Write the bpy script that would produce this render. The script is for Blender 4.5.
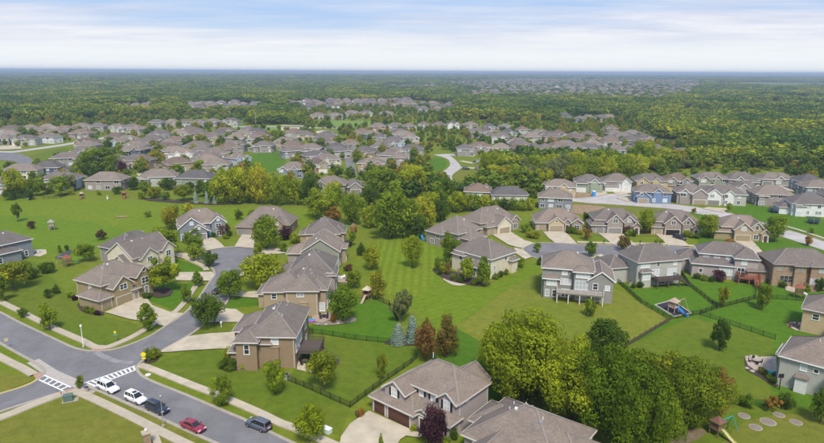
import bpy, math, random
import numpy as np
from mathutils import Matrix, Vector
random.seed(7); RNG = np.random.default_rng(11)
for o in list(bpy.data.objects): bpy.data.objects.remove(o)
SC = bpy.context.scene; COL = SC.collection
R = math.radians
# ------------------------------------------------------------------ camera
F = 610.0; CAMH = 58.0; ROLL = 0.0050
TH = math.atan((221.5 - 71.6) / F)
cam_d = bpy.data.cameras.new('camera'); cam = bpy.data.objects.new('camera', cam_d); COL.objects.link(cam)
cam_d.sensor_width = 36.0; cam_d.lens = 36.0 * F / 824.0; cam_d.clip_start = 0.5; cam_d.clip_end = 90000
cam.matrix_world = Matrix.Translation((0, 0, CAMH)) @ Matrix.Rotation(R(90) - TH, 4, 'X') @ Matrix.Rotation(ROLL, 4, 'Z')
SC.camera = cam
# ------------------------------------------------------------------ world, sun, exposure
SUN_EL, SUN_AZ = R(54), R(172)          # azimuth clockwise from +Y: light comes from behind the camera, a little left
W = bpy.data.worlds.new('World'); SC.world = W; W.use_nodes = True
nt = W.node_tree; nt.nodes.clear()
def N(t, typ, **kw):
    n = t.nodes.new(typ)
    for k, v in kw.items():
        if k in n.inputs.keys() if isinstance(k, str) else False: n.inputs[k].default_value = v
        else: setattr(n, k, v)
    return n
def ramp(t, stops, interp='LINEAR'):
    n = t.nodes.new('ShaderNodeValToRGB'); cr = n.color_ramp; cr.interpolation = interp
    while len(cr.elements) < len(stops): cr.elements.new(0.5)
    for e, (p, c) in zip(cr.elements, stops):
        e.position = p; e.color = tuple(c) + (1,) if len(c) == 3 else c
    return n
def math_n(t, op, a=None, b=None):
    n = t.nodes.new('ShaderNodeMath'); n.operation = op
    for i, v in enumerate((a, b)):
        if v is None: continue
        if isinstance(v, (int, float)): n.inputs[i].default_value = v
        else: t.links.new(v, n.inputs[i])
    return n.outputs[0]
def mixc(t, fac, a, b, blend='MIX'):
    n = t.nodes.new('ShaderNodeMix'); n.data_type = 'RGBA'; n.blend_type = blend
    for i, v in ((0, fac), (6, a), (7, b)):
        if isinstance(v, (int, float)): n.inputs[i].default_value = v
        elif isinstance(v, tuple): n.inputs[i].default_value = v + (1,) if len(v) == 3 else v
        else: t.links.new(v, n.inputs[i])
    return n.outputs[2]
sky = N(nt, 'ShaderNodeTexSky', sky_type='NISHITA', sun_disc=False, sun_elevation=SUN_EL, sun_rotation=SUN_AZ,
        altitude=300.0, air_density=1.0, dust_density=1.2, ozone_density=1.0)
geo = N(nt, 'ShaderNodeTexCoord')
sep = N(nt, 'ShaderNodeSeparateXYZ'); nt.links.new(geo.outputs['Generated'], sep.inputs[0])
zc = math_n(nt, 'MAXIMUM', sep.outputs[2], 0.012)
zc2 = math_n(nt, 'ADD', zc, 0.035)
cx = math_n(nt, 'DIVIDE', sep.outputs[0], zc2); cy = math_n(nt, 'DIVIDE', sep.outputs[1], zc2)
cmb = N(nt, 'ShaderNodeCombineXYZ'); nt.links.new(cx, cmb.inputs[0]); nt.links.new(cy, cmb.inputs[1])
mp = N(nt, 'ShaderNodeMapping'); mp.inputs['Scale'].default_value = (0.17, 0.36, 1); mp.inputs['Rotation'].default_value = (0, 0, 0.10); mp.inputs['Location'].default_value = (3.1, 0.2, 0)
nt.links.new(cmb.outputs[0], mp.inputs['Vector'])
cn = N(nt, 'ShaderNodeTexNoise'); cn.inputs['Scale'].default_value = 1.0; cn.inputs['Detail'].default_value = 7; cn.inputs['Roughness'].default_value = 0.58
nt.links.new(mp.outputs[0], cn.inputs['Vector'])
bias = math_n(nt, 'MAXIMUM', math_n(nt, 'MULTIPLY', math_n(nt, 'SUBTRACT', 0.082, sep.outputs[2]), 3.2), -0.10)     # a bank of cloud low all round, thinner higher up
cov = math_n(nt, 'ADD', cn.outputs['Fac'], bias)
cr = ramp(nt, [(0.36, (0, 0, 0)), (0.60, (1, 1, 1))]); nt.links.new(cov, cr.inputs[0])
mp2 = N(nt, 'ShaderNodeMapping'); mp2.inputs['Scale'].default_value = (0.50, 0.85, 1); mp2.inputs['Location'].default_value = (1.0, 5.0, 0); nt.links.new(cmb.outputs[0], mp2.inputs['Vector'])
cn2 = N(nt, 'ShaderNodeTexNoise'); cn2.inputs['Scale'].default_value = 1.0; cn2.inputs['Detail'].default_value = 9; cn2.inputs['Roughness'].default_value = 0.62; nt.links.new(mp2.outputs[0], cn2.inputs['Vector'])
ccol = ramp(nt, [(0.30, (3.5, 3.85, 4.85)), (0.50, (4.6, 4.7, 5.3)), (0.66, (5.4, 5.4, 5.6))]); nt.links.new(cn2.outputs['Fac'], ccol.inputs[0])
fac = math_n(nt, 'MULTIPLY', cr.outputs[0], 0.94)
clearsky = mixc(nt, 0.75, sky.outputs[0], (2.05, 2.95, 4.9))
skyc = mixc(nt, fac, clearsky, ccol.outputs[0])
# thin bright veil low over the horizon (all the way round, as far as the photograph shows it)
veil = ramp(nt, [(0.0, (0.95, 0.95, 0.95)), (0.026, (0.85, 0.85, 0.85)), (0.048, (0.35, 0.35, 0.35)), (0.080, (0, 0, 0))]); nt.links.new(sep.outputs[2], veil.inputs[0])
skyc = mixc(nt, veil.outputs[0], skyc, (5.55, 5.75, 5.75))
bg = N(nt, 'ShaderNodeBackground'); bg.inputs['Strength'].default_value = 0.10
nt.links.new(skyc, bg.inputs[0]); wo = N(nt, 'ShaderNodeOutputWorld'); nt.links.new(bg.outputs[0], wo.inputs[0])
sun_d = bpy.data.lights.new('sun', 'SUN'); sun = bpy.data.objects.new('sun', sun_d); COL.objects.link(sun)
sun_d.energy = 2.5; sun_d.angle = R(13); sun_d.color = (1.0, 0.94, 0.84)
sdir = Vector((math.sin(SUN_AZ) * math.cos(SUN_EL), math.cos(SUN_AZ) * math.cos(SUN_EL), math.sin(SUN_EL)))
sun.rotation_euler = sdir.to_track_quat('Z', 'Y').to_euler(); sun.location = (0, 0, 120)
SC.view_settings.view_transform = 'Standard'; SC.view_settings.look = 'None'; SC.view_settings.gamma = 1.0
SC.view_settings.exposure = 0.8; SC.view_settings.use_curve_mapping = False
SC.render.engine = 'CYCLES'; cy_ = SC.cycles
cy_.max_bounces = 5; cy_.diffuse_bounces = 3; cy_.glossy_bounces = 2; cy_.transmission_bounces = 3; cy_.transparent_max_bounces = 6; cy_.volume_bounces = 0
cy_.use_denoising = True; cy_.use_adaptive_sampling = True; cy_.adaptive_threshold = 0.015
try: cy_.denoiser = 'OPENIMAGEDENOISE'
except Exception: pass
# ------------------------------------------------------------------ pixel -> place (824 x 443 photograph); a height says how far along the ray
def ray(px, py):
    u = px - 412.0; v = -(py - 221.5); c, s = math.cos(ROLL), math.sin(ROLL)
    u, v = u * c - v * s, u * s + v * c
    return (u, F * math.cos(TH) + v * math.sin(TH), -F * math.sin(TH) + v * math.cos(TH))
def P(px, py, z=0.0):
    d = ray(px, py); t = (z - CAMH) / d[2]
    return Vector((d[0] * t, d[1] * t, z))
def proj(X, Y, Z):
    dz = Z - CAMH; dep = Y * math.cos(TH) - dz * math.sin(TH); up = Y * math.sin(TH) + dz * math.cos(TH)
    u = F * X / dep; v = F * up / dep; c, s = math.cos(ROLL), math.sin(ROLL)
    return 412 + u * c + v * s, 221.5 - (-u * s + v * c), dep
def ppm(px, py):                      # photo pixels per metre at the ground point under a pixel
    p = P(px, py); return F / proj(p.x, p.y, 0)[2]
# ------------------------------------------------------------------ objects
def tag(o, label=None, cat=None, group=None, kind=None):
    if label: o['label'] = label
    if cat: o['category'] = cat
    if group: o['group'] = group
    if kind: o['kind'] = kind
    return o
def link(o, parent=None):
    COL.objects.link(o)
    if parent is not None: o.parent = parent
    return o
def empty(name, loc, rz=0.0):
    o = bpy.data.objects.new(name, None); o.empty_display_size = 0.5
    o.location = loc; o.rotation_euler = (0, 0, rz); return link(o)
def inst(name, mesh, parent=None, loc=(0, 0, 0), rz=0.0, sc=(1, 1, 1), rot=None):
    o = bpy.data.objects.new(name, mesh); o.location = loc; o.rotation_euler = rot if rot else (0, 0, rz); o.scale = sc
    return link(o, parent)
class MB:
    def __init__(s): s.v = []; s.f = []; s.m = []
    def face(s, pts, mi=0):
        k = len(s.v); s.v += [tuple(p) for p in pts]; s.f.append(tuple(range(k, k + len(pts)))); s.m.append(mi)
    def box(s, x0, x1, y0, y1, z0, z1, mi=0):
        k = len(s.v)
        s.v += [(x, y, z) for z in (z0, z1) for y in (y0, y1) for x in (x0, x1)]
        for q in ((0, 2, 3, 1), (4, 5, 7, 6), (0, 1, 5, 4), (1, 3, 7, 5), (3, 2, 6, 7), (2, 0, 4, 6)):
            s.f.append(tuple(k + i for i in q)); s.m.append(mi)
    def bar(s, a, b, w, h, mi=0):
        a = Vector(a); b = Vector(b); d = (b - a).normalized()
        up = Vector((0, 0, 1)) if abs(d.z) < 0.95 else Vector((1, 0, 0))
        n = d.cross(up).normalized(); u = n.cross(d).normalized()
        k = len(s.v)
        for p in (a, b):
            for sx, sz in ((-1, -1), (1, -1), (1, 1), (-1, 1)): s.v.append(tuple(p + n * (sx * w / 2) + u * (sz * h / 2)))
        for q in ((0, 1, 2, 3), (7, 6, 5, 4), (0, 4, 5, 1), (1, 5, 6, 2), (2, 6, 7, 3), (3, 7, 4, 0)):
            s.f.append(tuple(k + i for i in q)); s.m.append(mi)
    def tube(s, pts, rs, n=8, mi=0, cap=True):
        pts = [Vector(p) for p in pts]; rings = []
        for i, p in enumerate(pts):
            d = (pts[min(i + 1, len(pts) - 1)] - pts[max(i - 1, 0)]).normalized()
            ref = Vector((0, 0, 1)) if abs(d.z) < 0.9 else Vector((1, 0, 0))
            a = d.cross(ref).normalized(); b = d.cross(a).normalized(); r = rs[i] if hasattr(rs, '__len__') else rs
            k = len(s.v); rings.append(k)
            for j in range(n):
                t = 2 * math.pi * j / n; s.v.append(tuple(p + a * (math.cos(t) * r) + b * (math.sin(t) * r)))
        for i in range(len(rings) - 1):
            for j in range(n):
                s.f.append((rings[i] + j, rings[i] + (j + 1) % n, rings[i + 1] + (j + 1) % n, rings[i + 1] + j)); s.m.append(mi)
        if cap:
            s.f.append(tuple(rings[0] + j for j in range(n))); s.m.append(mi)
            s.f.append(tuple(rings[-1] + j for j in reversed(range(n)))); s.m.append(mi)
    def prism(s, poly, z0, z1, mi=0):
        n = len(poly); k = len(s.v)
        s.v += [(p[0], p[1], z0) for p in poly] + [(p[0], p[1], z1) for p in poly]
        s.f.append(tuple(k + n + i for i in range(n))); s.m.append(mi)
        for i in range(n):
            j = (i + 1) % n; s.f.append((k + i, k + j, k + n + j, k + n + i)); s.m.append(mi)
    def mesh(s, name, mats, smooth=False):
        me = bpy.data.meshes.new(name); me.from_pydata(s.v, [], s.f)
        for m in (mats if isinstance(mats, (list, tuple)) else [mats]): me.materials.append(m)
        if any(s.m): me.polygons.foreach_set('material_index', s.m)
        if smooth: me.polygons.foreach_set('use_smooth', [True] * len(s.f))
        me.update(); return me
    def build(s, name, mats, parent=None, loc=(0, 0, 0), rz=0.0, smooth=False):
        return inst(name, s.mesh(name, mats, smooth), parent, loc, rz)
# ------------------------------------------------------------------ materials
MATS = {}
def newmat(name):
    m = bpy.data.materials.new(name); m.use_nodes = True; t = m.node_tree; t.nodes.clear()
    out = N(t, 'ShaderNodeOutputMaterial'); b = N(t, 'ShaderNodeBsdfPrincipled'); t.links.new(b.outputs[0], out.inputs[0])
    MATS[name] = m; return m, t, b
def noise(t, scale, detail=3, rough=0.55, vec=None, dist=0.0):
    n = N(t, 'ShaderNodeTexNoise'); n.inputs['Scale'].default_value = scale; n.inputs['Detail'].default_value = detail
    n.inputs['Roughness'].default_value = rough; n.inputs['Distortion'].default_value = dist
    if vec is not None: t.links.new(vec, n.inputs['Vector'])
    return n.outputs['Fac']
def wpos(t): return N(t, 'ShaderNodeNewGeometry').outputs['Position']
def bump(t, b, h, strength=0.3, dist=0.05):
    n = N(t, 'ShaderNodeBump'); n.inputs['Strength'].default_value = strength; n.inputs['Distance'].default_value = dist
    t.links.new(h, n.inputs['Height']); t.links.new(n.outputs[0], b.inputs['Normal'])
def sc_(c, k): return tuple(min(1.0, x * k) for x in c)
def plain(name, col, rough=0.6, var=0.12, scale=2.0, metal=0.0, spec=0.3, fine=0.0):
    if name in MATS: return MATS[name]
    m, t, b = newmat(name); p = wpos(t)
    r = ramp(t, [(0.3, sc_(col, 1 - var)), (0.7, sc_(col, 1 + var))]); t.links.new(noise(t, scale, 4, 0.6, p), r.inputs[0])
    t.links.new(r.outputs[0], b.inputs['Base Color'])
    b.inputs['Roughness'].default_value = rough; b.inputs['Metallic'].default_value = metal; b.inputs['Specular IOR Level'].default_value = spec
    return m
def roofmat(name, col):
    m, t, b = newmat(name); p = wpos(t)
    s = N(t, 'ShaderNodeSeparateXYZ'); t.links.new(p, s.inputs[0])
    c1 = noise(t, 0.35, 3, 0.6, p); c2 = noise(t, 4.5, 4, 0.75, p)
    # shingle tabs: short courses following height
    mpn = N(t, 'ShaderNodeMapping'); mpn.inputs['Scale'].default_value = (1.6, 1.6, 8.0); t.links.new(p, mpn.inputs['Vector'])
    vo = N(t, 'ShaderNodeTexVoronoi'); vo.inputs['Scale'].default_value = 1.5; t.links.new(mpn.outputs[0], vo.inputs['Vector'])
    vs = N(t, 'ShaderNodeSeparateColor'); t.links.new(vo.outputs['Color'], vs.inputs[0])
    r1 = ramp(t, [(0.2, sc_(col, 0.85)), (0.55, col), (0.85, sc_(col, 1.14))]); t.links.new(c2, r1.inputs[0])
    r2 = ramp(t, [(0.0, (0.86, 0.85, 0.84)), (1.0, (1.13, 1.13, 1.13))]); t.links.new(vs.outputs[0], r2.inputs[0])
    r3 = ramp(t, [(0.3, (0.88, 0.87, 0.87)), (0.7, (1.1, 1.09, 1.07))]); t.links.new(c1, r3.inputs[0])
    oi = N(t, 'ShaderNodeObjectInfo'); r4 = ramp(t, [(0, (0.78, 0.80, 0.84)), (1, (1.18, 1.13, 1.06))]); t.links.new(oi.outputs['Random'], r4.inputs[0])
    c = mixc(t, 1.0, r1.outputs[0], r2.outputs[0], 'MULTIPLY'); c = mixc(t, 1.0, c, r3.outputs[0], 'MULTIPLY'); c = mixc(t, 1.0, c, r4.outputs[0], 'MULTIPLY')
    t.links.new(c, b.inputs['Base Color']); b.inputs['Roughness'].default_value = 0.95; b.inputs['Specular IOR Level'].default_value = 0.15
    wv = N(t, 'ShaderNodeTexWave'); wv.bands_direction = 'Z'; wv.wave_profile = 'SAW'; wv.inputs['Scale'].default_value = 2.2; t.links.new(p, wv.inputs['Vector'])
    bump(t, b, wv.outputs['Fac'], 0.35, 0.03); return m
def siding(name, col, stone=False):
    m, t, b = newmat(name); p = wpos(t)
    if stone:
        vo = N(t, 'ShaderNodeTexVoronoi'); vo.inputs['Scale'].default_value = 3.0; t.links.new(p, vo.inputs['Vector'])
        vs = N(t, 'ShaderNodeSeparateColor'); t.links.new(vo.outputs['Color'], vs.inputs[0])
        r = ramp(t, [(0, sc_(col, 0.82)), (0.5, col), (1, sc_(col, 1.18))]); t.links.new(vs.outputs[0], r.inputs[0]); c = r.outputs[0]
    else:
        r = ramp(t, [(0.3, sc_(col, 0.93)), (0.7, sc_(col, 1.06))]); t.links.new(noise(t, 0.9, 5, 0.6, p), r.inputs[0]); c = r.outputs[0]
        wv = N(t, 'ShaderNodeTexWave'); wv.bands_direction = 'Z'; wv.wave_profile = 'SAW'; wv.inputs['Scale'].default_value = 1.6; t.links.new(p, wv.inputs['Vector'])
        bump(t, b, wv.outputs['Fac'], 0.5, 0.02)
    t.links.new(c, b.inputs['Base Color']); b.inputs['Roughness'].default_value = 0.8; b.inputs['Specular IOR Level'].default_value = 0.25
    return m
ROOF = roofmat('roof_shingle', (0.184, 0.160, 0.143)); ROOFD = roofmat('roof_shingle_grey', (0.142, 0.130, 0.124)); ROOFT = roofmat('roof_shingle_tan', (0.206, 0.174, 0.150))
ROOFB = roofmat('roof_shingle_brown', (0.165, 0.128, 0.104))
CAP = plain('ridge_shingle', (0.225, 0.190, 0.165), 0.9, 0.1, 3)
WALLS = {k: siding('siding_' + k, c) for k, c in dict(
    taupe=(0.30, 0.26, 0.235), brown=(0.27, 0.195, 0.12), tan=(0.36, 0.285, 0.185), khaki=(0.31, 0.245, 0.13), cream=(0.62, 0.56, 0.42), grey=(0.265, 0.26, 0.24),
    bluegrey=(0.21, 0.225, 0.25), blue=(0.155, 0.225, 0.35), white=(0.66, 0.66, 0.64), sage=(0.26, 0.27, 0.215), mauve=(0.38, 0.325, 0.315), lightblue=(0.42, 0.50, 0.60),
    salmon=(0.38, 0.25, 0.19), palegrey=(0.41, 0.405, 0.36), darkblue=(0.09, 0.11, 0.17), green=(0.27, 0.32, 0.23), sand=(0.48, 0.37, 0.215)).items()}
WALLS['brick'] = siding('wall_brick', (0.31, 0.215, 0.135), True); WALLS['stone'] = siding('wall_stone', (0.29, 0.24, 0.2), True)
TRIM = plain('trim_paint', (0.62, 0.58, 0.52), 0.6, 0.04); TRIMW = plain('trim_white', (0.78, 0.78, 0.76), 0.55, 0.03); TRIMD = plain('trim_taupe', (0.36, 0.31, 0.27), 0.6, 0.05)
BLIND_REFL = plain('blind_reflection_pane', (0.55, 0.58, 0.57), 0.25, 0.08, 5, spec=0.6)  # pale pane colour: blinds, with sky reflections painted in
def glassmat():
    m, t, b = newmat('window_glass'); oi = N(t, 'ShaderNodeObjectInfo')
    r = ramp(t, [(0.0, (0.02, 0.025, 0.03)), (0.5, (0.05, 0.06, 0.065)), (0.6, (0.22, 0.25, 0.25)), (1.0, (0.42, 0.46, 0.45))]); t.links.new(oi.outputs['Random'], r.inputs[0])  # paler panes have blinds and reflections painted into the glass colour
    t.links.new(r.outputs[0], b.inputs['Base Color']); b.inputs['Roughness'].default_value = 0.08; b.inputs['Specular IOR Level'].default_value = 0.8; return m
GLASS = glassmat(); DARK = plain('painted_garage_shade', (0.015, 0.014, 0.014), 0.7)  # near-black panel colour that paints in the shade of an open garage
DOORS = dict(brown=plain('door_brown', (0.10, 0.045, 0.03), 0.5, 0.06), white=plain('door_white', (0.68, 0.67, 0.64), 0.5, 0.04), tan=plain('door_tan', (0.34, 0.28, 0.20), 0.5, 0.04),
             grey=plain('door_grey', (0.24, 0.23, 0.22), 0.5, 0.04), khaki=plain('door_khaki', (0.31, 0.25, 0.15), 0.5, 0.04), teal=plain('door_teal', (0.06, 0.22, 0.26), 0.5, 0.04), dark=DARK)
DECKB = plain('deck_brown', (0.10, 0.075, 0.065), 0.8, 0.2, 3); DECKR = plain('deck_red', (0.28, 0.095, 0.06), 0.7, 0.15, 3); DECKT = plain('deck_tan', (0.36, 0.26, 0.17), 0.8, 0.2, 3); DECKG = plain('deck_greybrown', (0.24, 0.20, 0.18), 0.8, 0.2, 3)
IRON = plain('black_iron', (0.018, 0.02, 0.018), 0.5, 0.1); WOOD = plain('fence_wood', (0.085, 0.062, 0.042), 0.9, 0.25, 2)
CONC = plain('concrete_light', (0.455, 0.39, 0.29), 0.9, 0.16, 0.35); CONCW = plain('concrete_walk', (0.42, 0.36, 0.27), 0.9, 0.10, 0.8); KERB = plain('concrete_kerb', (0.34, 0.30, 0.245), 0.9, 0.12, 1.2)
PAINT = plain('road_paint', (0.72, 0.72, 0.70), 0.7, 0.10, 6); YELLOW = plain('kerb_yellow', (0.50, 0.38, 0.10), 0.7, 0.12, 3)
MULCH = plain('mulch', (0.06, 0.042, 0.032), 0.95, 0.35, 3); MULCHG = plain('mulch_pale', (0.22, 0.18, 0.145), 0.95, 0.25, 4); SOIL = plain('bare_soil', (0.27, 0.19, 0.11), 0.95, 0.25, 0.5)
METAL = plain('galvanised_metal', (0.45, 0.46, 0.47), 0.4, 0.08, 3, 0.6); BLACK = plain('black_plastic', (0.02, 0.02, 0.022), 0.5); BARK = plain('bark', (0.085, 0.065, 0.05), 0.95, 0.3, 4)
def asphalt(name, c):
    m, t, b = newmat(name); p = wpos(t)
    r = ramp(t, [(0.3, sc_(c, 0.82)), (0.7, sc_(c, 1.14))]); t.links.new(noise(t, 0.18, 5, 0.6, p, 0.6), r.inputs[0])
    r2 = ramp(t, [(0.35, (0.9, 0.9, 0.9)), (0.65, (1.1, 1.1, 1.1))]); t.links.new(noise(t, 6.0, 3, 0.7, p), r2.inputs[0])
    cc = mixc(t, 1.0, r.outputs[0], r2.outputs[0], 'MULTIPLY')
    nn = N(t, 'ShaderNodeTexNoise'); nn.inputs['Scale'].default_value = 0.35; nn.inputs['Detail'].default_value = 4; t.links.new(p, nn.inputs['Vector'])
    vm = N(t, 'ShaderNodeVectorMath'); vm.operation = 'MULTIPLY_ADD'; t.links.new(nn.outputs['Color'], vm.inputs[0]); vm.inputs[1].default_value = (5, 5, 0); t.links.new(p, vm.inputs[2])
    vo = N(t, 'ShaderNodeTexVoronoi'); vo.feature = 'DISTANCE_TO_EDGE'; vo.inputs['Scale'].default_value = 0.11; t.links.new(vm.outputs[0], vo.inputs['Vector'])
    rc = ramp(t, [(0.0, (0.80, 0.80, 0.81)), (0.010, (1, 1, 1))]); t.links.new(vo.outputs['Distance'], rc.inputs[0])
    rs = ramp(t, [(0.62, (1, 1, 1)), (0.78, (0.82, 0.81, 0.81))]); t.links.new(noise(t, 0.7, 3, 0.5, p), rs.inputs[0])
    cc = mixc(t, 1.0, cc, rc.outputs[0], 'MULTIPLY'); cc = mixc(t, 1.0, cc, rs.outputs[0], 'MULTIPLY')
    t.links.new(cc, b.inputs['Base Color']); b.inputs['Roughness'].default_value = 0.9; b.inputs['Specular IOR Level'].default_value = 0.2; return m
ASPH = asphalt('asphalt', (0.182, 0.175, 0.178)); ASPHP = asphalt('road_concrete', (0.42, 0.39, 0.365))
def grass(name, c, dry=0.35, stripe=None):
    m, t, b = newmat(name); p = wpos(t)
    dryc = (c[0] * 1.0 + 0.075, c[1] * 0.95 + 0.03, c[2] * 1.1 + 0.012)
    r1 = ramp(t, [(0.40, (0, 0, 0)), (0.72, (1, 1, 1))]); t.links.new(noise(t, 0.045, 6, 0.62, p, 0.5), r1.inputs[0])
    f1 = math_n(t, 'MULTIPLY', r1.outputs[0], dry)
    col = mixc(t, f1, c, dryc)
    r2 = ramp(t, [(0.3, (0.76, 0.80, 0.74)), (0.7, (1.22, 1.18, 1.16))]); t.links.new(noise(t, 0.5, 6, 0.7, p), r2.inputs[0]); col = mixc(t, 1.0, col, r2.outputs[0], 'MULTIPLY')
    r3 = ramp(t, [(0.25, (0.72, 0.74, 0.7)), (0.75, (1.25, 1.25, 1.2))]); t.links.new(noise(t, 5.0, 3, 0.8, p), r3.inputs[0]); col = mixc(t, 1.0, col, r3.outputs[0], 'MULTIPLY')
    r5 = ramp(t, [(0.60, (0, 0, 0)), (0.74, (1, 1, 1))]); t.links.new(noise(t, 0.16, 5, 0.65, p, 1.0), r5.inputs[0])
    col = mixc(t, math_n(t, 'MULTIPLY', r5.outputs[0], 0.25 + 0.5 * dry), col, (c[0] * 1.25 + 0.055, c[1] * 1.0 + 0.03, c[2] + 0.022))
    if stripe:
        ang, wid, amt = stripe
        mpn = N(t, 'ShaderNodeMapping'); mpn.inputs['Rotation'].default_value = (0, 0, ang); t.links.new(p, mpn.inputs['Vector'])
        wv = N(t, 'ShaderNodeTexWave'); wv.bands_direction = 'X'; wv.inputs['Scale'].default_value = 0.314 / wid; wv.inputs['Distortion'].default_value = 0.8; wv.inputs['Detail Scale'].default_value = 0.3; t.links.new(mpn.outputs[0], wv.inputs['Vector'])
        r4 = ramp(t, [(0.3, (1 - amt,) * 3), (0.7, (1 + amt,) * 3)]); t.links.new(wv.outputs['Fac'], r4.inputs[0]); col = mixc(t, 1.0, col, r4.outputs[0], 'MULTIPLY')
    t.links.new(col, b.inputs['Base Color']); b.inputs['Roughness'].default_value = 0.95; b.inputs['Specular IOR Level'].default_value = 0.1
    bump(t, b, noise(t, 9.0, 4, 0.8, p), 0.6, 0.06); return m
G_BASE = grass('grass', (0.127, 0.171, 0.013), 0.5); G_LUSH = grass('grass_lush', (0.068, 0.150, 0.008), 0.22); G_MID = grass('grass_mid', (0.099, 0.145, 0.012), 0.45)
G_DRY = grass('grass_dry', (0.142, 0.174, 0.020), 0.7); G_OLIVE = grass('grass_olive', (0.140, 0.155, 0.022), 0.6); G_MEADOW = grass('grass_meadow', (0.130, 0.186, 0.011), 0.3, (0.25, 3.2, 0.05)); G_MOW = grass('grass_mown', (0.138, 0.192, 0.013), 0.15, (0.03, 2.4, 0.085)); G_MOW2 = grass('grass_mown_diagonal', (0.122, 0.184, 0.011), 0.15, (0.9, 2.0, 0.03))
G_DARK = grass('grass_dark', (0.062, 0.135, 0.009), 0.1); G_FOREST = grass('woodland_floor', (0.115, 0.150, 0.030), 0.5); G_FIELD = grass('field', (0.15, 0.23, 0.05), 0.4)  # G_DARK is a plain darker green lawn colour
# foliage
def foliage(name, stops, trans=0.4, patch=False):
    m, t, b = newmat(name); t.nodes.remove(b)
    out = [n for n in t.nodes if n.type == 'OUTPUT_MATERIAL'][0]
    oi = N(t, 'ShaderNodeObjectInfo'); at = N(t, 'ShaderNodeAttribute'); at.attribute_name = 'tint'
    r = ramp(t, stops)
    if patch:
        f = math_n(t, 'ADD', math_n(t, 'MULTIPLY', oi.outputs['Random'], 0.24), math_n(t, 'MULTIPLY', math_n(t, 'SUBTRACT', noise(t, 0.0075, 5, 0.72, oi.outputs['Location']), 0.36), 2.3))
    else: f = oi.outputs['Random']
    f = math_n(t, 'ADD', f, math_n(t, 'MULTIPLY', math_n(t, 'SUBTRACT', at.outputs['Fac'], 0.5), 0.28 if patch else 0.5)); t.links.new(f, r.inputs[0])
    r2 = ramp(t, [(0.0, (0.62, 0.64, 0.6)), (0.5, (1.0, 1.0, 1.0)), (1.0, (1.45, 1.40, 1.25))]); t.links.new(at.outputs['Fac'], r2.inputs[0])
    c = mixc(t, 1.0, r.outputs[0], r2.outputs[0], 'MULTIPLY')
    d = N(t, 'ShaderNodeBsdfDiffuse'); tr = N(t, 'ShaderNodeBsdfTranslucent'); t.links.new(c, d.inputs[0]); t.links.new(c, tr.inputs[0])
    mx = N(t, 'ShaderNodeMixShader'); mx.inputs[0].default_value = trans; t.links.new(d.outputs[0], mx.inputs[1]); t.links.new(tr.outputs[0], mx.inputs[2]); t.links.new(mx.outputs[0], out.inputs[0])
    return m
LEAF = {
 'green': foliage('leaf_green', [(0, (0.133, 0.213, 0.018)), (1, (0.240, 0.309, 0.023))]),
 'dark': foliage('leaf_dark', [(0, (0.066, 0.123, 0.015)), (1, (0.115, 0.176, 0.020))]),
 'yg': foliage('leaf_yellowgreen', [(0, (0.218, 0.294, 0.018)), (1, (0.380, 0.406, 0.024))]),
 'olive': foliage('leaf_olive', [(0, (0.114, 0.181, 0.014)), (0.6, (0.174, 0.244, 0.016)), (1, (0.250, 0.301, 0.018))]),
 'mix': foliage('leaf_turning', [(0, (0.127, 0.205, 0.018)), (0.55, (0.220, 0.266, 0.020)), (1, (0.314, 0.284, 0.023))]),
 'yellow': foliage('leaf_yellow', [(0, (0.292, 0.325, 0.023)), (1, (0.482, 0.456, 0.031))]),
 'orange': foliage('leaf_orange', [(0, (0.22, 0.19, 0.034)), (1, (0.33, 0.185, 0.036))]),
 'redpear': foliage('leaf_red_tinged', [(0, (0.142, 0.194, 0.027)), (0.5, (0.190, 0.173, 0.032)), (1, (0.247, 0.135, 0.040))]),
 'plum': foliage('leaf_plum', [(0, (0.068, 0.031, 0.040)), (1, (0.126, 0.050, 0.057))]),
 'maroon': foliage('leaf_maroon', [(0, (0.11, 0.08, 0.038)), (1, (0.16, 0.08, 0.046))]),
 'sage': foliage('leaf_sage', [(0, (0.15, 0.18, 0.065)), (1, (0.21, 0.235, 0.085))]),
 'spruce': foliage('needle_blue', [(0, (0.152, 0.216, 0.172)), (1, (0.230, 0.294, 0.241))], 0.1),
 'forest': foliage('leaf_forest', [(0, (0.045, 0.092, 0.018)), (0.3, (0.090, 0.155, 0.020)), (0.55, (0.180, 0.235, 0.022)), (0.8, (0.330, 0.330, 0.024)), (1, (0.390, 0.300, 0.028))], 0.25, True),
 'garden': foliage('leaf_garden', [(0, (0.084, 0.143, 0.020)), (0.5, (0.152, 0.226, 0.023)), (0.8, (0.263, 0.297, 0.025)), (1, (0.315, 0.237, 0.031))], 0.4),
}
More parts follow.
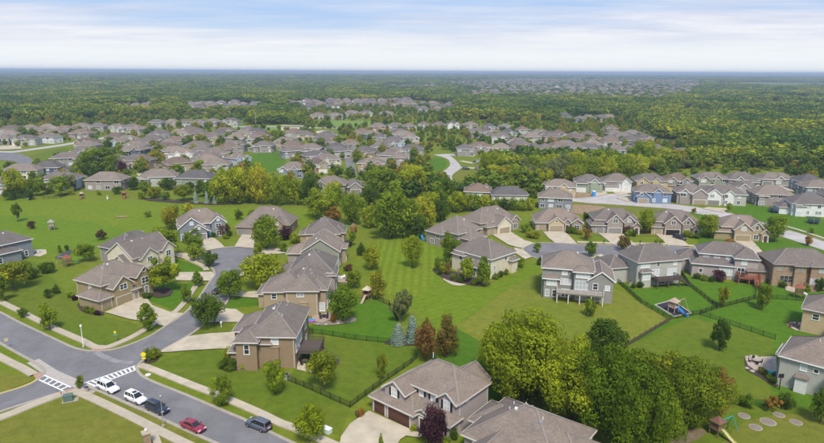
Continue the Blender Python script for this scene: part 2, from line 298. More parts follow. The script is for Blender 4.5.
# ================================================================== THE SETTING
LZ = [0.004]
def nz(step=0.003):
    LZ[0] += step; return LZ[0]
def smooth_line(pts, closed=False, n=5):
    pts = [Vector(p) for p in pts]; m = len(pts); out = []
    rng = range(m if closed else m - 1)
    for i in rng:
        g = (lambda k: pts[k % m]) if closed else (lambda k: pts[max(0, min(m - 1, k))])
        p0, p1, p2, p3 = g(i - 1), g(i), g(i + 1), g(i + 2)
        for j in range(n):
            t = j / n
            out.append(0.5 * ((2 * p1) + (p2 - p0) * t + (2 * p0 - 5 * p1 + 4 * p2 - p3) * t * t + (3 * p1 - p0 - 3 * p2 + p3) * t ** 3))
    if not closed: out.append(pts[-1])
    return out
def sheet(name, pix, mat, z=None, smooth=False, kind='structure', world=False):
    pts = [Vector((p[0], p[1], 0)) for p in pix] if world else [P(*p) for p in pix]
    if smooth: pts = smooth_line(pts, True, 4)
    z = nz() if z is None else z
    c = sum(pts, Vector()) / len(pts)
    mb = MB(); mb.face([(p.x - c.x, p.y - c.y, 0) for p in pts])
    o = mb.build(name, mat, None, (c.x, c.y, z))
    if o.data.polygons[0].normal.z < 0: o.data.flip_normals()
    return tag(o, kind=kind)
def strip(name, pix, mat, width, z0, z1, smooth=True, off=0.0, kind='structure', parent=None):
    pts = [P(*p) for p in pix]
    if smooth: pts = smooth_line(pts, False, 5)
    L, Rr = [], []
    for i, p in enumerate(pts):
        d = pts[min(i + 1, len(pts) - 1)] - pts[max(i - 1, 0)]; d.z = 0; d.normalize(); n = Vector((-d.y, d.x, 0))
        L.append(p + n * (off + width / 2)); Rr.append(p + n * (off - width / 2))
    mb = MB()
    for i in range(len(pts) - 1):
        a, b, c, d = L[i], L[i + 1], Rr[i + 1], Rr[i]
        mb.face([(d.x, d.y, z1), (c.x, c.y, z1), (b.x, b.y, z1), (a.x, a.y, z1)])
        if z1 - z0 > 0.02:
            mb.face([(a.x, a.y, z0), (b.x, b.y, z0), (b.x, b.y, z1), (a.x, a.y, z1)][::-1]); mb.face([(d.x, d.y, z0), (c.x, c.y, z0), (c.x, c.y, z1), (d.x, d.y, z1)])
    o = mb.build(name, mat, parent)
    return tag(o, kind=kind) if parent is None else o
# ground to the horizon
mb = MB(); mb.face([(-45000, -3000, 0), (45000, -3000, 0), (45000, 45000, 0), (-45000, 45000, 0)]); tag(mb.build('ground', G_BASE), kind='structure')
def hz(x, y):                                 # height of the land: flat here, gently rolling beyond the far rows
    if y <= 820: return 0.0
    s = min(1.0, max(0.0, (y - 1250) / 2600.0)); s = s * s * (3 - 2 * s); k = 1 + min(1.6, max(0.0, (y - 5000) / 8000.0))
    n = 0.5 + 0.28 * math.sin(x / 730 + y / 2100 + 0.6) * math.cos(y / 940 + 0.9) + 0.22 * math.sin(x / 310 + 2.1) * math.sin(y / 520 + x / 1900 + 0.4) + 0.12 * math.sin(x / 1700 + 1.0)
    return 0.6 + s * max(0.0, n) * 13.0 * k
ys = [820 * (52.0 / 0.82 / 1.0) ** (i / 90.0) * 1.0 for i in range(91)]; ys = [min(y, 44900) for y in ys]; mb = MB(); nc = 120
for yv in ys:
    for c in range(nc + 1):
        xv = (c / nc - 0.5) * 2 * (yv * 0.95 + 400); mb.v.append((xv, yv, hz(xv, yv)))
for r_ in range(len(ys) - 1):
    if ys[r_ + 1] <= ys[r_]: break
    for c in range(nc): k = r_ * (nc + 1) + c; mb.f.append((k, k + 1, k + nc + 2, k + nc + 1)); mb.m.append(0)
tag(mb.build('woodland_floor', G_FOREST, smooth=True), kind='structure')
sheet('woodland_floor', [(545, 172), (640, 166), (720, 163), (824, 168), (870, 168), (870, 121), (640, 121), (545, 150)], G_FOREST)
sheet('meadow', [(-40, 200), (60, 199), (140, 201), (215, 207), (330, 209), (345, 232), (250, 222), (180, 240), (110, 245), (60, 262), (0, 240), (-40, 240)], G_MEADOW)
sheet('meadow_bank', [(-40, 218), (30, 216), (90, 222), (124, 230), (104, 246), (80, 262), (40, 250), (-40, 250)], grass('grass_bank', (0.108, 0.180, 0.010), 0.3), smooth=True)
sheet('lawn', [(-40, 250), (35, 262), (75, 300), (100, 316), (130, 322), (150, 332), (110, 346), (92, 348), (0, 300), (-40, 285)], G_MID)
sheet('lawn', [(148, 300), (175, 311), (196, 285), (212, 279), (182, 284), (160, 282)], G_LUSH)
sheet('lawn', [(172, 258), (190, 263), (207, 271), (180, 272), (160, 272)], G_LUSH)
sheet('lawn', [(226, 309), (264, 305), (266, 298), (238, 296), (229, 300)], G_LUSH)
sheet('lawn', [(188, 338), (206, 324), (232, 322), (232, 333), (208, 335)], G_MID)
sheet('lawn', [(146, 366), (186, 352), (219, 350), (232, 362), (296, 376), (300, 384), (350, 409), (340, 436), (260, 412)], G_MID)
sheet('lawn', [(304, 330), (316, 323), (335, 322), (352, 322), (354, 299), (372, 297), (389, 305), (398, 322), (389, 343), (354, 340), (322, 334)], G_LUSH)
sheet('lawn', [(300, 334), (354, 340.5), (389, 343.5), (416, 347), (416, 358), (380, 385), (350, 407), (318, 394), (290, 381), (296, 360)], G_MID)
sheet('lawn', [(372, 250), (388, 238), (446, 240), (445, 262), (474, 287), (512, 278), (530, 262), (544, 268), (505, 290), (462, 322), (442, 330), (400, 300), (388, 296)], G_MOW2)
sheet('lawn', [(378, 240), (431, 240), (438, 265), (428, 292), (402, 300), (388, 296), (375, 262)], G_MOW)
sheet('lawn', [(505, 291), (543, 270), (546, 292), (608, 300), (611, 287), (641, 303), (669, 320), (623, 348), (575, 362), (500, 352), (460, 325)], G_DRY)
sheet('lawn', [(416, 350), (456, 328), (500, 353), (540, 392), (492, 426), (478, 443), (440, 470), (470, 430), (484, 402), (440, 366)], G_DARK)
sheet('lawn', [(608, 275), (636, 290), (680, 284), (684, 272), (689, 286), (716, 308), (700, 314), (670, 319), (641, 302)], G_LUSH)
sheet('lawn', [(681, 273), (692, 278), (745, 285), (748, 274), (757, 290), (754, 299), (717, 308), (690, 286)], G_LUSH)
sheet('lawn', [(750, 280), (824, 292), (850, 300), (850, 420), (730, 404), (640, 352), (622, 350), (669, 321), (700, 315), (717, 309), (754, 300)], G_LUSH)
sheet('lawn', [(622, 349), (690, 318), (738, 328), (774, 340), (770, 400), (724, 404), (650, 365)], G_MID)
sheet('lawn', [(640, 400), (730, 405), (850, 410), (850, 470), (640, 470)], G_MID)
sheet('lawn', [(750, 420), (850, 420), (850, 470), (720, 470)], G_OLIVE, smooth=True)
sheet('lawn', [(-40, 408), (0, 424), (62, 399), (76, 396), (150, 430), (180, 445), (200, 470), (-60, 470)], G_OLIVE)
sheet('lawn', [(-40, 350), (0, 372), (34, 380), (0, 394), (-40, 400)], G_OLIVE)
sheet('lawn', [(80, 391), (90, 390), (130, 408), (164, 422), (212, 445), (230, 456), (190, 447), (150, 427)], G_OLIVE)
sheet('lawn', [(690, 212), (735, 222), (770, 236), (790, 240), (850, 258), (850, 300), (824, 268), (766, 258), (700, 247)], G_LUSH)
sheet('lawn', [(560, 203), (612, 205), (690, 212), (700, 220), (690, 236), (540, 236), (548, 208)], G_OLIVE)
sheet('lawn', [(726, 206), (752, 204), (795, 213), (850, 226), (850, 244), (805, 234), (770, 224), (735, 214)], G_LUSH)
sheet('lawn', [(470, 170), (490, 168), (486, 181), (466, 184), (455, 178), (458, 172)], G_OLIVE, smooth=True)
sheet('lawn', [(440, 158), (447, 162), (444, 169), (437, 174), (428, 172), (430, 160)], G_LUSH, smooth=True)
sheet('lawn', [(30, 156), (65, 148), (66, 156), (48, 160), (34, 162)], G_MID, smooth=True)
sheet('lawn', [(244, 156), (280, 153), (284, 168), (262, 172), (246, 166)], G_LUSH, smooth=True)
sheet('lawn', [(330, 120), (370, 121), (372, 127), (335, 127)], G_FIELD)
sheet('lawn', [(232, 126), (284, 126), (284, 130), (236, 131)], G_FIELD)
sheet('soil_patch', [(574, 205), (604, 207), (600, 213), (578, 214), (564, 209)], SOIL, smooth=True)
sheet('soil_patch', [(560, 194), (588, 193), (604, 197), (580, 199), (563, 199)], SOIL, smooth=True)
sheet('soil_patch', [(644, 414), (668, 404), (690, 426), (706, 432), (690, 443), (655, 443)], plain('soil_dull', (0.16, 0.12, 0.07), 0.95, 0.3, 0.8), smooth=True)
sheet('sand_lot', [(315, 132), (322, 130.5), (333, 131.5), (333, 135.5), (318, 136)], plain('sand', (0.45, 0.40, 0.31), 0.95, 0.12, 0.3), smooth=True)
for i, q in enumerate([[(-99, -99)], [(-99, -99)], [(560, 113), (620, 112.5), (622, 114.5), (575, 115)], [(771, 118), (797, 118), (797, 120.5), (772, 120)]]):
    if i > 1: sheet('field', q, G_FIELD if i < 2 else plain('sand'  , (0.45, 0.40, 0.31)), (7.5 if i < 2 else 0.8) + 0.02 * i, True)
sheet('bare_earth', [(681, 111.5), (692, 108), (694, 112), (684, 114)], SOIL, 0.9, True)
# ---- roads
ZR = 0.10
main_up = [(-60, 284), (0, 312.7), (18.7, 322.5), (43, 334), (69, 346.3), (80.5, 350), (93.6, 351.5), (112, 350.2), (130, 345), (150, 336.5), (165.6, 326.6), (184.3, 314), (199, 298), (208, 284.5), (214.5, 275), (211.5, 268), (203, 262), (199, 256.5), (204, 251.5), (219, 248.5), (236, 247), (252, 248.3), (257, 253), (254, 261), (247, 268), (239, 277), (234, 289), (229.3, 298), (221.8, 309.3), (205.8, 323.4), (188, 336.5), (158, 353.4), (144, 360.5), (138.2, 366), (138.4, 372.5), (148.7, 380.3), (186.2, 395.6), (223.6, 411.5), (246, 421), (268.6, 432), (280, 437.7), (300, 447), (345, 468)]
main_lo = [(285, 474), (240, 454.5), (212.4, 442.4), (184.3, 430), (163.7, 420.4), (147.8, 412.8), (131, 405.8), (112, 397.2), (95, 390), (86, 388.5), (72, 390.5), (55, 394.8), (37.5, 400.3), (20, 405.8), (0, 412.4), (-50, 430), (-50, 412), (-20, 401.5), (0, 394.6), (20, 388.5), (33, 383.2), (41, 377.5), (44, 372), (41.5, 367.8), (33, 362), (0, 343.6), (-60, 306)]
pts = smooth_line([P(*p) for p in main_up], False, 4) + smooth_line([P(*p) for p in main_lo], False, 4)
mb = MB(); mb.face([(p.x, p.y, 0) for p in pts]); o = mb.build('road', ASPH, None, (0, 0, ZR)); tag(o, kind='structure')
if o.data.polygons[0].normal.z < 0: o.data.flip_normals()
ROAD = o
strip('kerb', main_up, KERB, 0.62, 0.0, 0.19)
strip('kerb', main_lo[:16], KERB, 0.62, 0.0, 0.19); strip('kerb', main_lo[16:], KERB, 0.62, 0.0, 0.19)
strip('kerb_paint', [(-20, 401.0), (0, 394.2), (20, 388.1), (32, 383.2), (37, 380)], YELLOW, 0.34, 0.191, 0.195)
strip('gutter_apron', [(31, 362), (43, 370), (52, 375.5), (66, 381.5), (80, 387), (90, 390.5)], plain('gutter_concrete', (0.40, 0.36, 0.315), 0.9, 0.1, 1.0), 2.3, 0, ZR + 0.006, off=0.4)
strip('pavement_worn', [(96, 352.5), (104, 357), (118, 362), (133, 363)], plain('asphalt_pale', (0.25, 0.235, 0.235), 0.9, 0.2, 0.5), 1.3, 0, ZR + 0.004)
# sidewalks
ZW = 0.205
def walk(pix, w=1.6, mat=CONCW): return strip('sidewalk', pix, mat, w, 0.0, nz(0.0007) + 0.14)
walk([(-60, 272), (0, 302), (18.7, 311.2), (39.3, 321.5), (54.3, 329), (82.4, 341.2), (92, 346.3), (100, 348.2), (110.5, 346.8), (130, 338.6), (146, 329.5), (158, 321)])
walk([(172, 314.5), (178, 310), (186, 301), (193, 290.5), (201, 280)], 1.5)
walk([(207, 271), (203, 266.5), (192, 261.5), (184, 257.5), (176, 254)], 1.6)
walk([(139.5, 366), (146, 367.6), (167.5, 376), (190, 385), (212.4, 393.7), (231, 401.2), (261, 414.3), (280, 423.7), (297.5, 430), (329, 443.5), (370, 462)], 1.7, CONC)
walk([(71, 391.5), (80, 394), (100, 402.5), (130, 417), (160, 432), (177, 440.5), (215, 459)], 1.7)
walk([(-50, 432), (0, 418.5), (28, 407.5), (50, 399), (66, 393.5)], 2.0)
walk([(-50, 331), (5.6, 360.5), (20, 367.5), (34, 375.5)], 1.7)
walk([(150, 428), (156, 440), (160, 452)], 1.2)
walk([(577, 242.3), (615, 243.6), (669, 244.4), (700, 247)], 1.4, CONC)
for q in [[(90, 345.8), (104, 346), (106, 351), (92, 351.5)]]: sheet('kerb_ramp', q, plain('ramp_brick', (0.40, 0.24, 0.18), 0.9, 0.15, 3), 0.212)
sheet('kerb_ramp', [(33, 375), (40, 373), (43, 376.5), (36, 380)], MATS['ramp_brick'], 0.214); sheet('kerb_ramp', [(64, 391.5), (75, 389), (80, 392.5), (68, 395.5)], MATS['ramp_brick'], 0.216)
# crosswalks: every painted bar is a piece of the road
def crosswalk(a0, a1, b0, b1, n, edge=0.3):
    a0, a1, b0, b1 = (P(*q) for q in (a0, a1, b0, b1)); z = 0.012
    for p, q in ((a0, a1), (b0, b1)):
        d = (q - p).normalized(); s = Vector((-d.y, d.x, 0)) * 0.16; mb = MB()
        mb.face([(v.x, v.y, 0) for v in (p - s, q - s, q + s, p + s)]); mb.build('crosswalk_line', PAINT, ROAD, (0, 0, z))
    for i in range(n):
        t = (i + 0.5) / n; w = 0.21 / (a1 - a0).length
        v = [a0.lerp(a1, t - w), a0.lerp(a1, t + w), b0.lerp(b1, t + w), b0.lerp(b1, t - w)]
        mb = MB(); mb.face([(p.x, p.y, 0) for p in v]); mb.build('crosswalk_bar', PAINT, ROAD, (0, 0, z + 0.004))
crosswalk((84, 383.8), (135.5, 366.3), (93, 387.2), (137, 370.0), 11)
crosswalk((42, 374.8), (71, 387.8), (36.5, 379.2), (63, 391.3), 6)
# driveways
def drive(q, mat=CONC, smooth=False): return sheet('driveway', q, mat, nz(0.0007) + 0.13, smooth)
drive([(158, 353.4), (174, 344), (188, 337.2), (208.7, 334.4), (234, 332.8), (240, 340), (236, 350), (220, 349.6), (186, 351.5), (172, 352.8)])
drive([(105, 313), (132, 301), (140, 297.5), (148, 300), (152, 306), (171, 313), (184, 314), (165, 327.5), (152, 323.5), (130, 320)])
drive([(176, 273), (212, 272.5), (215, 276), (209.5, 281.5), (176, 281)])
drive([(166, 252.5), (188, 254), (200, 257.5), (203, 262), (194, 261.5), (177, 257.5)])
drive([(204, 240), (213, 237.5), (219, 242), (225, 247.8), (207, 251), (200, 249.5)])
drive([(242, 235), (253.5, 235), (256, 249), (234.5, 247.2)])
drive([(256, 251), (268, 249), (285, 248), (285, 254), (264, 255.5), (256, 256)])
drive([(234, 288), (245, 293), (268, 290), (275, 296), (262, 299), (232, 297)])
drive([(222, 309), (236, 310), (245, 316), (240, 323), (207, 323)])
drive([(247, 268), (262, 271), (284, 270), (286, 277), (262, 279), (240, 276)])
drive([(369, 412), (390, 421.5), (407, 429), (424, 436), (420, 439), (406, 437), (400, 441), (390, 460), (335, 470), (341, 438), (350, 425)])
drive([(492, 235), (512, 233), (524, 240.5), (534, 243.5), (523, 249), (516, 247.5), (508, 245)])
drive([(514, 248), (523, 250), (532, 257.5), (525, 260), (516, 254)])
drive([(543, 232), (565, 232), (577, 244.3), (555, 243.6), (548, 238)]); drive([(598, 233.5), (623, 234.5), (636, 245.6), (613, 245)])
drive([(655, 234), (676, 235), (690, 246.8), (668, 246)]); drive([(734, 241), (752, 241), (766, 256), (744, 253.5)])
drive([(586, 259.5), (601, 254.5), (606, 258), (608, 271), (600, 268), (594, 262)])
st = [(522, 250), (526, 246), (533, 243.8), (545, 243), (577, 244.5), (615, 245.5), (669, 246.3), (700, 249), (745, 253.2), (766, 255.8), (800, 260), (870, 268), (870, 276), (800, 267.5), (760, 264), (720, 260.5), (686, 258), (640, 257), (605, 256.5), (590, 259.5), (575, 262), (550, 261.2), (534, 257.4), (525, 254)]
o = sheet('road', st, ASPH, ZR + 0.01); strip('kerb', st[:12], KERB, 0.5, 0.0, 0.19); strip('kerb', st[12:] + st[:1], KERB, 0.5, 0.0, 0.19)
rr = [(566, 201), (572, 198.7), (592, 197.2), (600, 195), (622, 193), (632, 195.5), (616, 199), (634, 201.3), (674, 204.6), (698, 207.6), (734, 214.4), (782, 228.7), (805, 235.4), (870, 258), (870, 267), (824, 250.8), (784, 237.8), (726, 219.6), (711, 216.6), (674, 209.5), (615, 204.8), (590, 203.4)]
sheet('road', rr, ASPHP, ZR + 0.015); strip('kerb', rr[7:14], KERB, 0.5, 0.0, 0.19); strip('kerb', rr[14:], KERB, 0.5, 0.0, 0.19); walk([(782, 225.7), (805, 232.4), (870, 255)], 1.4, CONC)
cr = [(446, 155), (450, 155.8), (456.5, 161), (461, 167.5), (456, 172), (452, 176), (453, 180), (459, 184), (468, 186.5), (460, 189.5), (450, 186.5), (440, 180.5), (438, 175), (446, 169.5), (450, 165), (448, 159.5), (440, 156)]
sheet('road', cr, ASPHP, ZR + 0.02, True); strip('road', [(436, 155.5), (452, 154.8), (475, 155.8)], ASPHP, 9.0, 0, ZR + 0.025)
strip('driveway', [(461, 167.7), (482, 168.4)], CONC, 5.0, 0, 0.2); strip('driveway', [(461, 161), (474, 163.5)], CONC, 4.0, 0, 0.2)
strip('road', [(349, 150), (348.5, 158), (350.5, 166), (353, 175)], ASPH, 5.5, 0, ZR + 0.02); strip('road', [(-20, 151.5), (10, 152), (28, 150), (66, 144.5), (95, 139.5), (124, 135)], ASPHP, 9, 0, ZR + 0.02)
sheet('road', [(-20, 152.5), (12, 153), (26, 156), (34, 162), (25, 167), (12, 161), (-20, 159)], ASPH, ZR + 0.03, True); strip('road', [(232, 127), (262, 126.2), (300, 127.5), (340, 128)], ASPHP, 8, 0, ZR + 0.05)
for q in ([(609, 190), (624, 187.5), (632, 193), (618, 196)], [(616, 198.5), (634, 197), (638, 200), (628, 202)], [(589, 192), (604, 190), (608, 194.5), (596, 197)], [(708, 207.5), (728, 209), (724, 213), (702, 209)], [(768, 184), (790, 186), (794, 192), (775, 189)], [(160, 163), (190, 160), (192, 165), (164, 166)], [(136, 173), (150, 171), (152, 175), (138, 176)],
          [(370, 166), (384, 166), (384, 168.5), (370, 168.5)], [(368, 159.5), (382, 159.5), (382, 161.5), (368, 161.5)], [(0, 146), (20, 145), (22, 149), (0, 150)]): drive(q)
# patios and beds
sheet('patio', [(297, 362), (317, 357.5), (318, 366), (312, 373.5), (297, 370)], CONC); sheet('patio', [(312, 316), (330, 313), (335, 319), (322, 323), (312, 322)], plain('paver_pink', (0.36, 0.27, 0.22), 0.9, 0.2, 3))
sheet('patio', [(338, 254), (346, 253.5), (347, 262), (339, 262)], CONC); sheet('patio', [(337, 276), (349, 275.5), (349, 283), (338, 283)], MATS['paver_pink'])
sheet('patio', [(443, 279), (456, 279), (470, 282.5), (462, 286), (452, 285)], CONC, smooth=True); sheet('planting_bed', [(432, 270), (446, 270), (488, 282), (484, 287), (464, 284.5), (446, 280)], MULCH, smooth=True)
sheet('patio', [(745, 358), (776, 357), (777, 372), (762, 374), (746, 368)], plain('paver_tan', (0.42, 0.34, 0.27), 0.9, 0.25, 1.2)); sheet('planting_bed', [(744, 357), (746, 371), (760, 378), (776, 389), (779, 384), (776, 373), (758, 373), (748, 366)], MULCH)
sheet('patio', [(786, 324), (800, 323), (801, 331), (794, 330)], CONC, smooth=True); sheet('patio', [(32, 250), (46, 250), (47, 254), (40, 257), (32, 256)], CONC); sheet('patio', [(784, 286), (797, 286.5), (795, 293), (786, 291)], MATS['paver_tan'])
sheet('planting_bed', [(312, 324), (336, 321), (354, 318), (355, 322), (340, 325), (322, 326)], MULCHG, smooth=True); sheet('planting_bed', [(386, 342), (400, 339), (416, 341), (416, 346), (388, 345)], MULCH, smooth=True)
sheet('planting_bed', [(226, 356), (232, 350), (240, 350), (248, 366), (250, 370), (222, 370)], MULCH, smooth=True); sheet('planting_bed', [(78, 304), (82, 312), (101, 316), (104, 313), (98, 311)], MULCH, smooth=True)
sheet('planting_bed', [(406, 431), (413, 427), (422, 433), (410, 434.5)], MULCH, smooth=True); sheet('planting_bed', [(144, 362), (152, 357.5), (159, 357), (156, 362), (147, 364)], MULCH, smooth=True); sheet('planting_bed', [(150, 293), (160, 288), (172, 290), (170, 296), (156, 298)], MULCH, smooth=True)
sheet('planting_bed', [(55, 258), (66, 251.5), (72, 251), (68, 256), (60, 259.5)], plain('mulch_slate', (0.07, 0.07, 0.075), 0.9, 0.3, 2), smooth=True); sheet('play_surface', [(655, 305.5), (672, 301), (691, 313.5), (674, 317)], plain('rubber_mulch', (0.035, 0.03, 0.04), 0.9, 0.3, 3))
sheet('planting_bed', [(355, 412), (362, 413), (364, 416.5), (357, 418)], MULCH, smooth=True); sheet('planting_bed', [(146, 198), (170, 200), (212, 203), (240, 203.5), (210, 205), (150, 201)], MULCH, smooth=True); sheet('ball_court', [(116, 216.5), (127, 216), (128, 217.3), (117, 217.8)], SOIL)
# ================================================================== HOUSES
NRM = {'F': (0, -1), 'B': (0, 1), 'L': (-1, 0), 'R': (1, 0)}
FROT = {'F': 0.0, 'B': math.pi, 'L': -math.pi / 2, 'R': math.pi / 2}
WCACHE = {}
def window_meshes(w, h, cols, rows, trim, pane):
    key = (round(w, 2), round(h, 2), cols, rows, trim.name, pane.name)
    if key not in WCACHE:                       # local: faces -y, origin at the centre
        f = MB(); b = 0.13
        f.box(-w / 2 - b, w / 2 + b, -0.07, 0.06, h / 2, h / 2 + b); f.box(-w / 2 - b - 0.03, w / 2 + b + 0.03, -0.10, 0.06, -h / 2 - b, -h / 2)
        f.box(-w / 2 - b, -w / 2, -0.07, 0.06, -h / 2, h / 2); f.box(w / 2, w / 2 + b, -0.07, 0.06, -h / 2, h / 2)
        for i in range(1, cols): x = -w / 2 + w * i / cols; f.box(x - 0.05, x + 0.05, -0.06, 0.05, -h / 2, h / 2)
        for i in range(1, rows): z = -h / 2 + h * i / rows; f.box(-w / 2, w / 2, -0.045, 0.05, z - 0.03, z + 0.03)
        p = MB(); p.box(-w / 2, w / 2, -0.022, 0.05, -h / 2, h / 2)
        WCACHE[key] = (f.mesh('window', trim), p.mesh('pane', pane))
    return WCACHE[key]
GCACHE = {}
def garage_mesh(w, h, mat, trim):
    key = (round(w, 2), round(h, 2), mat.name, trim.name)
    if key not in GCACHE:
        g = MB(); rows = 4; cols = max(3, round(w / 0.62))
        g.box(-w / 2, w / 2, -0.02, 0.08, 0, h)
        for r in range(rows):
            for c in range(cols):
                x0 = -w / 2 + w * c / cols + 0.05; x1 = -w / 2 + w * (c + 1) / cols - 0.05; z0 = h * r / rows + 0.05; z1 = h * (r + 1) / rows - 0.05
                g.box(x0, x1, -0.045, 0.0, z0, z1)
        t = MB(); b = 0.16
        t.box(-w / 2 - b, -w / 2, -0.06, 0.07, 0, h + b); t.box(w / 2, w / 2 + b, -0.06, 0.07, 0, h + b); t.box(-w / 2, w / 2, -0.06, 0.07, h, h + b)
        GCACHE[key] = (g.mesh('garage_door', mat), t.mesh('door_trim', trim))
    return GCACHE[key]
def block_roof(mb, cap, fas, b, o=0.5, t=0.2):
    x0, x1, y0, y1, h, kind, p = b[:7]; z0 = h; zt = h + t
    if kind == 'hip':
        x0 -= o; x1 += o; y0 -= o; y1 += o; dx, dy = x1 - x0, y1 - y0; hs = min(dx, dy) / 2; zr = zt + hs * p
        E = [(x0, y0), (x1, y0), (x1, y1), (x0, y1)]; et = [(q[0], q[1], zt) for q in E]; eb = [(q[0], q[1], z0) for q in E]
        if dx >= dy: r0, r1 = (x0 + hs, (y0 + y1) / 2, zr), (x1 - hs, (y0 + y1) / 2, zr)
        else: r0, r1 = ((x0 + x1) / 2, y0 + hs, zr), ((x0 + x1) / 2, y1 - hs, zr)
        if abs(dx - dy) < 0.05: r1 = r0
        if dx >= dy:
            F4 = [[et[0], et[1], r1, r0], [et[2], et[3], r0, r1], [et[1], et[2], r1], [et[3], et[0], r0]]; hips = [(et[0], r0), (et[3], r0), (et[1], r1), (et[2], r1), (r0, r1)]
        else:
            F4 = [[et[1], et[2], r1, r0], [et[3], et[0], r0, r1], [et[0], et[1], r0], [et[2], et[3], r1]]; hips = [(et[0], r0), (et[1], r0), (et[2], r1), (et[3], r1), (r0, r1)]
        for q in F4:
            qq = []
            for v in q:
                if v not in qq: qq.append(v)
            if len(qq) > 2: mb.face(qq)
        mb.face(eb[::-1])
        for i in range(4):
            j = (i + 1) % 4; mb.face([eb[i], eb[j], et[j], et[i]])
            if fas is not None: fas.bar(Vector(eb[i]) + Vector((0, 0, t / 2)), Vector(eb[j]) + Vector((0, 0, t / 2)), 0.09, t + 0.03)
    else:
        gx = kind == 'gx'; og = 0.35
        if not gx: x0, x1, y0, y1 = y0, y1, x0, x1           # work with the ridge along u
        u0, u1 = x0 - og, x1 + og; half = (y1 - y0) / 2 + o; ym = (y0 + y1) / 2; zr = zt + half * p
        def X(u, v, z): return (u, v, z) if gx else (v, u, z)
        pr = [(ym - half, zt), (ym, zr), (ym + half, zt), (ym + half, zt - t), (ym, zr - t), (ym - half, zt - t)]
        A = [X(u0, v, z) for v, z in pr]; B = [X(u1, v, z) for v, z in pr]
        for i in range(6):
            j = (i + 1) % 6; q = [A[i], B[i], B[j], A[j]]; mb.face(q if gx else q[::-1])
        for e in (A, B): mb.face([e[0], e[1], e[4], e[5]]); mb.face([e[1], e[2], e[3], e[4]])
        hips = [(A[1], B[1])]
        if fas is not None:
            d = Vector((0, 0, -t / 2))
            for e in (A, B):
                for i, j in ((0, 1), (1, 2)): fas.bar(Vector(e[i]) + d, Vector(e[j]) + d, 0.08, t + 0.06)
            for i in (0, 2): fas.bar(Vector(A[i]) + d, Vector(B[i]) + d, 0.08, t + 0.03)
    if cap is not None:
        for a, c in hips:
            if (Vector(a) - Vector(c)).length > 0.2: cap.bar(a, c, 0.34, 0.07)
def block_wall(mb, b, i, z0=0.0, o=0.5):
    x0, x1, y0, y1, h, kind, p = b[:7]; s = 0.006 * i; x0 += s; x1 -= s; y0 += s; y1 -= s
    if kind == 'hip':
        hh = h + 0.1
        for q in ([(x0, y0), (x1, y0)], [(x1, y0), (x1, y1)], [(x1, y1), (x0, y1)], [(x0, y1), (x0, y0)]):
            (a, c), (d, e) = q; mb.face([(a, c, z0), (d, e, z0), (d, e, hh), (a, c, hh)])
    else:
        hw = h + o * p + 0.05
        if kind == 'gx':
            ym = (y0 + y1) / 2; za = hw + (y1 - y0) / 2 * p
            mb.face([(x0, y1, z0), (x0, y0, z0), (x0, y0, hw), (x0, ym, za), (x0, y1, hw)]); mb.face([(x1, y0, z0), (x1, y1, z0), (x1, y1, hw), (x1, ym, za), (x1, y0, hw)])
            mb.face([(x0, y0, z0), (x1, y0, z0), (x1, y0, hw), (x0, y0, hw)]); mb.face([(x1, y1, z0), (x0, y1, z0), (x0, y1, hw), (x1, y1, hw)])
        else:
            xm = (x0 + x1) / 2; za = hw + (x1 - x0) / 2 * p
            mb.face([(x0, y0, z0), (x1, y0, z0), (x1, y0, hw), (xm, y0, za), (x0, y0, hw)]); mb.face([(x1, y1, z0), (x0, y1, z0), (x0, y1, hw), (xm, y1, za), (x1, y1, hw)])
            mb.face([(x0, y1, z0), (x0, y0, z0), (x0, y0, hw), (x0, y1, hw)]); mb.face([(x1, y0, z0), (x1, y1, z0), (x1, y1, hw), (x1, y0, hw)])
def face_plane(blocks, face, u, z):
    best = None
    for i, b in enumerate(blocks):
        x0, x1, y0, y1, h, kind, p = b[:7]; s = 0.006 * i
        a0, a1 = (x0, x1) if face in 'FB' else (y0, y1)
        if not (a0 <= u <= a1): continue
        top = h
        if (kind == 'gy' and face in 'FB') or (kind == 'gx' and face in 'LR'): top = h + (0.5 + (a1 - a0) / 2 - abs(u - (a0 + a1) / 2)) * p
        if z > top: continue
        v = {'F': y0 + s, 'B': y1 - s, 'L': x0 + s, 'R': x1 - s}[face]
        if best is None or (v < best if face in 'FL' else v > best): best = v
    return best
FOOT = []          # footprints (centre, radius) so that scattered trees keep clear of houses
HOUSES = 0
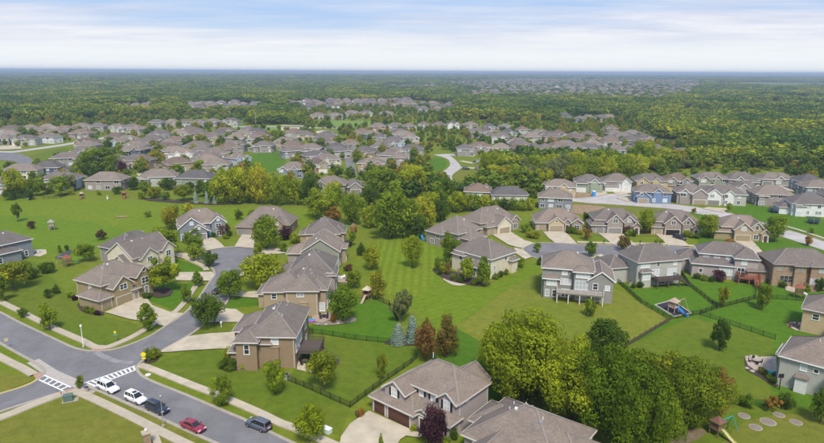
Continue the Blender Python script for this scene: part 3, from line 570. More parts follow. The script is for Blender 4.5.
def house(label, anchor, al, a, blocks, wall='taupe', roof=None, trim=None, wins=(), garages=(), doors=(), extra=None, walls2=(), caps=True, group=None, vents=6, shutters=None, name='house', detail=2):
    """anchor: photo pixel + height that shows the local point al; a: direction of the local x axis in degrees; the front faces local -y"""
    global HOUSES
    HOUSES += 1
    roof = roof or ROOF; trim = trim or TRIM
    w = P(*anchor) if len(anchor) == 3 else Vector((anchor[0], anchor[1], 0)); ca, sa = math.cos(R(a)), math.sin(R(a))
    org = Vector((w.x - (al[0] * ca - al[1] * sa), w.y - (al[0] * sa + al[1] * ca), 0))
    root = empty(name, org, R(a)); tag(root, label, 'house', group)
    wb = {}; rb = MB(); cb = MB() if caps else None; fb = MB()
    xs = []
    for i, b in enumerate(blocks):
        wm = b[7] if len(b) > 7 and b[7] else wall
        block_wall(wb.setdefault(wm, MB()), b, i); block_roof(rb, cb, fb if detail > 0 else None, b)
        xs.append(((b[0] + b[1]) / 2, (b[2] + b[3]) / 2, max(b[1] - b[0], b[3] - b[2]) / 2))
    for k, m in wb.items(): m.build('wall', WALLS[k], root)
    ro = rb.build('roof', roof, root)
    if detail > 0: fb.build('fascia', trim, root)
    if cb is not None and cb.f: cb.build('ridge_cap', CAP, ro)
    for bx, by, br in xs: FOOT.append((org.x + bx * ca - by * sa, org.y + bx * sa + by * ca, br + 1.5))
    pane_default = GLASS
    for wd in wins:
        face, u, z, ww, hh = wd[:5]; cols = wd[5] if len(wd) > 5 else max(1, round(ww / 0.9)); pm = wd[6] if len(wd) > 6 else pane_default
        v = face_plane(blocks, face, u, z)
        if v is None: continue
        loc = (u, v, z) if face in 'FB' else (v, u, z)
        fm, pmesh = window_meshes(ww, hh, cols, 2 if hh > 1.0 and detail > 1 else 1, TRIMW if detail < 2 else trim if trim is not TRIM else TRIMW, pm)
        wo_ = inst('window', fm, root, loc, FROT[face]); inst('pane', pmesh, wo_)
        if shutters and ww <= 1.4 and face == 'F':
            for sx in (-1, 1):
                sh = MB(); sh.box(-0.22, 0.22, -0.05, 0.04, -hh / 2, hh / 2); inst('shutter', sh.mesh('shutter', shutters), root, (u + sx * (ww / 2 + 0.38), v, z))
    for gd in garages:
        face, u, ww, mk = gd[:4]; hh = gd[4] if len(gd) > 4 else 2.25
        v = face_plane(blocks, face, u, 1.0); loc = (u, v, 0.06) if face in 'FB' else (v, u, 0.06)
        gm, tm = garage_mesh(ww, hh, DOORS[mk], trim); g = inst('garage_door', gm, root, loc, FROT[face]); inst('door_trim', tm, g)
    for dd in doors:
        face, u, z, ww, hh, mk = dd; v = face_plane(blocks, face, u, z + 1)
        if v is None: continue
        loc = (u, v, z) if face in 'FB' else (v, u, z)
        gm, tm = garage_mesh(ww, hh, DOORS[mk], TRIMW); g = inst('door', gm, root, loc, FROT[face]); inst('door_frame', tm, g)
    # roof vents and pipes sit on the slope of the biggest block
    if vents and detail > 1:
        b = max(blocks, key=lambda q: (q[1] - q[0]) * (q[3] - q[2])); x0, x1, y0, y1, h, kind, p = b[:7]
        for k in range(vents):
            u = x0 + (x1 - x0) * random.uniform(0.25, 0.75); sgn = 1 if k % 2 else -1
            ym = (y0 + y1) / 2; dd = random.uniform(0.6, 1.6)
            if (x1 - x0) < (y1 - y0):
                xm = (x0 + x1) / 2; v = y0 + (y1 - y0) * random.uniform(0.3, 0.7); half = (x1 - x0) / 2 + 0.5; x, y = xm + sgn * dd, v
            else: half = (y1 - y0) / 2 + 0.5; x, y = u, ym + sgn * dd
            if kind == 'hip':
                m = min(x - x0 + .5, x1 + .5 - x, y - y0 + .5, y1 + .5 - y); z = h + 0.2 + m * p
            else: z = h + 0.2 + (half - dd) * p
            vb = MB()
            if k < 4: vb.box(-0.22, 0.22, -0.22, 0.22, -0.3, 0.16); vb.build('roof_vent', TRIMW if k == 0 else METAL, ro, (x, y, z))
            else: vb.tube([(0, 0, -0.3), (0, 0, 0.45)], 0.07, 6); vb.build('vent_pipe', TRIMW, ro, (x, y, z))
    if detail > 1:
        b = blocks[0]; dp = MB(); dp.bar((0, 0, 0.05), (0, 0, b[4] - 0.05), 0.10, 0.08); dm = dp.mesh('downpipe', trim)
        for x, y in ((b[0] - 0.06, b[3] - 0.25), (b[1] + 0.06, b[3] - 0.25), (b[0] - 0.06, b[2] + 0.3), (b[1] + 0.06, b[2] + 0.3)): inst('downpipe', dm, root, (x, y, 0))
    if extra: extra(root)
    return root
def deck(root, x0, x1, y0, y1, z, mat, rail_sides='FBLR', stairs=None, posts=True, railmat=None, postmat=None):
    d = MB(); n = max(3, int((x1 - x0) / 0.28))
    for i in range(n): d.box(x0 + (x1 - x0) * i / n + 0.012, x0 + (x1 - x0) * (i + 1) / n - 0.012, y0, y1, z - 0.05, z)
    d.box(x0 + 0.02, x1 - 0.02, y0 + 0.02, y1 - 0.02, z - 0.32, z - 0.055); dk = d.build('deck', mat, root)
    if posts:
        k = max(2, round((x1 - x0) / 3.0) + 1)
        for i in range(k):
            x = x0 + 0.15 + (x1 - x0 - 0.3) * i / (k - 1)
            pb = MB(); pb.box(-0.12, 0.12, -0.12, 0.12, 0, z - 0.32); pb.build('post', postmat or mat, dk, (x, y1 - 0.2, 0))
    segs = {'F': ((x0, y0), (x1, y0)), 'B': ((x0, y1), (x1, y1)), 'L': ((x0, y0), (x0, y1)), 'R': ((x1, y0), (x1, y1))}
    for s in rail_sides:
        (ax, ay), (bx, by) = segs[s]; L = math.hypot(bx - ax, by - ay); r = MB()
        r.bar((ax, ay, z + 1.0), (bx, by, z + 1.0), 0.09, 0.06); r.bar((ax, ay, z + 0.14), (bx, by, z + 0.14), 0.05, 0.05)
        m = max(2, int(L / 0.16))
        for i in range(m + 1):
            t = i / m; x, y = ax + (bx - ax) * t, ay + (by - ay) * t; q = 0.05 if i % 12 == 0 else 0.022
            r.box(x - q, x + q, y - q, y + q, z, z + 1.0)
        r.build('railing', railmat or mat, dk)
    if stairs:
        sx, sy, dx, dy, wd = stairs; ns = max(3, int(z / 0.19)); sb = MB()
        for i in range(ns):
            zz = z - (i + 1) * z / (ns + 1); cx, cy = sx + dx * 0.27 * (i + 0.5), sy + dy * 0.27 * (i + 0.5)
            if dx: sb.box(cx - 0.14, cx + 0.14, cy - wd / 2, cy + wd / 2, zz - 0.06, zz)
            else: sb.box(cx - wd / 2, cx + wd / 2, cy - 0.14, cy + 0.14, zz - 0.06, zz)
        for s in (-1, 1):
            ox, oy = (0, s * wd / 2) if dx else (s * wd / 2, 0); L = ns * 0.27
            sb.bar((sx + ox, sy + oy, z - 0.1), (sx + ox + dx * L, sy + oy + dy * L, 0.1), 0.06, 0.26); sb.bar((sx + ox, sy + oy, z + 0.9), (sx + ox + dx * L, sy + oy + dy * L, 1.0), 0.07, 0.06)
            for i in range(ns + 1): t = i / ns; sb.box(sx + ox + dx * L * t - .02, sx + ox + dx * L * t + .02, sy + oy + dy * L * t - .02, sy + oy + dy * L * t + .02, max(0, (1 - t) * z - 0.05), z + 0.9 - t * (z - 0.1))
        sb.build('stairs', mat, dk)
    return dk
def columns(root, pts, z, mat, r=0.16):
    for x, y in pts:
        c = MB(); c.box(-r - 0.08, r + 0.08, -r - 0.08, r + 0.08, 0, 0.9); c.box(-r, r, -r, r, 0.9, z); c.build('porch_column', mat, root, (x, y, 0))
def chimney(root, x, y, w, d, z, mat):
    c = MB(); c.box(-w / 2, w / 2, -d / 2, d / 2, 0, z); c.box(-w / 2 - 0.08, w / 2 + 0.08, -d / 2 - 0.08, d / 2 + 0.08, z, z + 0.15); c.build('chimney', WALLS[mat], root, (x, y, 0))
def meter(root, x, y, z=0.9):
    c = MB(); c.box(-0.2, 0.2, -0.12, 0.12, -0.3, 0.3); c.build('utility_meter', METAL, root, (x, y, z))

# ---- house facing the cul-de-sac on the left: tan, three garage doors in two gables
def ex1(r):
    columns(r, [(9.5, -0.2), (10.6, -0.2)], 2.9, TRIM); meter(r, 2.2, 5.0, 1.2)
house('khaki two-storey house with two front gables and tan garage doors beside the corner lawn', (100.2, 312, 0), (0, 0), 62,
      [(2.4, 15.2, 2.0, 12.0, 5.6, 'hip', 0.72), (0, 4.2, 0, 7.8, 2.85, 'hip', 0.55), (3.9, 9.3, -0.7, 7, 4.7, 'gy', 0.85), (10.9, 15.4, -0.5, 6.5, 5.6, 'gy', 0.95), (9.0, 11.2, -0.6, 2.2, 2.9, 'hip', 0.4)],
      'khaki', ROOF, TRIM, [('F', 6.6, 4.7, 1.9, 1.3, 2), ('F', 9.9, 4.6, 1.2, 1.4, 1), ('F', 13.2, 4.4, 1.9, 1.6, 2), ('F', 13.4, 1.7, 1.0, 1.9, 1), ('F', 13.15, 7.2, 0.8, 0.7, 1), ('L', 6.5, 4.6, 0.9, 1.1), ('B', 6, 4.4, 1.5, 1.3), ('B', 11, 4.4, 1.5, 1.3), ('B', 6, 1.6, 2.2, 1.8), ('B', 11, 1.6, 2.2, 1.8), ('R', 7, 4.4, 1.2, 1.3)],
      [('F', 1.95, 2.6, 'khaki'), ('F', 6.6, 4.6, 'khaki')], [('F', 10.1, 0.05, 1.1, 2.2, 'tan')], ex1, vents=5)
house('cream-gabled two-storey house between the khaki house and a dark-roofed one', (118.3, 244.5, 9.3), (0, 5.2), 64,
      [(0, 14, 0, 10.5, 5.6, 'gx', 0.72), (-1.6, 5, 1.0, 6.2, 4.2, 'gx', 0.72), (2.0, 8.0, -1.2, 6, 5.0, 'gy', 0.8), (10, 14.4, -0.8, 6, 5.6, 'gy', 0.9)],
      'cream', ROOF, TRIM, [('L', 7.4, 4.0, 1.0, 1.3), ('F', 5, 4.6, 1.6, 1.2), ('F', 12.2, 4.4, 1.6, 1.5), ('F', 12.2, 1.6, 1.4, 1.6), ('B', 4, 4.4, 1.4, 1.3), ('B', 10, 4.4, 1.4, 1.3)], [('F', 5, 4.8, 'tan')], [('F', 9, 0.05, 1.0, 2.2, 'tan')], vents=5)
house('dark grey hipped-roof house behind the cream-gabled one, side on to the meadow', (131, 231.5, 8.4), (7.5, 5.5), 62,
      [(0, 15, 0, 11, 4.6, 'hip', 0.62), (1, 7, -2, 6, 3.2, 'hip', 0.6), (12, 16.5, -1.0, 5, 4.2, 'hip', 0.5)], 'grey', ROOFD, TRIM,
      [('R', 4, 3.2, 1.4, 1.2), ('F', 14, 3.0, 1.6, 1.2), ('B', 4, 3.2, 1.4, 1.2), ('B', 10, 3.2, 1.4, 1.2), ('L', 5, 3.0, 1.2, 1.2)], [('F', 4, 4.8, 'grey')], [('F', 10, 0.05, 1.0, 2.2, 'tan')], vents=5)
house('blue-grey house with a low back roof and concrete patio at the edge of the meadow', (31, 238.5, 5.8), (14, 0), 58,
      [(0, 14, 0, 10, 5.6, 'hip', 0.55), (-2, 9.5, -2.2, 4, 3.4, 'hip', 0.42)], 'bluegrey', ROOFD, TRIMW, [('F', 4.5, 4.7, 1.6, 1.0, 2), ('F', 12, 1.4, 0.9, 1.6, 1), ('F', 3, 1.5, 1.8, 1.5), ('R', 4, 4.2, 1.2, 1.3), ('R', 7, 1.4, 1.2, 1.3)], vents=5)
# ---- round the bulb
house('blue-grey house with three nested white-trimmed front gables and a teal door', (179.5, 241, 0), (0, 0), 24,
      [(0.5, 15.6, 1.2, 11.5, 5.2, 'hip', 0.78), (0.2, 8.6, -0.6, 7, 4.3, 'gy', 0.78), (4.0, 9.2, -2.0, 4, 3.3, 'gy', 0.75), (11.0, 15.8, -0.2, 6, 5.2, 'gy', 0.85)],
      'bluegrey', ROOF, TRIMW, [('F', 4.4, 6.0, 1.0, 1.0, 1, BLIND_REFL), ('F', 6.6, 4.5, 0.8, 0.8, 1, BLIND_REFL), ('F', 13.4, 4.3, 1.8, 1.5, 2), ('F', 13.4, 1.6, 1.6, 1.7, 2), ('F', 13.4, 6.6, .8, .8, 1, BLIND_REFL), ('L', 5, 3.4, 1.2, 1.3), ('L', 8.5, 3.4, 1.2, 1.3), ('B', 4, 4, 1.4, 1.3), ('B', 11, 4, 1.4, 1.3)],
      [('F', 6.6, 4.6, 'grey'), ('F', 2.0, 2.6, 'grey')], [('F', 10.1, 0.05, 1.1, 2.3, 'teal')], vents=4)
house('brown brick house with broad hipped roof and arched gables at the bulb', (268.5, 205.5, 9.6), (10, 6.5), -4,
      [(1, 19, 1.0, 12.5, 3.6, 'hip', 0.88), (0, 6.6, -0.8, 6, 3.0, 'hip', 0.6), (7.0, 11.0, -0.2, 5, 3.9, 'gy', 0.95), (12.6, 17, 0.0, 5, 3.9, 'gy', 0.95)],
      'brick', ROOF, TRIMD, [('F', 9, 4.4, 1.2, 1.3, 1), ('F', 14.8, 4.4, 1.3, 1.4, 1, BLIND_REFL), ('F', 14.8, 1.6, 1.8, 1.7), ('F', 17.9, 1.6, 1.0, 1.5), ('L', 6, 1.6, 1.2, 1.3), ('R', 6, 1.6, 1.2, 1.3), ('B', 5, 1.6, 1.6, 1.4), ('B', 10, 1.6, 2.2, 1.8), ('B', 15, 1.6, 1.6, 1.4)], [('F', 2.9, 4.6, 'grey')], [('F', 9, 0.05, 1.2, 2.3, 'tan')], vents=4)
# ---- row with backs to the mown strip (fronts face the cul-de-sac, so local x runs towards the camera)
house('tan hipped house nearest the tall trees, last of the row behind the cul-de-sac', (323.5, 217.5, 9.6), (6.5, 6.2), -88,
      [(0, 13, 1, 12, 5.4, 'hip', 0.72), (0, 6, -2, 6, 3.4, 'hip', 0.6), (3, 10, 9, 13.4, 5.0, 'hip', 0.65)], 'tan', ROOF, TRIM,
      [('R', 4, 4.2, 1.3, 1.3), ('R', 8.5, 4.2, 1.3, 1.3), ('R', 8.5, 1.5, 1.4, 1.4), ('B', 5, 4.0, 1.4, 1.3), ('B', 5, 1.5, 2.2, 1.9), ('B', 11, 1.5, 1.4, 1.4), ('F', 10, 4.2, 1.4, 1.3)], [('F', 3, 4.6, 'tan')], [('F', 8, 0.05, 1, 2.2, 'tan')], vents=5)
house('sage house with a wide plain gable end in the row', (320, 239.5, 9.4), (12.5, 7.0), -88,
      [(0, 12.5, 1.5, 12.5, 5.4, 'gx', 0.66, 'sage'), (2, 8.5, -3.5, 6, 3.8, 'hip', 0.6, 'taupe'), (1, 6, 8.5, 14.0, 4.6, 'hip', 0.6, 'tan')], 'sage', ROOFT, TRIM,
      [('R', 10, 4.0, 1.0, 1.2), ('B', 3.5, 1.6, 2.4, 2.0), ('B', 9.5, 4.2, 1.4, 1.3), ('B', 9.5, 1.5, 1.6, 1.6), ('F', 10.5, 4.2, 1.4, 1.3)], [('F', 5, 4.8, 'tan')], [('F', 9.6, 0.05, 1, 2.2, 'tan')], vents=4)
house('taupe house with a row of white upper windows in the middle of the row', (313, 251.5, 10.2), (7.6, 6.8), -89,
      [(1, 14, 1.5, 12.5, 6.2, 'hip', 0.72), (2, 9, -3.0, 6, 4.0, 'hip', 0.6), (9, 14.6, 8, 13.4, 5.6, 'hip', 0.7)], 'taupe', ROOF, TRIM,
      [('R', 3.2, 5.3, 1.5, 1.2, 1, BLIND_REFL), ('R', 5.2, 5.3, 1.2, 1.2, 1, BLIND_REFL), ('R', 8.6, 5.2, 1.6, 1.2, 1), ('R', 11.4, 4.6, 1.3, 1.2, 1, BLIND_REFL), ('B', 11.5, 4.2, 1.4, 1.4), ('B', 6, 4.2, 1.4, 1.4), ('B', 6, 1.6, 2.2, 2.0), ('B', 11.5, 1.5, 1.6, 1.7)], [('F', 5.5, 4.8, 'tan')], [('F', 11, 0.05, 1, 2.2, 'tan')], vents=5)
def ex10(r):
    chimney(r, 14.25, 8.8, 0.5, 1.8, 3.6, 'tan')
house('tan house with a pink-paved patio behind it, beside the brown house with a deck', (317.5, 291, 6.5), (14, 12.2), -89,
      [(0, 14, 4.5, 12.2, 6.4, 'hip', 0.68), (3, 13.2, -1.0, 9, 5.9, 'hip', 0.62), (1, 8.5, -3.5, 5, 3.6, 'hip', 0.55), (4, 12, 9, 14.0, 6.0, 'hip', 0.6)], 'tan', ROOF, TRIM,
      [('R', 8.0, 5.5, 1.5, 0.9, 2), ('R', 1.5, 4.8, 1.1, 1.2), ('B', 10, 4.6, 1.5, 1.4, 2), ('B', 10, 1.7, 1.8, 2.1, 2, BLIND_REFL), ('B', 6, 4.6, 1.5, 1.4), ('B', 6, 1.7, 1.8, 2.1), ('R', 12.9, 1.6, 1.2, 2.1, 1, BLIND_REFL)], [('F', 4.7, 4.8, 'tan')], [('F', 10, 0.05, 1, 2.2, 'tan')], ex10, vents=6)
def ex11(r):
    deck(r, 8.6, 14.4, 12.2, 16.6, 2.7, DECKB, 'BLR', stairs=(13.6, 16.6, 0, 1, 1.4)); columns(r, [(14.6, -0.6), (11.6, -0.6)], 3.2, TRIM); chimney(r, 16.2, 8.0, 0.7, 1.7, 4.6, 'brown'); meter(r, 16.1, 6.2, 1.3)
    l = MB()
    for i in range(40): l.box(8.7 + i * 0.142, 8.75 + i * 0.142, 16.3, 16.34, 0, 2.3)
    l.build('deck_lattice', DECKB, r)
house('brown two-storey house with corner bay and dark deck on the corner of the street', (294.5, 336.5, 6.9), (16, 12.0), -91,
      [(1.5, 16, 3.0, 12.0, 6.7, 'hip', 0.72), (14, 17.4, 0.6, 4.7, 6.1, 'hip', 0.72), (0.5, 8.5, -2.4, 8, 4.4, 'hip', 0.62), (9, 16, 0.0, 7, 5.2, 'hip', 0.66), (11, 15.6, -1.2, 2.5, 3.1, 'hip', 0.4)], 'brown', ROOF, TRIM,
      [('R', 2.7, 4.6, 0.9, 1.9, 1), ('R', 8.0, 5.75, 1.3, 1.1, 1, BLIND_REFL), ('B', 14.6, 4.4, 1.3, 2.6, 1, BLIND_REFL), ('B', 12.6, 4.6, 1.2, 2.4, 1, BLIND_REFL), ('B', 10.2, 4.6, 1.8, 2.2, 2, BLIND_REFL), ('B', 5, 4.6, 1.5, 1.4), ('B', 12, 1.4, 1.8, 2.2, 2), ('B', 5, 1.4, 1.5, 1.4), ('F', 4, 3.4, 1.2, 1.0)], [('F', 2.6, 2.6, 'tan'), ('F', 6.2, 4.2, 'tan')], [('F', 12.4, 0.05, 1.1, 2.3, 'brown')], ex11, vents=9)
# ---- foreground
def ex12(r):
    columns(r, [(15.2, 1.5), (12.4, 1.5)], 2.9, TRIM, 0.13); meter(r, 15.85, 10.0, 0.9)
    f = MB(); f.tube([(0, 0, 0), (0, 0, 1.1)], 0.06, 6); f.build('antenna_mast', TRIMW, r, (6.2, 9.3, 8.6))
    d = MB(); d.box(-0.45, 0.45, -0.02, 0.02, -0.35, 0.35); d.build('gable_vent', TRIMW, r, (15.82, 6.4, 5.2), math.pi / 2)
house('mauve-grey two-storey house with brown garage doors and dark shutters', (368, 396, 2.9), (-0.5, -0.5), -40,
      [(3.6, 15.8, 3.8, 12.6, 5.7, 'hip', 0.72), (0, 9.4, 0, 12.4, 2.8, 'hip', 0.54), (2.2, 6.6, 0.9, 8, 4.9, 'gy', 0.72), (12.2, 15.5, 3.2, 8, 5.5, 'gy', 0.78), (9.2, 15.9, 1.2, 4.2, 2.85, 'hip', 0.55), (9.6, 11.8, 0.8, 4.0, 2.95, 'gy', 0.7), (9, 14.6, 9, 14.2, 5.4, 'gy', 0.7)], 'mauve', ROOFT, TRIM,
      [('F', 4.4, 4.75, 1.1, 1.5, 2, BLIND_REFL), ('F', 8.0, 4.9, 0.8, 1.3, 1, BLIND_REFL), ('F', 10.6, 4.9, 0.8, 1.3, 1, BLIND_REFL), ('F', 13.85, 4.7, 1.1, 1.9, 2, BLIND_REFL), ('F', 14.2, 1.7, 1.2, 1.7, 1), ('B', 6, 4.4, 1.3, 1.3), ('B', 12, 4.4, 1.5, 1.3), ('B', 12, 1.6, 2.4, 2.0), ('B', 6, 1.6, 1.4, 1.4), ('L', 6, 1.6, 1.2, 1.2)],
      [('F', 1.75, 2.5, 'brown'), ('F', 6.2, 4.8, 'brown')], [('F', 10.7, 0.1, 1.1, 2.2, 'brown')], ex12, vents=8, shutters=plain('shutter_plum', (0.035, 0.02, 0.022), 0.5))
house('house of which mostly the hipped taupe roof shows, beside the large yellow-green trees', (531, 407.5, 8.6), (8, 8.2), -38,
      [(0.5, 15.5, 1.5, 14.5, 4.3, 'hip', 0.62), (-1.5, 5.5, 6.5, 13.2, 3.6, 'hip', 0.6), (9.5, 17.2, 5.5, 12.5, 3.6, 'hip', 0.6), (3, 9, -1.5, 6, 4.0, 'gy', 0.62)], 'taupe', ROOFT, TRIM,
      [('B', 4, 2.6, 1.4, 1.3), ('B', 11, 2.6, 1.4, 1.3), ('R', 9, 1.8, 1.4, 1.3), ('L', 9, 1.8, 1.4, 1.3), ('F', 6, 3.6, 1.3, 1.3)], [('F', 6, 4.8, 'brown')], [('F', 12, 0.05, 1, 2.2, 'brown')], vents=8)
# ---- middle: cream house and its two neighbours
def ex14(r):
    pb = MB()
    for x in (4.2, 6.8):
        for y in (15.4, 17.6): pb.box(x - .13, x + .13, y - .13, y + .13, 0, 2.6)
    for i in range(8): x = 3.8 + i * 0.49; pb.box(x, x + .09, 14.9, 18.1, 2.75, 2.95)
    for y in (15.4, 17.6): pb.box(3.7, 7.3, y - .07, y + .07, 2.55, 2.75)
    pb.build('pergola', plain('pergola_tan', (0.42, 0.31, 0.22), 0.8, 0.1), r); columns(r, [(-0.9, 1.2)], 4.2, TRIM); meter(r, -0.05, 9.4, 1.4)
house('cream two-storey house with a pergola and curved patio bed behind it', (490.5, 279, 0), (0, 11.4), 134,
      [(0, 14.5, 0, 11.4, 5.8, 'hip', 0.62), (2.2, 7.2, 9.5, 14.0, 3.2, 'hip', 0.55), (9.5, 14.0, 8.5, 12.6, 5.0, 'hip', 0.5), (-1.2, 2.2, 0.2, 3.0, 3.9, 'hip', 0.5)], 'cream', ROOF, TRIMW,
      [('B', 1.4, 4.6, 0.8, 1.1, 1), ('B', 10.5, 4.2, 0.9, 1.0, 1), ('B', 4.7, 1.7, 2.4, 1.8, 3), ('L', 9.8, 3.0, 0.9, 1.2, 1), ('L', 4.6, 4.7, 1.0, 0.9, 1), ('B', 9.6, 1.6, 1.4, 1.5), ('R', 4, 4.4, 1.2, 1.3)], [('F', 6, 4.8, 'white')], [('F', 10, 0.05, 1, 2.2, 'tan')], ex14, vents=5)
house('taupe pyramid-roofed house behind the cream one, side lawn towards the mown strip', (457, 216, 9.6), (6.5, 6.5), 134,
      [(0.5, 12.5, 0.5, 12.5, 5.2, 'hip', 0.7), (-3.5, 4, 3, 10.5, 3.6, 'hip', 0.66), (6, 13.4, 8, 14.4, 4.4, 'hip', 0.55)], 'taupe', ROOF, TRIM,
      [('B', 8, 3.4, 1.5, 1.3), ('B', 4, 3.9, 1.5, 1.3), ('B', 10.5, 1.4, 1.4, 1.4), ('L', 6, 2.4, 1.6, 0.9), ('L', 9.5, 4.2, 1.4, 0.6), ('R', 6, 4.2, 1.2, 1.3)], [('F', 4, 4.8, 'tan')], vents=5)
house('cream-gabled house with two tan garage doors by the second bulb', (489.5, 236, 0), (0, 0), 34,
      [(-2, 15.5, 3, 13.5, 4.2, 'hip', 0.76), (-0.5, 4, 0.8, 7, 3.0, 'hip', 0.6), (3.6, 10.2, -0.4, 7, 3.2, 'gy', 0.8, 'cream'), (12, 15.8, 1.4, 6, 3.6, 'gy', 0.9, 'stone')], 'tan', ROOF, TRIM,
      [('F', 13.9, 1.6, 1.6, 1.7, 2), ('F', 13.9, 4.6, .8, .8, 1), ('L', 7, 2.6, 1.4, 1.3), ('L', 10, 2.6, 1.4, 1.3), ('R', 8, 1.7, 1.4, 1.3), ('B', 4, 2.8, 1.6, 1.3), ('B', 10, 2.8, 1.6, 1.3)], [('F', 1.9, 2.6, 'tan'), ('F', 6.9, 4.8, 'tan')], [('F', 11.1, 0.05, 1.1, 2.2, 'brown')], vents=5)
# ---- row across the second cul-de-sac, fronts to the camera
def exarch(x, y):
    def f(r): columns(r, [(x - 0.8, y), (x + 0.8, y)], 2.6, TRIM, 0.13)
    return f
house('low stone-fronted house with broad roof and one cream garage gable', (560, 231.5, 0), (9, 0), -2,
      [(0.5, 17.5, 1.8, 12.5, 3.2, 'hip', 0.72), (0, 5.2, 1.2, 8, 2.9, 'hip', 0.6, 'tan'), (4.6, 10.4, -0.2, 7, 3.0, 'gy', 0.72, 'sand'), (10.6, 12.8, 0.8, 4, 3.2, 'gy', 0.9, 'stone'), (13.2, 17.2, 0.2, 6, 3.0, 'gy', 0.7, 'stone')], 'stone', ROOFT, TRIM,
      [('F', 15.2, 1.6, 1.8, 1.6, 2), ('F', 7.5, 4.0, 0.8, 0.7, 1), ('L', 8, 1.6, 1.2, 1.2), ('R', 8, 1.6, 1.2, 1.2), ('B', 5, 1.6, 2, 1.5), ('B', 12, 1.6, 2, 1.5)], [('F', 2.4, 2.6, 'tan'), ('F', 7.5, 4.8, 'tan')], [('F', 11.7, 0.05, 1.1, 2.3, 'brown')], exarch(11.7, 0.4), vents=4)
house('taupe stone house with two peaked front gables and a grey garage wing', (616, 234, 0), (9, 0), -5,
      [(1.5, 17.3, 2.2, 12.5, 4.6, 'hip', 0.62), (0, 6.4, 0.6, 8.5, 2.9, 'hip', 0.62, 'grey'), (5.6, 11.2, -0.2, 7, 4.2, 'gy', 0.95, 'taupe'), (11.9, 15.3, 0.8, 7, 4.6, 'gy', 1.0, 'stone'), (15.0, 17.6, 0.4, 5, 2.9, 'gy', 0.9, 'stone')], 'stone', ROOFT, TRIM,
      [('F', 8.4, 5.0, 1.6, 1.3, 2), ('F', 13.6, 5.0, 1.1, 1.3, 1), ('F', 13.6, 1.6, 1.6, 1.6, 2), ('L', 6, 1.6, 1.2, 1.1), ('R', 8, 4, 1.2, 1.3), ('B', 5, 4, 1.6, 1.3), ('B', 12, 4, 1.6, 1.3), ('B', 12, 1.5, 2, 1.5)], [('F', 3.2, 2.6, 'grey'), ('F', 8.4, 4.8, 'grey')], [('F', 16.3, 0.05, 1.1, 2.3, 'brown')], exarch(16.3, 0.1), vents=4)
house('taupe stone house with an open garage, two peaked front gables', (677, 236, 0), (9, 0), -8,
      [(1.5, 16.8, 2.2, 12.5, 4.6, 'hip', 0.62), (0, 5.0, 0.8, 8.5, 2.9, 'hip', 0.62, 'tan'), (4.4, 10.2, -0.2, 7, 4.3, 'gy', 0.9, 'stone'), (10.8, 14.4, 0.8, 7, 4.6, 'gy', 1.0, 'stone'), (14.2, 16.9, 0.3, 5, 3.0, 'gy', 0.9, 'stone')], 'stone', ROOFT, TRIM,
      [('F', 7.3, 4.9, 1.4, 1.3, 2), ('F', 12.6, 4.9, 1.1, 1.3, 1), ('F', 12.6, 1.6, 1.5, 1.6, 2), ('L', 6, 1.6, 1.2, 1.1), ('R', 8, 4, 1.2, 1.3), ('B', 5, 4, 1.6, 1.3), ('B', 12, 4, 1.6, 1.3)], [('F', 2.5, 2.5, 'tan'), ('F', 7.3, 4.8, 'dark')], [('F', 15.5, 0.05, 1.1, 2.3, 'brown')], exarch(15.5, 0.0), vents=4)  # the wide dark panel is the open garage's shade, painted as a flat door
house('tan house with a light garage gable and greenish wing ending the row', (742, 241.5, 0), (8.5, 0), -10,
      [(1.8, 17, 2.0, 12, 4.6, 'hip', 0.62), (-0.6, 6.5, 1.2, 9, 2.9, 'hip', 0.62, 'khaki'), (5.6, 11.4, -0.3, 7, 4.0, 'gy', 0.82, 'tan'), (11.6, 14.9, 0.9, 7, 4.8, 'gy', 1.0, 'tan'), (14.6, 17.2, 0.3, 5, 3.0, 'gy', 0.9, 'tan')], 'tan', ROOFT, TRIM,
      [('F', 8.5, 4.7, 1.4, 1.2, 2), ('F', 13.2, 5.0, 1.1, 1.3, 1), ('F', 13.2, 1.6, 1.5, 1.6, 2), ('L', 6, 1.6, 1.2, 1.1), ('R', 6, 4, 1.2, 1.3), ('R', 6, 1.6, 1.2, 1.3), ('B', 5, 4, 1.6, 1.3), ('B', 12, 4, 1.6, 1.3)], [('F', 8.5, 4.8, 'khaki')], [('F', 16, 0.05, 1.1, 2.3, 'brown')], exarch(16, 0.0), vents=4)
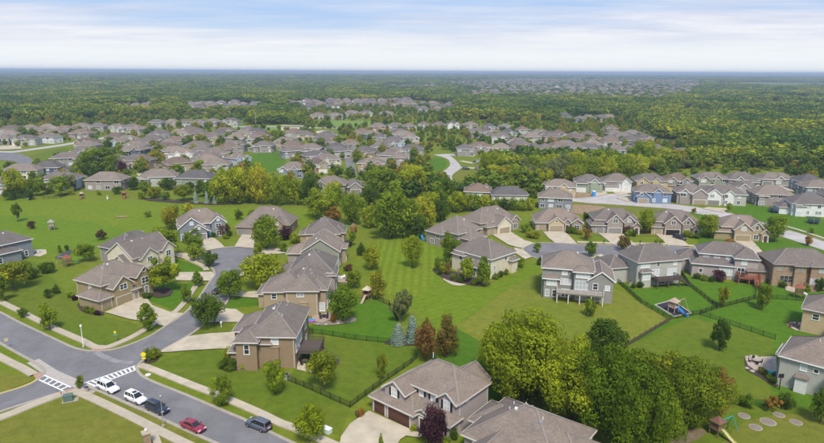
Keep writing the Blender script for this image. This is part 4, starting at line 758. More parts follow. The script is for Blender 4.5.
# ---- row with backs to the camera (image left is the high local x)
def ex21(r):
    deck(r, 1.6, 13.2, 12.6, 15.4, 2.9, DECKG, 'BLR', postmat=TRIM, railmat=TRIM)
house('grey three-level house with a long raised deck on white posts over the dry lawn', (541.5, 296, 0), (17, 11), 167,
      [(4.2, 17, 0.5, 11, 7.9, 'hip', 0.62), (4.6, 9.0, 9.5, 12.6, 7.9, 'hip', 0.62), (-0.8, 5.2, 2.5, 12.8, 5.9, 'gy', 0.72), (12.8, 16.6, 10, 12.2, 5.4, 'hip', 0.5), (11, 16, -3.5, 4, 5, 'gy', .8)], 'grey', ROOF, TRIMW,
      [('B', 6.8, 7.0, 3.2, 1.1, 3, BLIND_REFL), ('B', 6.8, 4.4, 3.5, 2.3, 4), ('B', 14.6, 4.4, 2.4, 1.4, 3, BLIND_REFL), ('B', 11.0, 4.5, 2.6, 1.5, 3, BLIND_REFL), ('B', 11.4, 6.9, 1.2, 0.9, 1, BLIND_REFL), ('B', 3.6, 4.4, 1.1, 1.6, 1), ('B', 0.6, 4.2, 1.0, 1.2, 1, BLIND_REFL), ('B', 15.6, 1.5, 0.9, 1.7, 1), ('B', 13.8, 1.5, 0.9, 1.7, 1), ('B', 11, 1.4, 1.8, 2.0, 2), ('B', 7, 1.4, 2.4, 2.0, 3), ('B', 3, 1.4, 1.2, 1.6), ('L', 8, 4, 1.0, 1.2), ('R', 6, 5, 1, 1.2)], [('F', 8, 4.8, 'grey')], [], ex21, vents=5)
def ex22(r):
    deck(r, 2.4, 9.6, 10, 13.2, 2.5, DECKB, 'BLR', stairs=(2.4, 12.2, -1, 0, 1.6))
house('light grey house with a dark brown deck and stairs behind a fenced play yard', (636, 287, 0), (14, 10), 194,
      [(0, 14, 0, 10, 7.0, 'hip', 0.66), (13, 19.8, -3.0, 5.5, 4.3, 'hip', 0.62), (10.2, 13.2, 9, 11, 4.4, 'hip', 0.5), (5, 10, -3, 4, 5.4, 'gy', 0.8)], 'palegrey', ROOF, TRIM,
      [('B', 11.7, 6.1, 2.6, 1.2, 3, BLIND_REFL), ('B', 7.6, 6.2, 0.9, 1.1, 1), ('B', 2.2, 6.2, 0.9, 1.1, 1, BLIND_REFL), ('B', 11.7, 3.2, 2.0, 1.9, 2, BLIND_REFL), ('B', 8.2, 3.7, 2.2, 1.9, 2, BLIND_REFL), ('B', 3.0, 3.6, 2.7, 1.8, 3, BLIND_REFL), ('B', 6, 1.2, 1.8, 1.8), ('R', 3, 5.6, 0.9, 1.1, 1), ('L', 5, 4, 1.2, 1.3)], [('F', 7.5, 4.8, 'grey')], [], ex22, vents=5)
def ex23(r):
    deck(r, -0.4, 5.2, 10.7, 14.0, 1.9, DECKR, 'BLR', stairs=(0.6, 14.0, 0, 1, 1.5))
    c = MB(); c.box(-.45, .45, -.3, .3, 0, 0.9); c.build('grill', BLACK, r, (4.0, 12.6, 1.9))
house('grey-mauve house with a red-stained deck and a one-storey back roof', (691, 276, 0), (17, 10.5), 163,
      [(0.5, 15, 0, 8.2, 6.5, 'hip', 0.62), (5.8, 17, 2.5, 10.5, 3.9, 'hip', 0.5), (0, 6.0, 2, 10.8, 6.5, 'hip', 0.62), (14, 20, -2, 5, 3.6, 'hip', 0.6)], 'mauve', ROOF, TRIMW,
      [('B', 13.2, 5.6, 1.3, 1.0, 1, BLIND_REFL), ('B', 10.3, 5.5, 1.3, 1.1, 1, BLIND_REFL), ('B', 7.2, 5.5, 1.3, 1.1, 1, BLIND_REFL), ('B', 3.6, 5.5, 1.2, 1.2, 1, BLIND_REFL), ('B', 7.8, 2.3, 3.6, 2.1, 3, BLIND_REFL), ('B', 4.2, 2.7, 1.8, 2.2, 2), ('B', 1.3, 2.7, 1.2, 1.9, 1, BLIND_REFL), ('B', 14.6, 2.0, 0.8, 1.0, 1), ('R', 5, 1.7, 1, 1.2), ('L', 5, 5, 1.2, 1.3)], [('F', 10, 4.8, 'grey')], [], ex23, vents=5)
def ex24(r):
    deck(r, 3.2, 8.8, 10, 12.8, 0.9, DECKT, 'BR', stairs=(7.8, 12.8, 0, 1, 1.4))
house('tan brick house with a side wing and low wooden deck', (773.5, 264, 6.6), (17.5, 10.5), 173,
      [(0, 17, 0, 10, 6.4, 'hip', 0.6), (16.4, 22.6, -1.0, 7.4, 3.3, 'hip', 0.6), (8.8, 11.8, 9, 10.8, 6.3, 'hip', 0.45), (2.5, 7.8, 9, 11.2, 6.4, 'hip', 0.5)], 'brick', ROOFT, TRIMD,
      [('B', 15.4, 5.3, 1.0, 1.2, 1), ('B', 12.8, 5.3, 0.9, 1.2, 1), ('B', 10.4, 5.3, 0.9, 1.2, 1), ('B', 13.4, 2.2, 3.2, 1.9, 3), ('B', 6.0, 2.0, 3.4, 2.2, 4, BLIND_REFL), ('B', 1.2, 2.4, 1.0, 1.3, 1, BLIND_REFL), ('B', 5, 5.3, 1.6, 1.2), ('R', 3, 1.8, 1, 1.2), ('R', 8.6, 5.2, 0.9, 1.1, 1)], [('F', 8, 4.8, 'tan')], [], ex24, vents=5)
# ---- right edge
def ex25(r):
    b = MB(); b.box(0, 1.9, 11.0, 11.75, 0.1, 3.0); b.build('entry_bay', WALLS['white'], r, (9.2, 0.15, 0))
    rb = MB(); rb.face([(9.0, 12.15, 3.15), (11.3, 12.15, 3.15), (11.1, 11.2, 3.7), (9.2, 11.2, 3.7)]); rb.face([(9.0, 12.15, 3.0), (9.0, 12.15, 3.15), (9.2, 11.2, 3.7), (9.0, 11.1, 3.0)]); rb.face([(11.3, 12.15, 3.0), (11.3, 11.1, 3.0), (11.1, 11.2, 3.7), (11.3, 12.15, 3.15)]); rb.face([(9.0, 12.15, 3.0), (11.3, 12.15, 3.0), (11.3, 12.15, 3.15), (9.0, 12.15, 3.15)]); rb.build('bay_roof', ROOFT, r)
    meter(r, 7.2, 11.15, 1.5)
house('pale grey house with a stone patio and side bay facing the mulch rings', (776.5, 385, 0), (14, 11), 138,
      [(0, 14, 0, 11, 6.0, 'hip', 0.6), (-1, 5.4, 8, 12.8, 5.2, 'hip', 0.6), (11, 14.8, 3, 8.5, 5.2, 'hip', 0.5), (3, 9, -3, 5, 4.6, 'gy', .8)], 'palegrey', ROOFT, TRIMW,
      [('B', 10.2, 4.9, 0.9, 1.1, 1, BLIND_REFL), ('B', 2.6, 3.0, 1.0, 1.7, 1), ('B', 8.2, 4.9, .7, .7, 1), ('R', 5, 4.2, 1.2, 1.6), ('R', 5, 1.6, 1.6, 1.9), ('R', 9.8, 3.0, 0.8, 1.2), ('L', 5, 4, 1.2, 1.3)], [('F', 6, 4.8, 'white')], [], ex25, vents=8)
house('sand-coloured house with a small round patio beyond the pale grey house', (800, 331.5, 0), (13, 10), 142,
      [(0, 13, 0, 10, 5.6, 'hip', 0.6), (-1.5, 6.5, 8, 13.0, 4.0, 'hip', 0.55)], 'sand', ROOFT, TRIM,
      [('B', 10.5, 4.2, 1.2, 1.3), ('B', 3, 2.4, 1.5, 1.5, 2, BLIND_REFL), ('R', 4, 4.2, 1.2, 1.3), ('R', 6.5, 1.6, 1.8, 1.9), ('L', 5, 4, 1.2, 1.3)], [('F', 5, 4.8, 'tan')], [], vents=5)
# ---- generated houses: one main hip, garage gable, second gable or wing; windows all round
def gen(label, px, py, wpx, wall, a=0.0, st=2, group=None, seed=0, roof=None, zr=None, D=None, back=False, gable=None, detail=1, gcol=None):
    r = random.Random(seed * 7919 + 13); h = {1: 3.2, 2: 5.1, 3: 6.8}[st]
    W_ = max(11.5, min(18.0, wpx / ppm(px, py + 8) * (0.86 if py > 168 and px > 440 else 0.98))); D = D or r.uniform(9.5, 11.5); p = r.uniform(0.5, 0.6)
    zr = h + 0.2 + (min(W_, D) / 2 + 0.5) * p if zr is None else zr
    gw = r.uniform(5.4, 6.6); left = r.random() < 0.5; gx0 = 0.6 if left else W_ - gw - 0.6
    bl = [(0, W_, 0, D, h, 'hip', p), (gx0, gx0 + gw, -1.2, D * 0.55, min(h, r.choice([3.0, 4.2, h - 0.6])), 'gy' if r.random() < 0.65 else 'hip', 0.75)]
    g2 = gx0 + gw + 1.6 if left else gx0 - 5.2
    bl.append((max(0.3, g2), min(W_ - 0.3, g2 + 3.8), -0.5, D * 0.5, h - 0.3, 'gy', 0.9))
    if r.random() < 0.6: sx = W_ - 5 if left else 1.0; bl.append((sx, sx + 4, D - 2, D + 1.5, h - 0.6, 'hip', 0.55))
    if r.random() < 0.4: sx = W_ - 1 if left else -4; bl.append((sx, sx + 5, 1.5, D - 2, 3.0, 'hip', 0.55))
    if gable: bl[1] = bl[1][:5] + ('gy', 0.8, gable); bl[2] = bl[2][:5] + ('gy', 0.9, gable)
    wz = [1.6] if st == 1 else [1.6, 4.3]
    wins = []
    for z in wz:
        for face, n, L in (('B', 4, W_), ('F', 3, W_), ('L', 2, D), ('R', 2, D)):
            for k in range(n):
                if r.random() < 0.8: wins.append((face, L * (k + 0.5) / n + r.uniform(-.3, .3), z, r.choice([1.2, 1.7, 2.3]) if face in 'BF' else 1.2, 1.4, 2, r.choice([GLASS, GLASS, BLIND_REFL])))
    wins = [q for q in wins if not (q[0] == 'F' and q[2] < 3 and gx0 - .8 < q[1] < gx0 + gw + .8)]
    aa = a + (180 if back else 0)
    return house(label, (px, py, zr), (W_ / 2, D / 2), aa, bl, wall, roof or r.choice([ROOF, ROOF, ROOFT, ROOFD, ROOFB]), r.choice([TRIM, TRIMW]), wins, [('F', gx0 + gw / 2, gw - 1.2, gcol or r.choice(['white', 'tan', 'grey']))], [], None, (), False, group, 0, None, 'house', detail)
# ---- houses beyond the meadow and along the other streets: (ridge pixel x, y, width in pixels, wall, angle, storeys, back to us)
G1 = 'houses backing onto the meadow'; G2 = 'houses in the rows beyond the meadow'; G3 = 'houses along the new street'; G4 = 'houses beyond the yellow-green grove'; G5 = 'houses around the upper streets'
CN = dict(taupe='taupe', brown='brown', tan='tan', khaki='khaki', cream='cream', grey='grey', bluegrey='blue-grey', blue='bright blue', white='white', sage='sage green', mauve='mauve-grey', lightblue='light blue', salmon='salmon-coloured', palegrey='pale grey', darkblue='dark blue', green='green', sand='sand-coloured', brick='brick', stone='stone')
uniq = [
 (61, 171.5, 42, 'lightblue', 3, 2, 1, 'pale blue-grey house with two green trees in front of it, backing onto the meadow', G1),
 (107, 171.5, 40, 'taupe', 0, 2, 1, 'taupe house backing onto the meadow between a dark fence and the plum tree', G1),
 (158, 168.5, 36, 'palegrey', 14, 2, 1, 'pale grey house backing onto the meadow behind dark round shrubs', G1),
 (196, 169.5, 34, 'sage', -4, 2, 1, 'sage green house backing onto the meadow behind blue spruces', G1),
 (22, 163.5, 34, 'cream', 8, 2, 1, 'cream house behind the yellow-green tree at the meadow edge', G1),
 (3, 176, 22, 'brown', 0, 2, 1, 'brown house beside the yellow-green tree at the meadow edge', G1),
 (67, 152, 30, 'grey', 20, 2, 1, 'grey house with dark shrubs below the small green', G2), (47, 160.5, 25, 'darkblue', 10, 2, 1, 'dark blue house just behind the pale blue-grey meadow house', G2),
 (138, 153.5, 27, 'salmon', -8, 2, 1, 'salmon-coloured house above the plum tree', G2), (114, 158.5, 34, 'taupe', 12, 1, 1, 'long low taupe house beside the plum tree', G2),
 (121, 137.5, 20, 'lightblue', -10, 2, 0, 'light blue house beside the dark blue gabled one', G2), (135, 143.5, 21, 'darkblue', -8, 2, 0, 'dark blue gabled house beside the light blue one', G2),
 (191, 126.3, 21, 'blue', -5, 2, 0, 'blue house with white-trimmed gables above the middle rows', G2), (182, 148, 24, 'white', 8, 2, 0, 'white-gabled house at the end of a pale driveway in the middle rows', G2),
 (198, 140.5, 29, 'palegrey', -6, 2, 0, 'pale grey wide house in front of the blue gabled house', G2), (234, 140, 21, 'bluegrey', 4, 2, 0, 'dark blue-grey house above the light blue gable end', G2),
 (215, 147, 20, 'cream', 15, 2, 0, 'cream gabled house between the rows', G2), (237, 152, 18, 'lightblue', 55, 2, 0, 'light blue house with tall gable end beside the green garden', G2),
 (217, 157.5, 24, 'palegrey', 5, 2, 0, 'grey-roofed house joined to the view of the light blue gable end', G2), (294, 161.3, 25, 'bluegrey', -8, 2, 0, 'blue-grey house just above the hedgerow trees', G2),
 (317, 150, 30, 'sand', 28, 2, 0, 'sand-coloured tall house above the hedgerow', G2), (331, 175.5, 29, 'grey', -3, 2, 0, 'grey house half hidden by the hedgerow trees', G2), (353, 178.5, 15, 'taupe', -3, 1, 0, 'low taupe house half hidden at the end of the straight street', G2),
 (389, 149, 26, 'mauve', 76, 2, 0, 'long mauve-grey house side on to the straight street', G5), (286, 136.5, 21, 'salmon', 0, 2, 0, 'salmon-coloured house behind the garden trees left of the straight street', G5),
 (478, 182.5, 26, 'tan', -8, 2, 1, 'tan house above the shrub row where the curved road ends', G3), (509, 186, 37, 'cream', -3, 2, 1, 'cream house above the shrub row, with two back bays', G3),
 (556, 188.5, 34, 'bluegrey', -12, 2, 1, 'blue-grey house with back porch beside the bare soil', G3), (560, 178.7, 33, 'sand', -16, 2, 0, 'sand-coloured unfinished house facing the bare soil', G3), (589, 174, 29, 'green', -14, 2, 0, 'unfinished house with green wrapped walls beside the bare soil', G3),
 (617, 173, 28, 'white', -10, 2, 0, 'white house at the bend of the new street', G3), (650, 173, 33, 'sand', -8, 2, 0, 'sand-coloured house behind the bright blue house', G3), (677, 172.5, 27, 'grey', -8, 2, 0, 'grey house behind the stone-grey one on the new street', G3),
 (652, 183.8, 36, 'blue', -10, 2, 0, 'bright blue house on the new street', G3), (691, 184, 31, 'taupe', -10, 2, 0, 'taupe house with a covered porch beside the bright blue house', G3),
 (724, 184.5, 40, 'palegrey', -14, 2, 0, 'pale grey house with two white front gables on the new street', G3), (711, 171.8, 34, 'sage', -6, 2, 0, 'sage green house in the back row of the new street', G3), (741, 171.5, 31, 'taupe', -6, 2, 0, 'taupe house in the back row of the new street', G3),
 (775, 172.3, 38, 'grey', -8, 1, 0, 'low grey house with a white driveway under the forest edge', G3), (772, 184.8, 38, 'taupe', -10, 2, 1, 'taupe house with a back porch above the open lawn', G3), (745, 180, 22, 'mauve', -8, 2, 0, 'mauve-grey house squeezed between two rows of the new street', G3),
 (809, 173.5, 26, 'bluegrey', -6, 2, 1, 'tall blue-grey house under the forest edge', G3), (817, 179.5, 30, 'bluegrey', -6, 2, 1, 'blue-grey house with a back balcony above the white house', G3), (810, 193, 40, 'white', -12, 2, 1, 'white house with a porch roof beside the trampolines', G3), (838, 188, 30, 'palegrey', -12, 2, 1, 'pale grey house at the end of the new street', G3),
 (655, 143.5, 19, 'white', 0, 2, 0, 'white-gabled house above the yellow-green grove', G4), (686, 147.5, 40, 'taupe', -4, 1, 1, 'long taupe house alone before the forest', G4), (609, 152.5, 28, 'sand', -6, 2, 1, 'wide sand-coloured house above the grove', G4), (574, 142.5, 22, 'lightblue', -6, 2, 1, 'light blue house above the grove', G4), (616, 144.5, 20, 'darkblue', -6, 2, 1, 'dark blue house above the grove', G4),
 (453, 120.5, 12, 'white', 0, 2, 0, 'white-gabled house in the far row of the upper streets', G5), (410, 133.5, 17, 'palegrey', 10, 2, 0, 'pale grey house at the tree edge of the upper streets', G5), (399, 151.5, 16, 'mauve', 80, 2, 0, 'mauve-grey house side on beside the big round tree', G5),
 (290, 109.5, 12, 'lightblue', 0, 2, 0, 'light blue house beyond the lamp post field', G5), (595, 134.5, 14, 'salmon', 0, 2, 0, 'salmon-coloured house in the rows above the grove', G4), (55, 128, 18, 'salmon', 0, 2, 0, 'salmon-coloured house beyond the small green', G2), (378, 122.5, 16, 'salmon', 0, 2, 0, 'salmon-coloured house beyond the straight street', G5),
 (487, 155.5, 17, 'taupe', -10, 2, 0, 'taupe house beside the curved pale road', G5), (316, 158, 20, 'tan', 20, 2, 0, 'tan house against the sand-coloured tall one', G2)]
for i, (x, y, w, wall, a, st, bk, lab, g) in enumerate(uniq): gen(lab, x, y, w, wall, a, st, g, i + 100, None, None, None, bool(bk), 'white' if 'white front' in lab or 'white-trimmed' in lab else None)
shared = {
 G2: [(26, 134.5, 32), (3, 133.5, 14), (82, 128.5, 25), (47, 123.5, 16), (65, 125, 17), (98, 122.5, 15), (117, 123.3, 15), (132, 123.8, 18), (82, 122.5, 15), (12, 124.8, 22), (30, 124.6, 18), (88, 140.5, 20), (160, 129.5, 22), (153, 134.5, 20), (166, 142, 24), (137, 124.8, 13), (225, 127, 30), (264, 140.5, 19), (255, 134.5, 11), (157, 119, 16), (172, 118.8, 14), (185, 118.8, 14), (199, 119, 14), (213, 118, 14), (231, 117.5, 20), (293, 145.5, 24), (325, 138, 18), (248, 126, 12)],
 G5: [(350, 139, 18), (380, 141.5, 17), (396, 146, 18), (397, 122.5, 15), (402, 130.5, 20), (318, 112, 14), (335, 112.3, 14), (352, 110, 16), (366, 110, 18), (386, 110.5, 14), (395, 122, 13), (409, 122.5, 9), (424, 121.2, 11), (439, 121.5, 14), (470, 121.3, 14), (489, 122.7, 11), (505, 123, 12), (523, 126, 12), (537, 128.5, 11), (476, 128, 18), (490, 131.5, 10), (465, 143, 15), (480, 141.5, 23), (501, 142.5, 17), (519, 143, 17), (535, 142.5, 13), (407, 130, 12), (380, 133, 14)],
 G4: [(542, 128.5, 10), (558, 129, 14), (575, 131, 13), (588, 130.5, 11), (610, 134.5, 12), (622, 132, 17), (611, 124.3, 12), (545, 143, 12), (557, 140.5, 16), (590, 143.3, 22), (628, 145, 18), (631, 156.8, 20), (650, 151, 18), (640, 139, 13)],
}
wl = ['taupe', 'tan', 'grey', 'cream', 'mauve', 'palegrey', 'bluegrey', 'sage']; k = 0
SPOT = {G2: 'beyond the meadow', G5: 'on the upper streets', G4: 'above the grove'}
for g, L in shared.items():
    for (x, y, w) in L:
        k += 1; wall = wl[(k * 5 + k // 3) % len(wl)]; rf, rn = ((ROOF, 'grey-brown'), (ROOFT, 'warm tan-brown'), (ROOFD, 'dark grey'), (ROOFB, 'dark brown'))[(k * 7 // 3) % 4]; gc = ('white', 'tan', 'grey')[(k // 2) % 3]; bk = k % 2 == 0
        gen(f'{CN[wall]} house with {rn} roof' + (', rear side showing, ' if bk else f' and {gc} garage door ') + SPOT[g], x, y, w, wall, random.choice([-14, -6, 0, 5, 12, 30]), 2, g, k + 300, rf, None, None, bk, None, 1, gc)
# ---- more of the packed rows: filled in where there is room between the streets and greens
FILLZ = [[(-10, 122), (60, 121), (150, 116), (240, 116), (262, 132), (262, 166), (238, 168), (206, 176), (150, 168), (90, 168), (30, 160), (-10, 162)], [(266, 128), (300, 134), (345, 131), (372, 120), (415, 121), (415, 160), (405, 176), (374, 172), (360, 172), (358, 140), (344, 140), (344, 168), (300, 172), (268, 160)], [(458, 124), (545, 124), (600, 124), (650, 138), (640, 160), (560, 152), (500, 152), (478, 140), (456, 140)]]
FILLN = [(G2, 'beyond the meadow'), (G5, 'on the upper streets'), (G4, 'above the grove')]
HOLD = [[(244, 153), (282, 150), (286, 170), (262, 174), (244, 168)], [(-40, 147), (20, 147), (70, 141), (125, 132), (126, 137), (70, 150), (68, 158), (36, 166), (-40, 168)], [(345, 148), (355, 148), (358, 177), (346, 177)], [(313, 129), (336, 129), (336, 137), (313, 137)], [(280, 126), (306, 126), (306, 134), (280, 134)], [(328, 121), (372, 121), (372, 127), (328, 127)]]
def inpoly(x, y, poly):
    c = False; n = len(poly)
    for i in range(n):
        x1, y1 = poly[i]; x2, y2 = poly[(i + 1) % n]
        if (y1 > y) != (y2 > y) and x < (x2 - x1) * (y - y1) / (y2 - y1) + x1: c = not c
    return c
rf_ = random.Random(21); fills = 0; Yv = 330.0
while Yv < 800:
    Xv = -330.0 - rf_.uniform(0, 12)
    while Xv < 330:
        X, Y = Xv + rf_.uniform(-3, 3), Yv + rf_.uniform(-4, 4); q = proj(X, Y, 0); Xv += 19
        zi = [n for n, z in enumerate(FILLZ) if inpoly(q[0], q[1], z)]
        if not zi or any(inpoly(q[0], q[1], z) for z in HOLD) or fills >= 62 or rf_.random() < 0.42: continue
        if any((X - f[0]) ** 2 + (Y - f[1]) ** 2 < (f[2] * 0.78 + 7.5) ** 2 for f in FOOT): continue
        k += 1; fills += 1; wall = rf_.choice(wl + ['salmon', 'white', 'lightblue']); rf, rn = rf_.choice(((ROOF, 'grey-brown'), (ROOFT, 'warm tan-brown'), (ROOFD, 'dark grey'), (ROOFB, 'dark brown'))); gc = rf_.choice(('white', 'tan', 'grey')); bk = rf_.random() < 0.5; pj = proj(X, Y, 8.4)
        gen(f'{CN[wall]} house with {rn} roof' + (', rear side showing, ' if bk else f' and {gc} garage door ') + FILLN[zi[0]][1], pj[0], pj[1], 15.0 * F / pj[2], wall, rf_.choice([-14, -6, 0, 5, 12, 30]), 2, FILLN[zi[0]][0], k + 300, rf, 8.4, None, bk, None, 1, gc)
    Yv += 17
print('fill houses', fills)
# ---- far houses: small hipped blocks; the larger ones each an object, the rest one mass
FARM = []
for v in range(6):
    mb = MB(); W_, D_ = 13 + v * 0.9, 10.5; h = 5.2 if v % 2 else 3.4
    block_wall(mb, (-W_ / 2, W_ / 2, -D_ / 2, D_ / 2, h, 'hip', 0.62), 0); n0 = len(mb.f)
    rb = MB(); block_roof(rb, None, None, (-W_ / 2, W_ / 2, -D_ / 2, D_ / 2, h, 'hip', 0.62)); block_roof(rb, None, None, (-W_ / 2 + 0.8, -W_ / 2 + 6.6, -D_ / 2 - 1.5, 1, h - 0.4, 'gy', 0.75))
    block_wall(mb, (-W_ / 2 + 0.8, -W_ / 2 + 6.6, -D_ / 2 - 1.5, 1, h - 0.4, 'gy', 0.75), 1)
    FARM.append((mb, rb, W_))
FARW = [plain('far_wall_' + n, c, 0.8, 0.05) for n, c in (('pale', (0.42, 0.39, 0.35)), ('white', (0.60, 0.60, 0.60)), ('tan', (0.36, 0.29, 0.21)), ('grey', (0.33, 0.33, 0.33)), ('blue', (0.27, 0.32, 0.42)))]
FARMESH = {}
def far_mesh(v, wi, ri):
    key = (v, wi, ri)
    if key not in FARMESH:
        w, r, _ = FARM[v]; m = MB(); m.v = list(w.v) + list(r.v); m.f = list(w.f) + [tuple(q + len(w.v) for q in f) for f in r.f]; m.m = [0] * len(w.f) + [1] * len(r.f)
        FARMESH[key] = m.mesh('far_house', [FARW[wi], (ROOF, ROOFT, ROOFD)[ri]])
    return FARMESH[key]
FN = ['beige', 'white', 'tan', 'grey', 'blue-grey']
def inpoly(x, y, poly):
    c = False; n = len(poly)
    for i in range(n):
        x1, y1 = poly[i]; x2, y2 = poly[(i + 1) % n]
        if (y1 > y) != (y2 > y) and x < (x2 - x1) * (y - y1) / (y2 - y1) + x1: c = not c
    return c
far_pts = []
ZONES = [([(440, 84), (520, 80), (700, 81), (700, 88), (690, 95), (655, 102), (600, 100), (545, 99), (462, 98.5), (455, 95), (480, 91)], 47, 'in the distant subdivision beyond the woods'),
         ([(395, 87), (440, 86), (440, 90), (395, 91)], 40, 'in the distant strip beyond the woods'), ([(114, 108), (152, 106), (152, 112.5), (114, 113.5)], 22, 'in the clearing above the middle rows'), ([(188, 106), (260, 104), (262, 112), (188, 114)], 22, 'in the clearing above the middle rows'),
         ([(284, 103), (410, 101), (412, 108.5), (286, 110)], 22, 'in the far rows of the upper streets'), ([(402, 106.5), (454, 105), (456, 112.5), (402, 114)], 28, 'in the far rows of the upper streets'), ([(560, 118.5), (612, 118), (612, 124.5), (566, 124)], 26, 'in the rows above the yellow-green grove')]
for poly, sp, where in ZONES:
    W_ = [P(*q) for q in poly]; x0, x1 = min(p.x for p in W_), max(p.x for p in W_); y0, y1 = min(p.y for p in W_), max(p.y for p in W_)
    yy = y0; row = 0
    while yy < y1:
        xx = x0 + (row % 2) * sp * 0.4
        while xx < x1:
            X, Y = xx + random.uniform(-.25, .25) * sp, yy + random.uniform(-.3, .3) * sp
            q = proj(X, Y, 0)
            if inpoly(q[0], q[1], poly) and random.random() < 0.8 and all((X - f[0]) ** 2 + (Y - f[1]) ** 2 > 240 for f in FOOT): far_pts.append((X, Y, where)); FOOT.append((X, Y, 10))
            xx += sp * 0.72
        yy += sp * 1.35; row += 1
far_pts.sort(key=lambda q: q[1])
NIND = 300 - HOUSES; rest = MB()
for i, (X, Y, where) in enumerate(far_pts):
    v, wi, ri = random.randrange(6), random.choice([0, 0, 1, 2, 3, 4]), random.randrange(3); a = random.choice([0, 0, math.pi]) + random.uniform(-.35, .35)
    if i < NIND: tag(inst('house', far_mesh(v, wi, ri), None, (X, Y, hz(X, Y) - 0.2), a), f'tiny {FN[wi]} house with a brown-grey roof {where}', 'house', 'far houses ' + where)
    else:
        w, r, _ = FARM[v]; ca, sa = math.cos(a), math.sin(a)
        for src, mi in ((w, wi), (r, 5 + ri)):
            k0 = len(rest.v); rest.v += [(X + x * ca - y * sa, Y + x * sa + y * ca, z + hz(X, Y) - 0.2) for x, y, z in src.v]; rest.f += [tuple(k0 + q for q in f) for f in src.f]; rest.m += [mi] * len(src.f)
if rest.f: tag(rest.build('distant_houses', FARW + [ROOF, ROOFT, ROOFD]), 'mass of tiny distant houses among the woods under the horizon', 'houses', kind='stuff')
print('houses', HOUSES, 'far', len(far_pts))
# ================================================================== TREES
def crown_mesh(kind, n, size, seed, leaf, name='crown'):
    g = np.random.default_rng(seed)
    if kind == 'spruce':
        z = 1 - np.sqrt(g.random(n)) * 0.95; ang = g.random(n) * 2 * np.pi; lay = 0.80 + 0.2 * np.cos(z * 2 * np.pi * 11)
        rr = 0.5 * (1 - z) ** 0.58 * lay * np.sqrt(0.35 + 0.65 * g.random(n)); cz = z - 0.06 * rr
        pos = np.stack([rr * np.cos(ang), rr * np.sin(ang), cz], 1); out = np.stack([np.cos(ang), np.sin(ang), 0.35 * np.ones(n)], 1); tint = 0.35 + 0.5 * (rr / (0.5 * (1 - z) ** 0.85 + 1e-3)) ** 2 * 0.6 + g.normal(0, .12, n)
    else:
        if kind == 'broad': L, c0, rz, rx, lr = 26, 0.56, 0.35, 0.39, (0.12, 0.19)
        elif kind == 'full': L, c0, rz, rx, lr = 46, 0.50, 0.40, 0.42, (0.09, 0.17)
        elif kind == 'oval': L, c0, rz, rx, lr = 20, 0.55, 0.39, 0.35, (0.11, 0.17)
        elif kind == 'cone': L, c0, rz, rx, lr = 24, 0.5, 0.40, 0.34, (0.11, 0.17)
        elif kind == 'sparse': L, c0, rz, rx, lr = 17, 0.58, 0.33, 0.40, (0.08, 0.14)
        else: L, c0, rz, rx, lr = 12, 0.40, 0.34, 0.33, (0.16, 0.24)      # shrub
        cs = []
        while len(cs) < L:
            q = g.uniform(-1, 1, 3); d = np.linalg.norm(q)
            if d > 1 or d < 0.35: continue
            c = np.array([q[0] * rx, q[1] * rx, c0 + q[2] * rz])
            if kind == 'cone':
                k = 1.15 - 1.0 * (c[2] - 0.1) / 0.9; c[0] *= k * 1.1; c[1] *= k * 1.1
            if all(np.linalg.norm(c - e) > 0.13 for e in cs) or g.random() < 0.06: cs.append(c)
        cs = np.array(cs); k = g.uniform(0.82, 1.2, L)[:, None] if kind not in ('shrub', 'cone') else 1.0; cs[:, :2] *= k; lrad = g.uniform(lr[0], lr[1], L)
        if kind == 'cone': lrad *= 1.15 - 0.75 * (cs[:, 2] - 0.1)
        ltint = np.clip(g.normal(0.5, 0.17, L), 0.1, 0.9)
        w = lrad ** 2; idx = g.choice(L, n, p=w / w.sum())
        d = g.normal(size=(n, 3)); d[:, 2] += 0.25; d /= np.linalg.norm(d, axis=1, keepdims=True)
        rad = lrad[idx] * np.where(g.random(n) < 0.8, g.uniform(0.78, 1.08, n), g.uniform(0.2, 0.8, n))
        rad *= 1 + 0.16 * np.sin(d[:, 0] * 7 + idx) * np.sin(d[:, 1] * 6 + idx * 2) + 0.10 * np.sin(d[:, 2] * 9 + idx * 3)
        pos = cs[idx] + d * rad[:, None]; out = d; tint = ltint[idx] + g.normal(0, 0.13, n)
        pos[:, 2] = np.clip(pos[:, 2], 0.02, 1.0)
        m = np.percentile(np.hypot(pos[:, 0], pos[:, 1]), 95); pos[:, :2] *= 0.5 / max(m, 0.2); pos[:, 2] *= 1.0 / np.percentile(pos[:, 2], 99.5)
    nrm = out + g.normal(0, 0.36, (n, 3)); nrm /= np.linalg.norm(nrm, axis=1, keepdims=True)
    ref = g.normal(size=(n, 3)); a = np.cross(nrm, ref); a /= np.linalg.norm(a, axis=1, keepdims=True) + 1e-9; b = np.cross(nrm, a)
    s = size * g.uniform(0.5, 1.45, n)[:, None]
    V = np.empty((n, 4, 3)); V[:, 0] = pos - a * s; V[:, 1] = pos - b * s * 0.62; V[:, 2] = pos + a * s; V[:, 3] = pos + b * s * 0.62
    me = bpy.data.meshes.new(name); me.vertices.add(n * 4); me.vertices.foreach_set('co', V.reshape(-1).astype(np.float32))
    me.loops.add(n * 4); me.loops.foreach_set('vertex_index', np.arange(n * 4, dtype=np.int32)); me.polygons.add(n); me.polygons.foreach_set('loop_start', np.arange(0, n * 4, 4, dtype=np.int32)); me.polygons.foreach_set('loop_total', np.full(n, 4, np.int32))
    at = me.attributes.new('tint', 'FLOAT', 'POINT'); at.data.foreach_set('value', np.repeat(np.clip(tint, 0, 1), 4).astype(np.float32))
    me.materials.append(LEAF[leaf]); me.update(calc_edges=True); me.validate(); return me
TM = {}
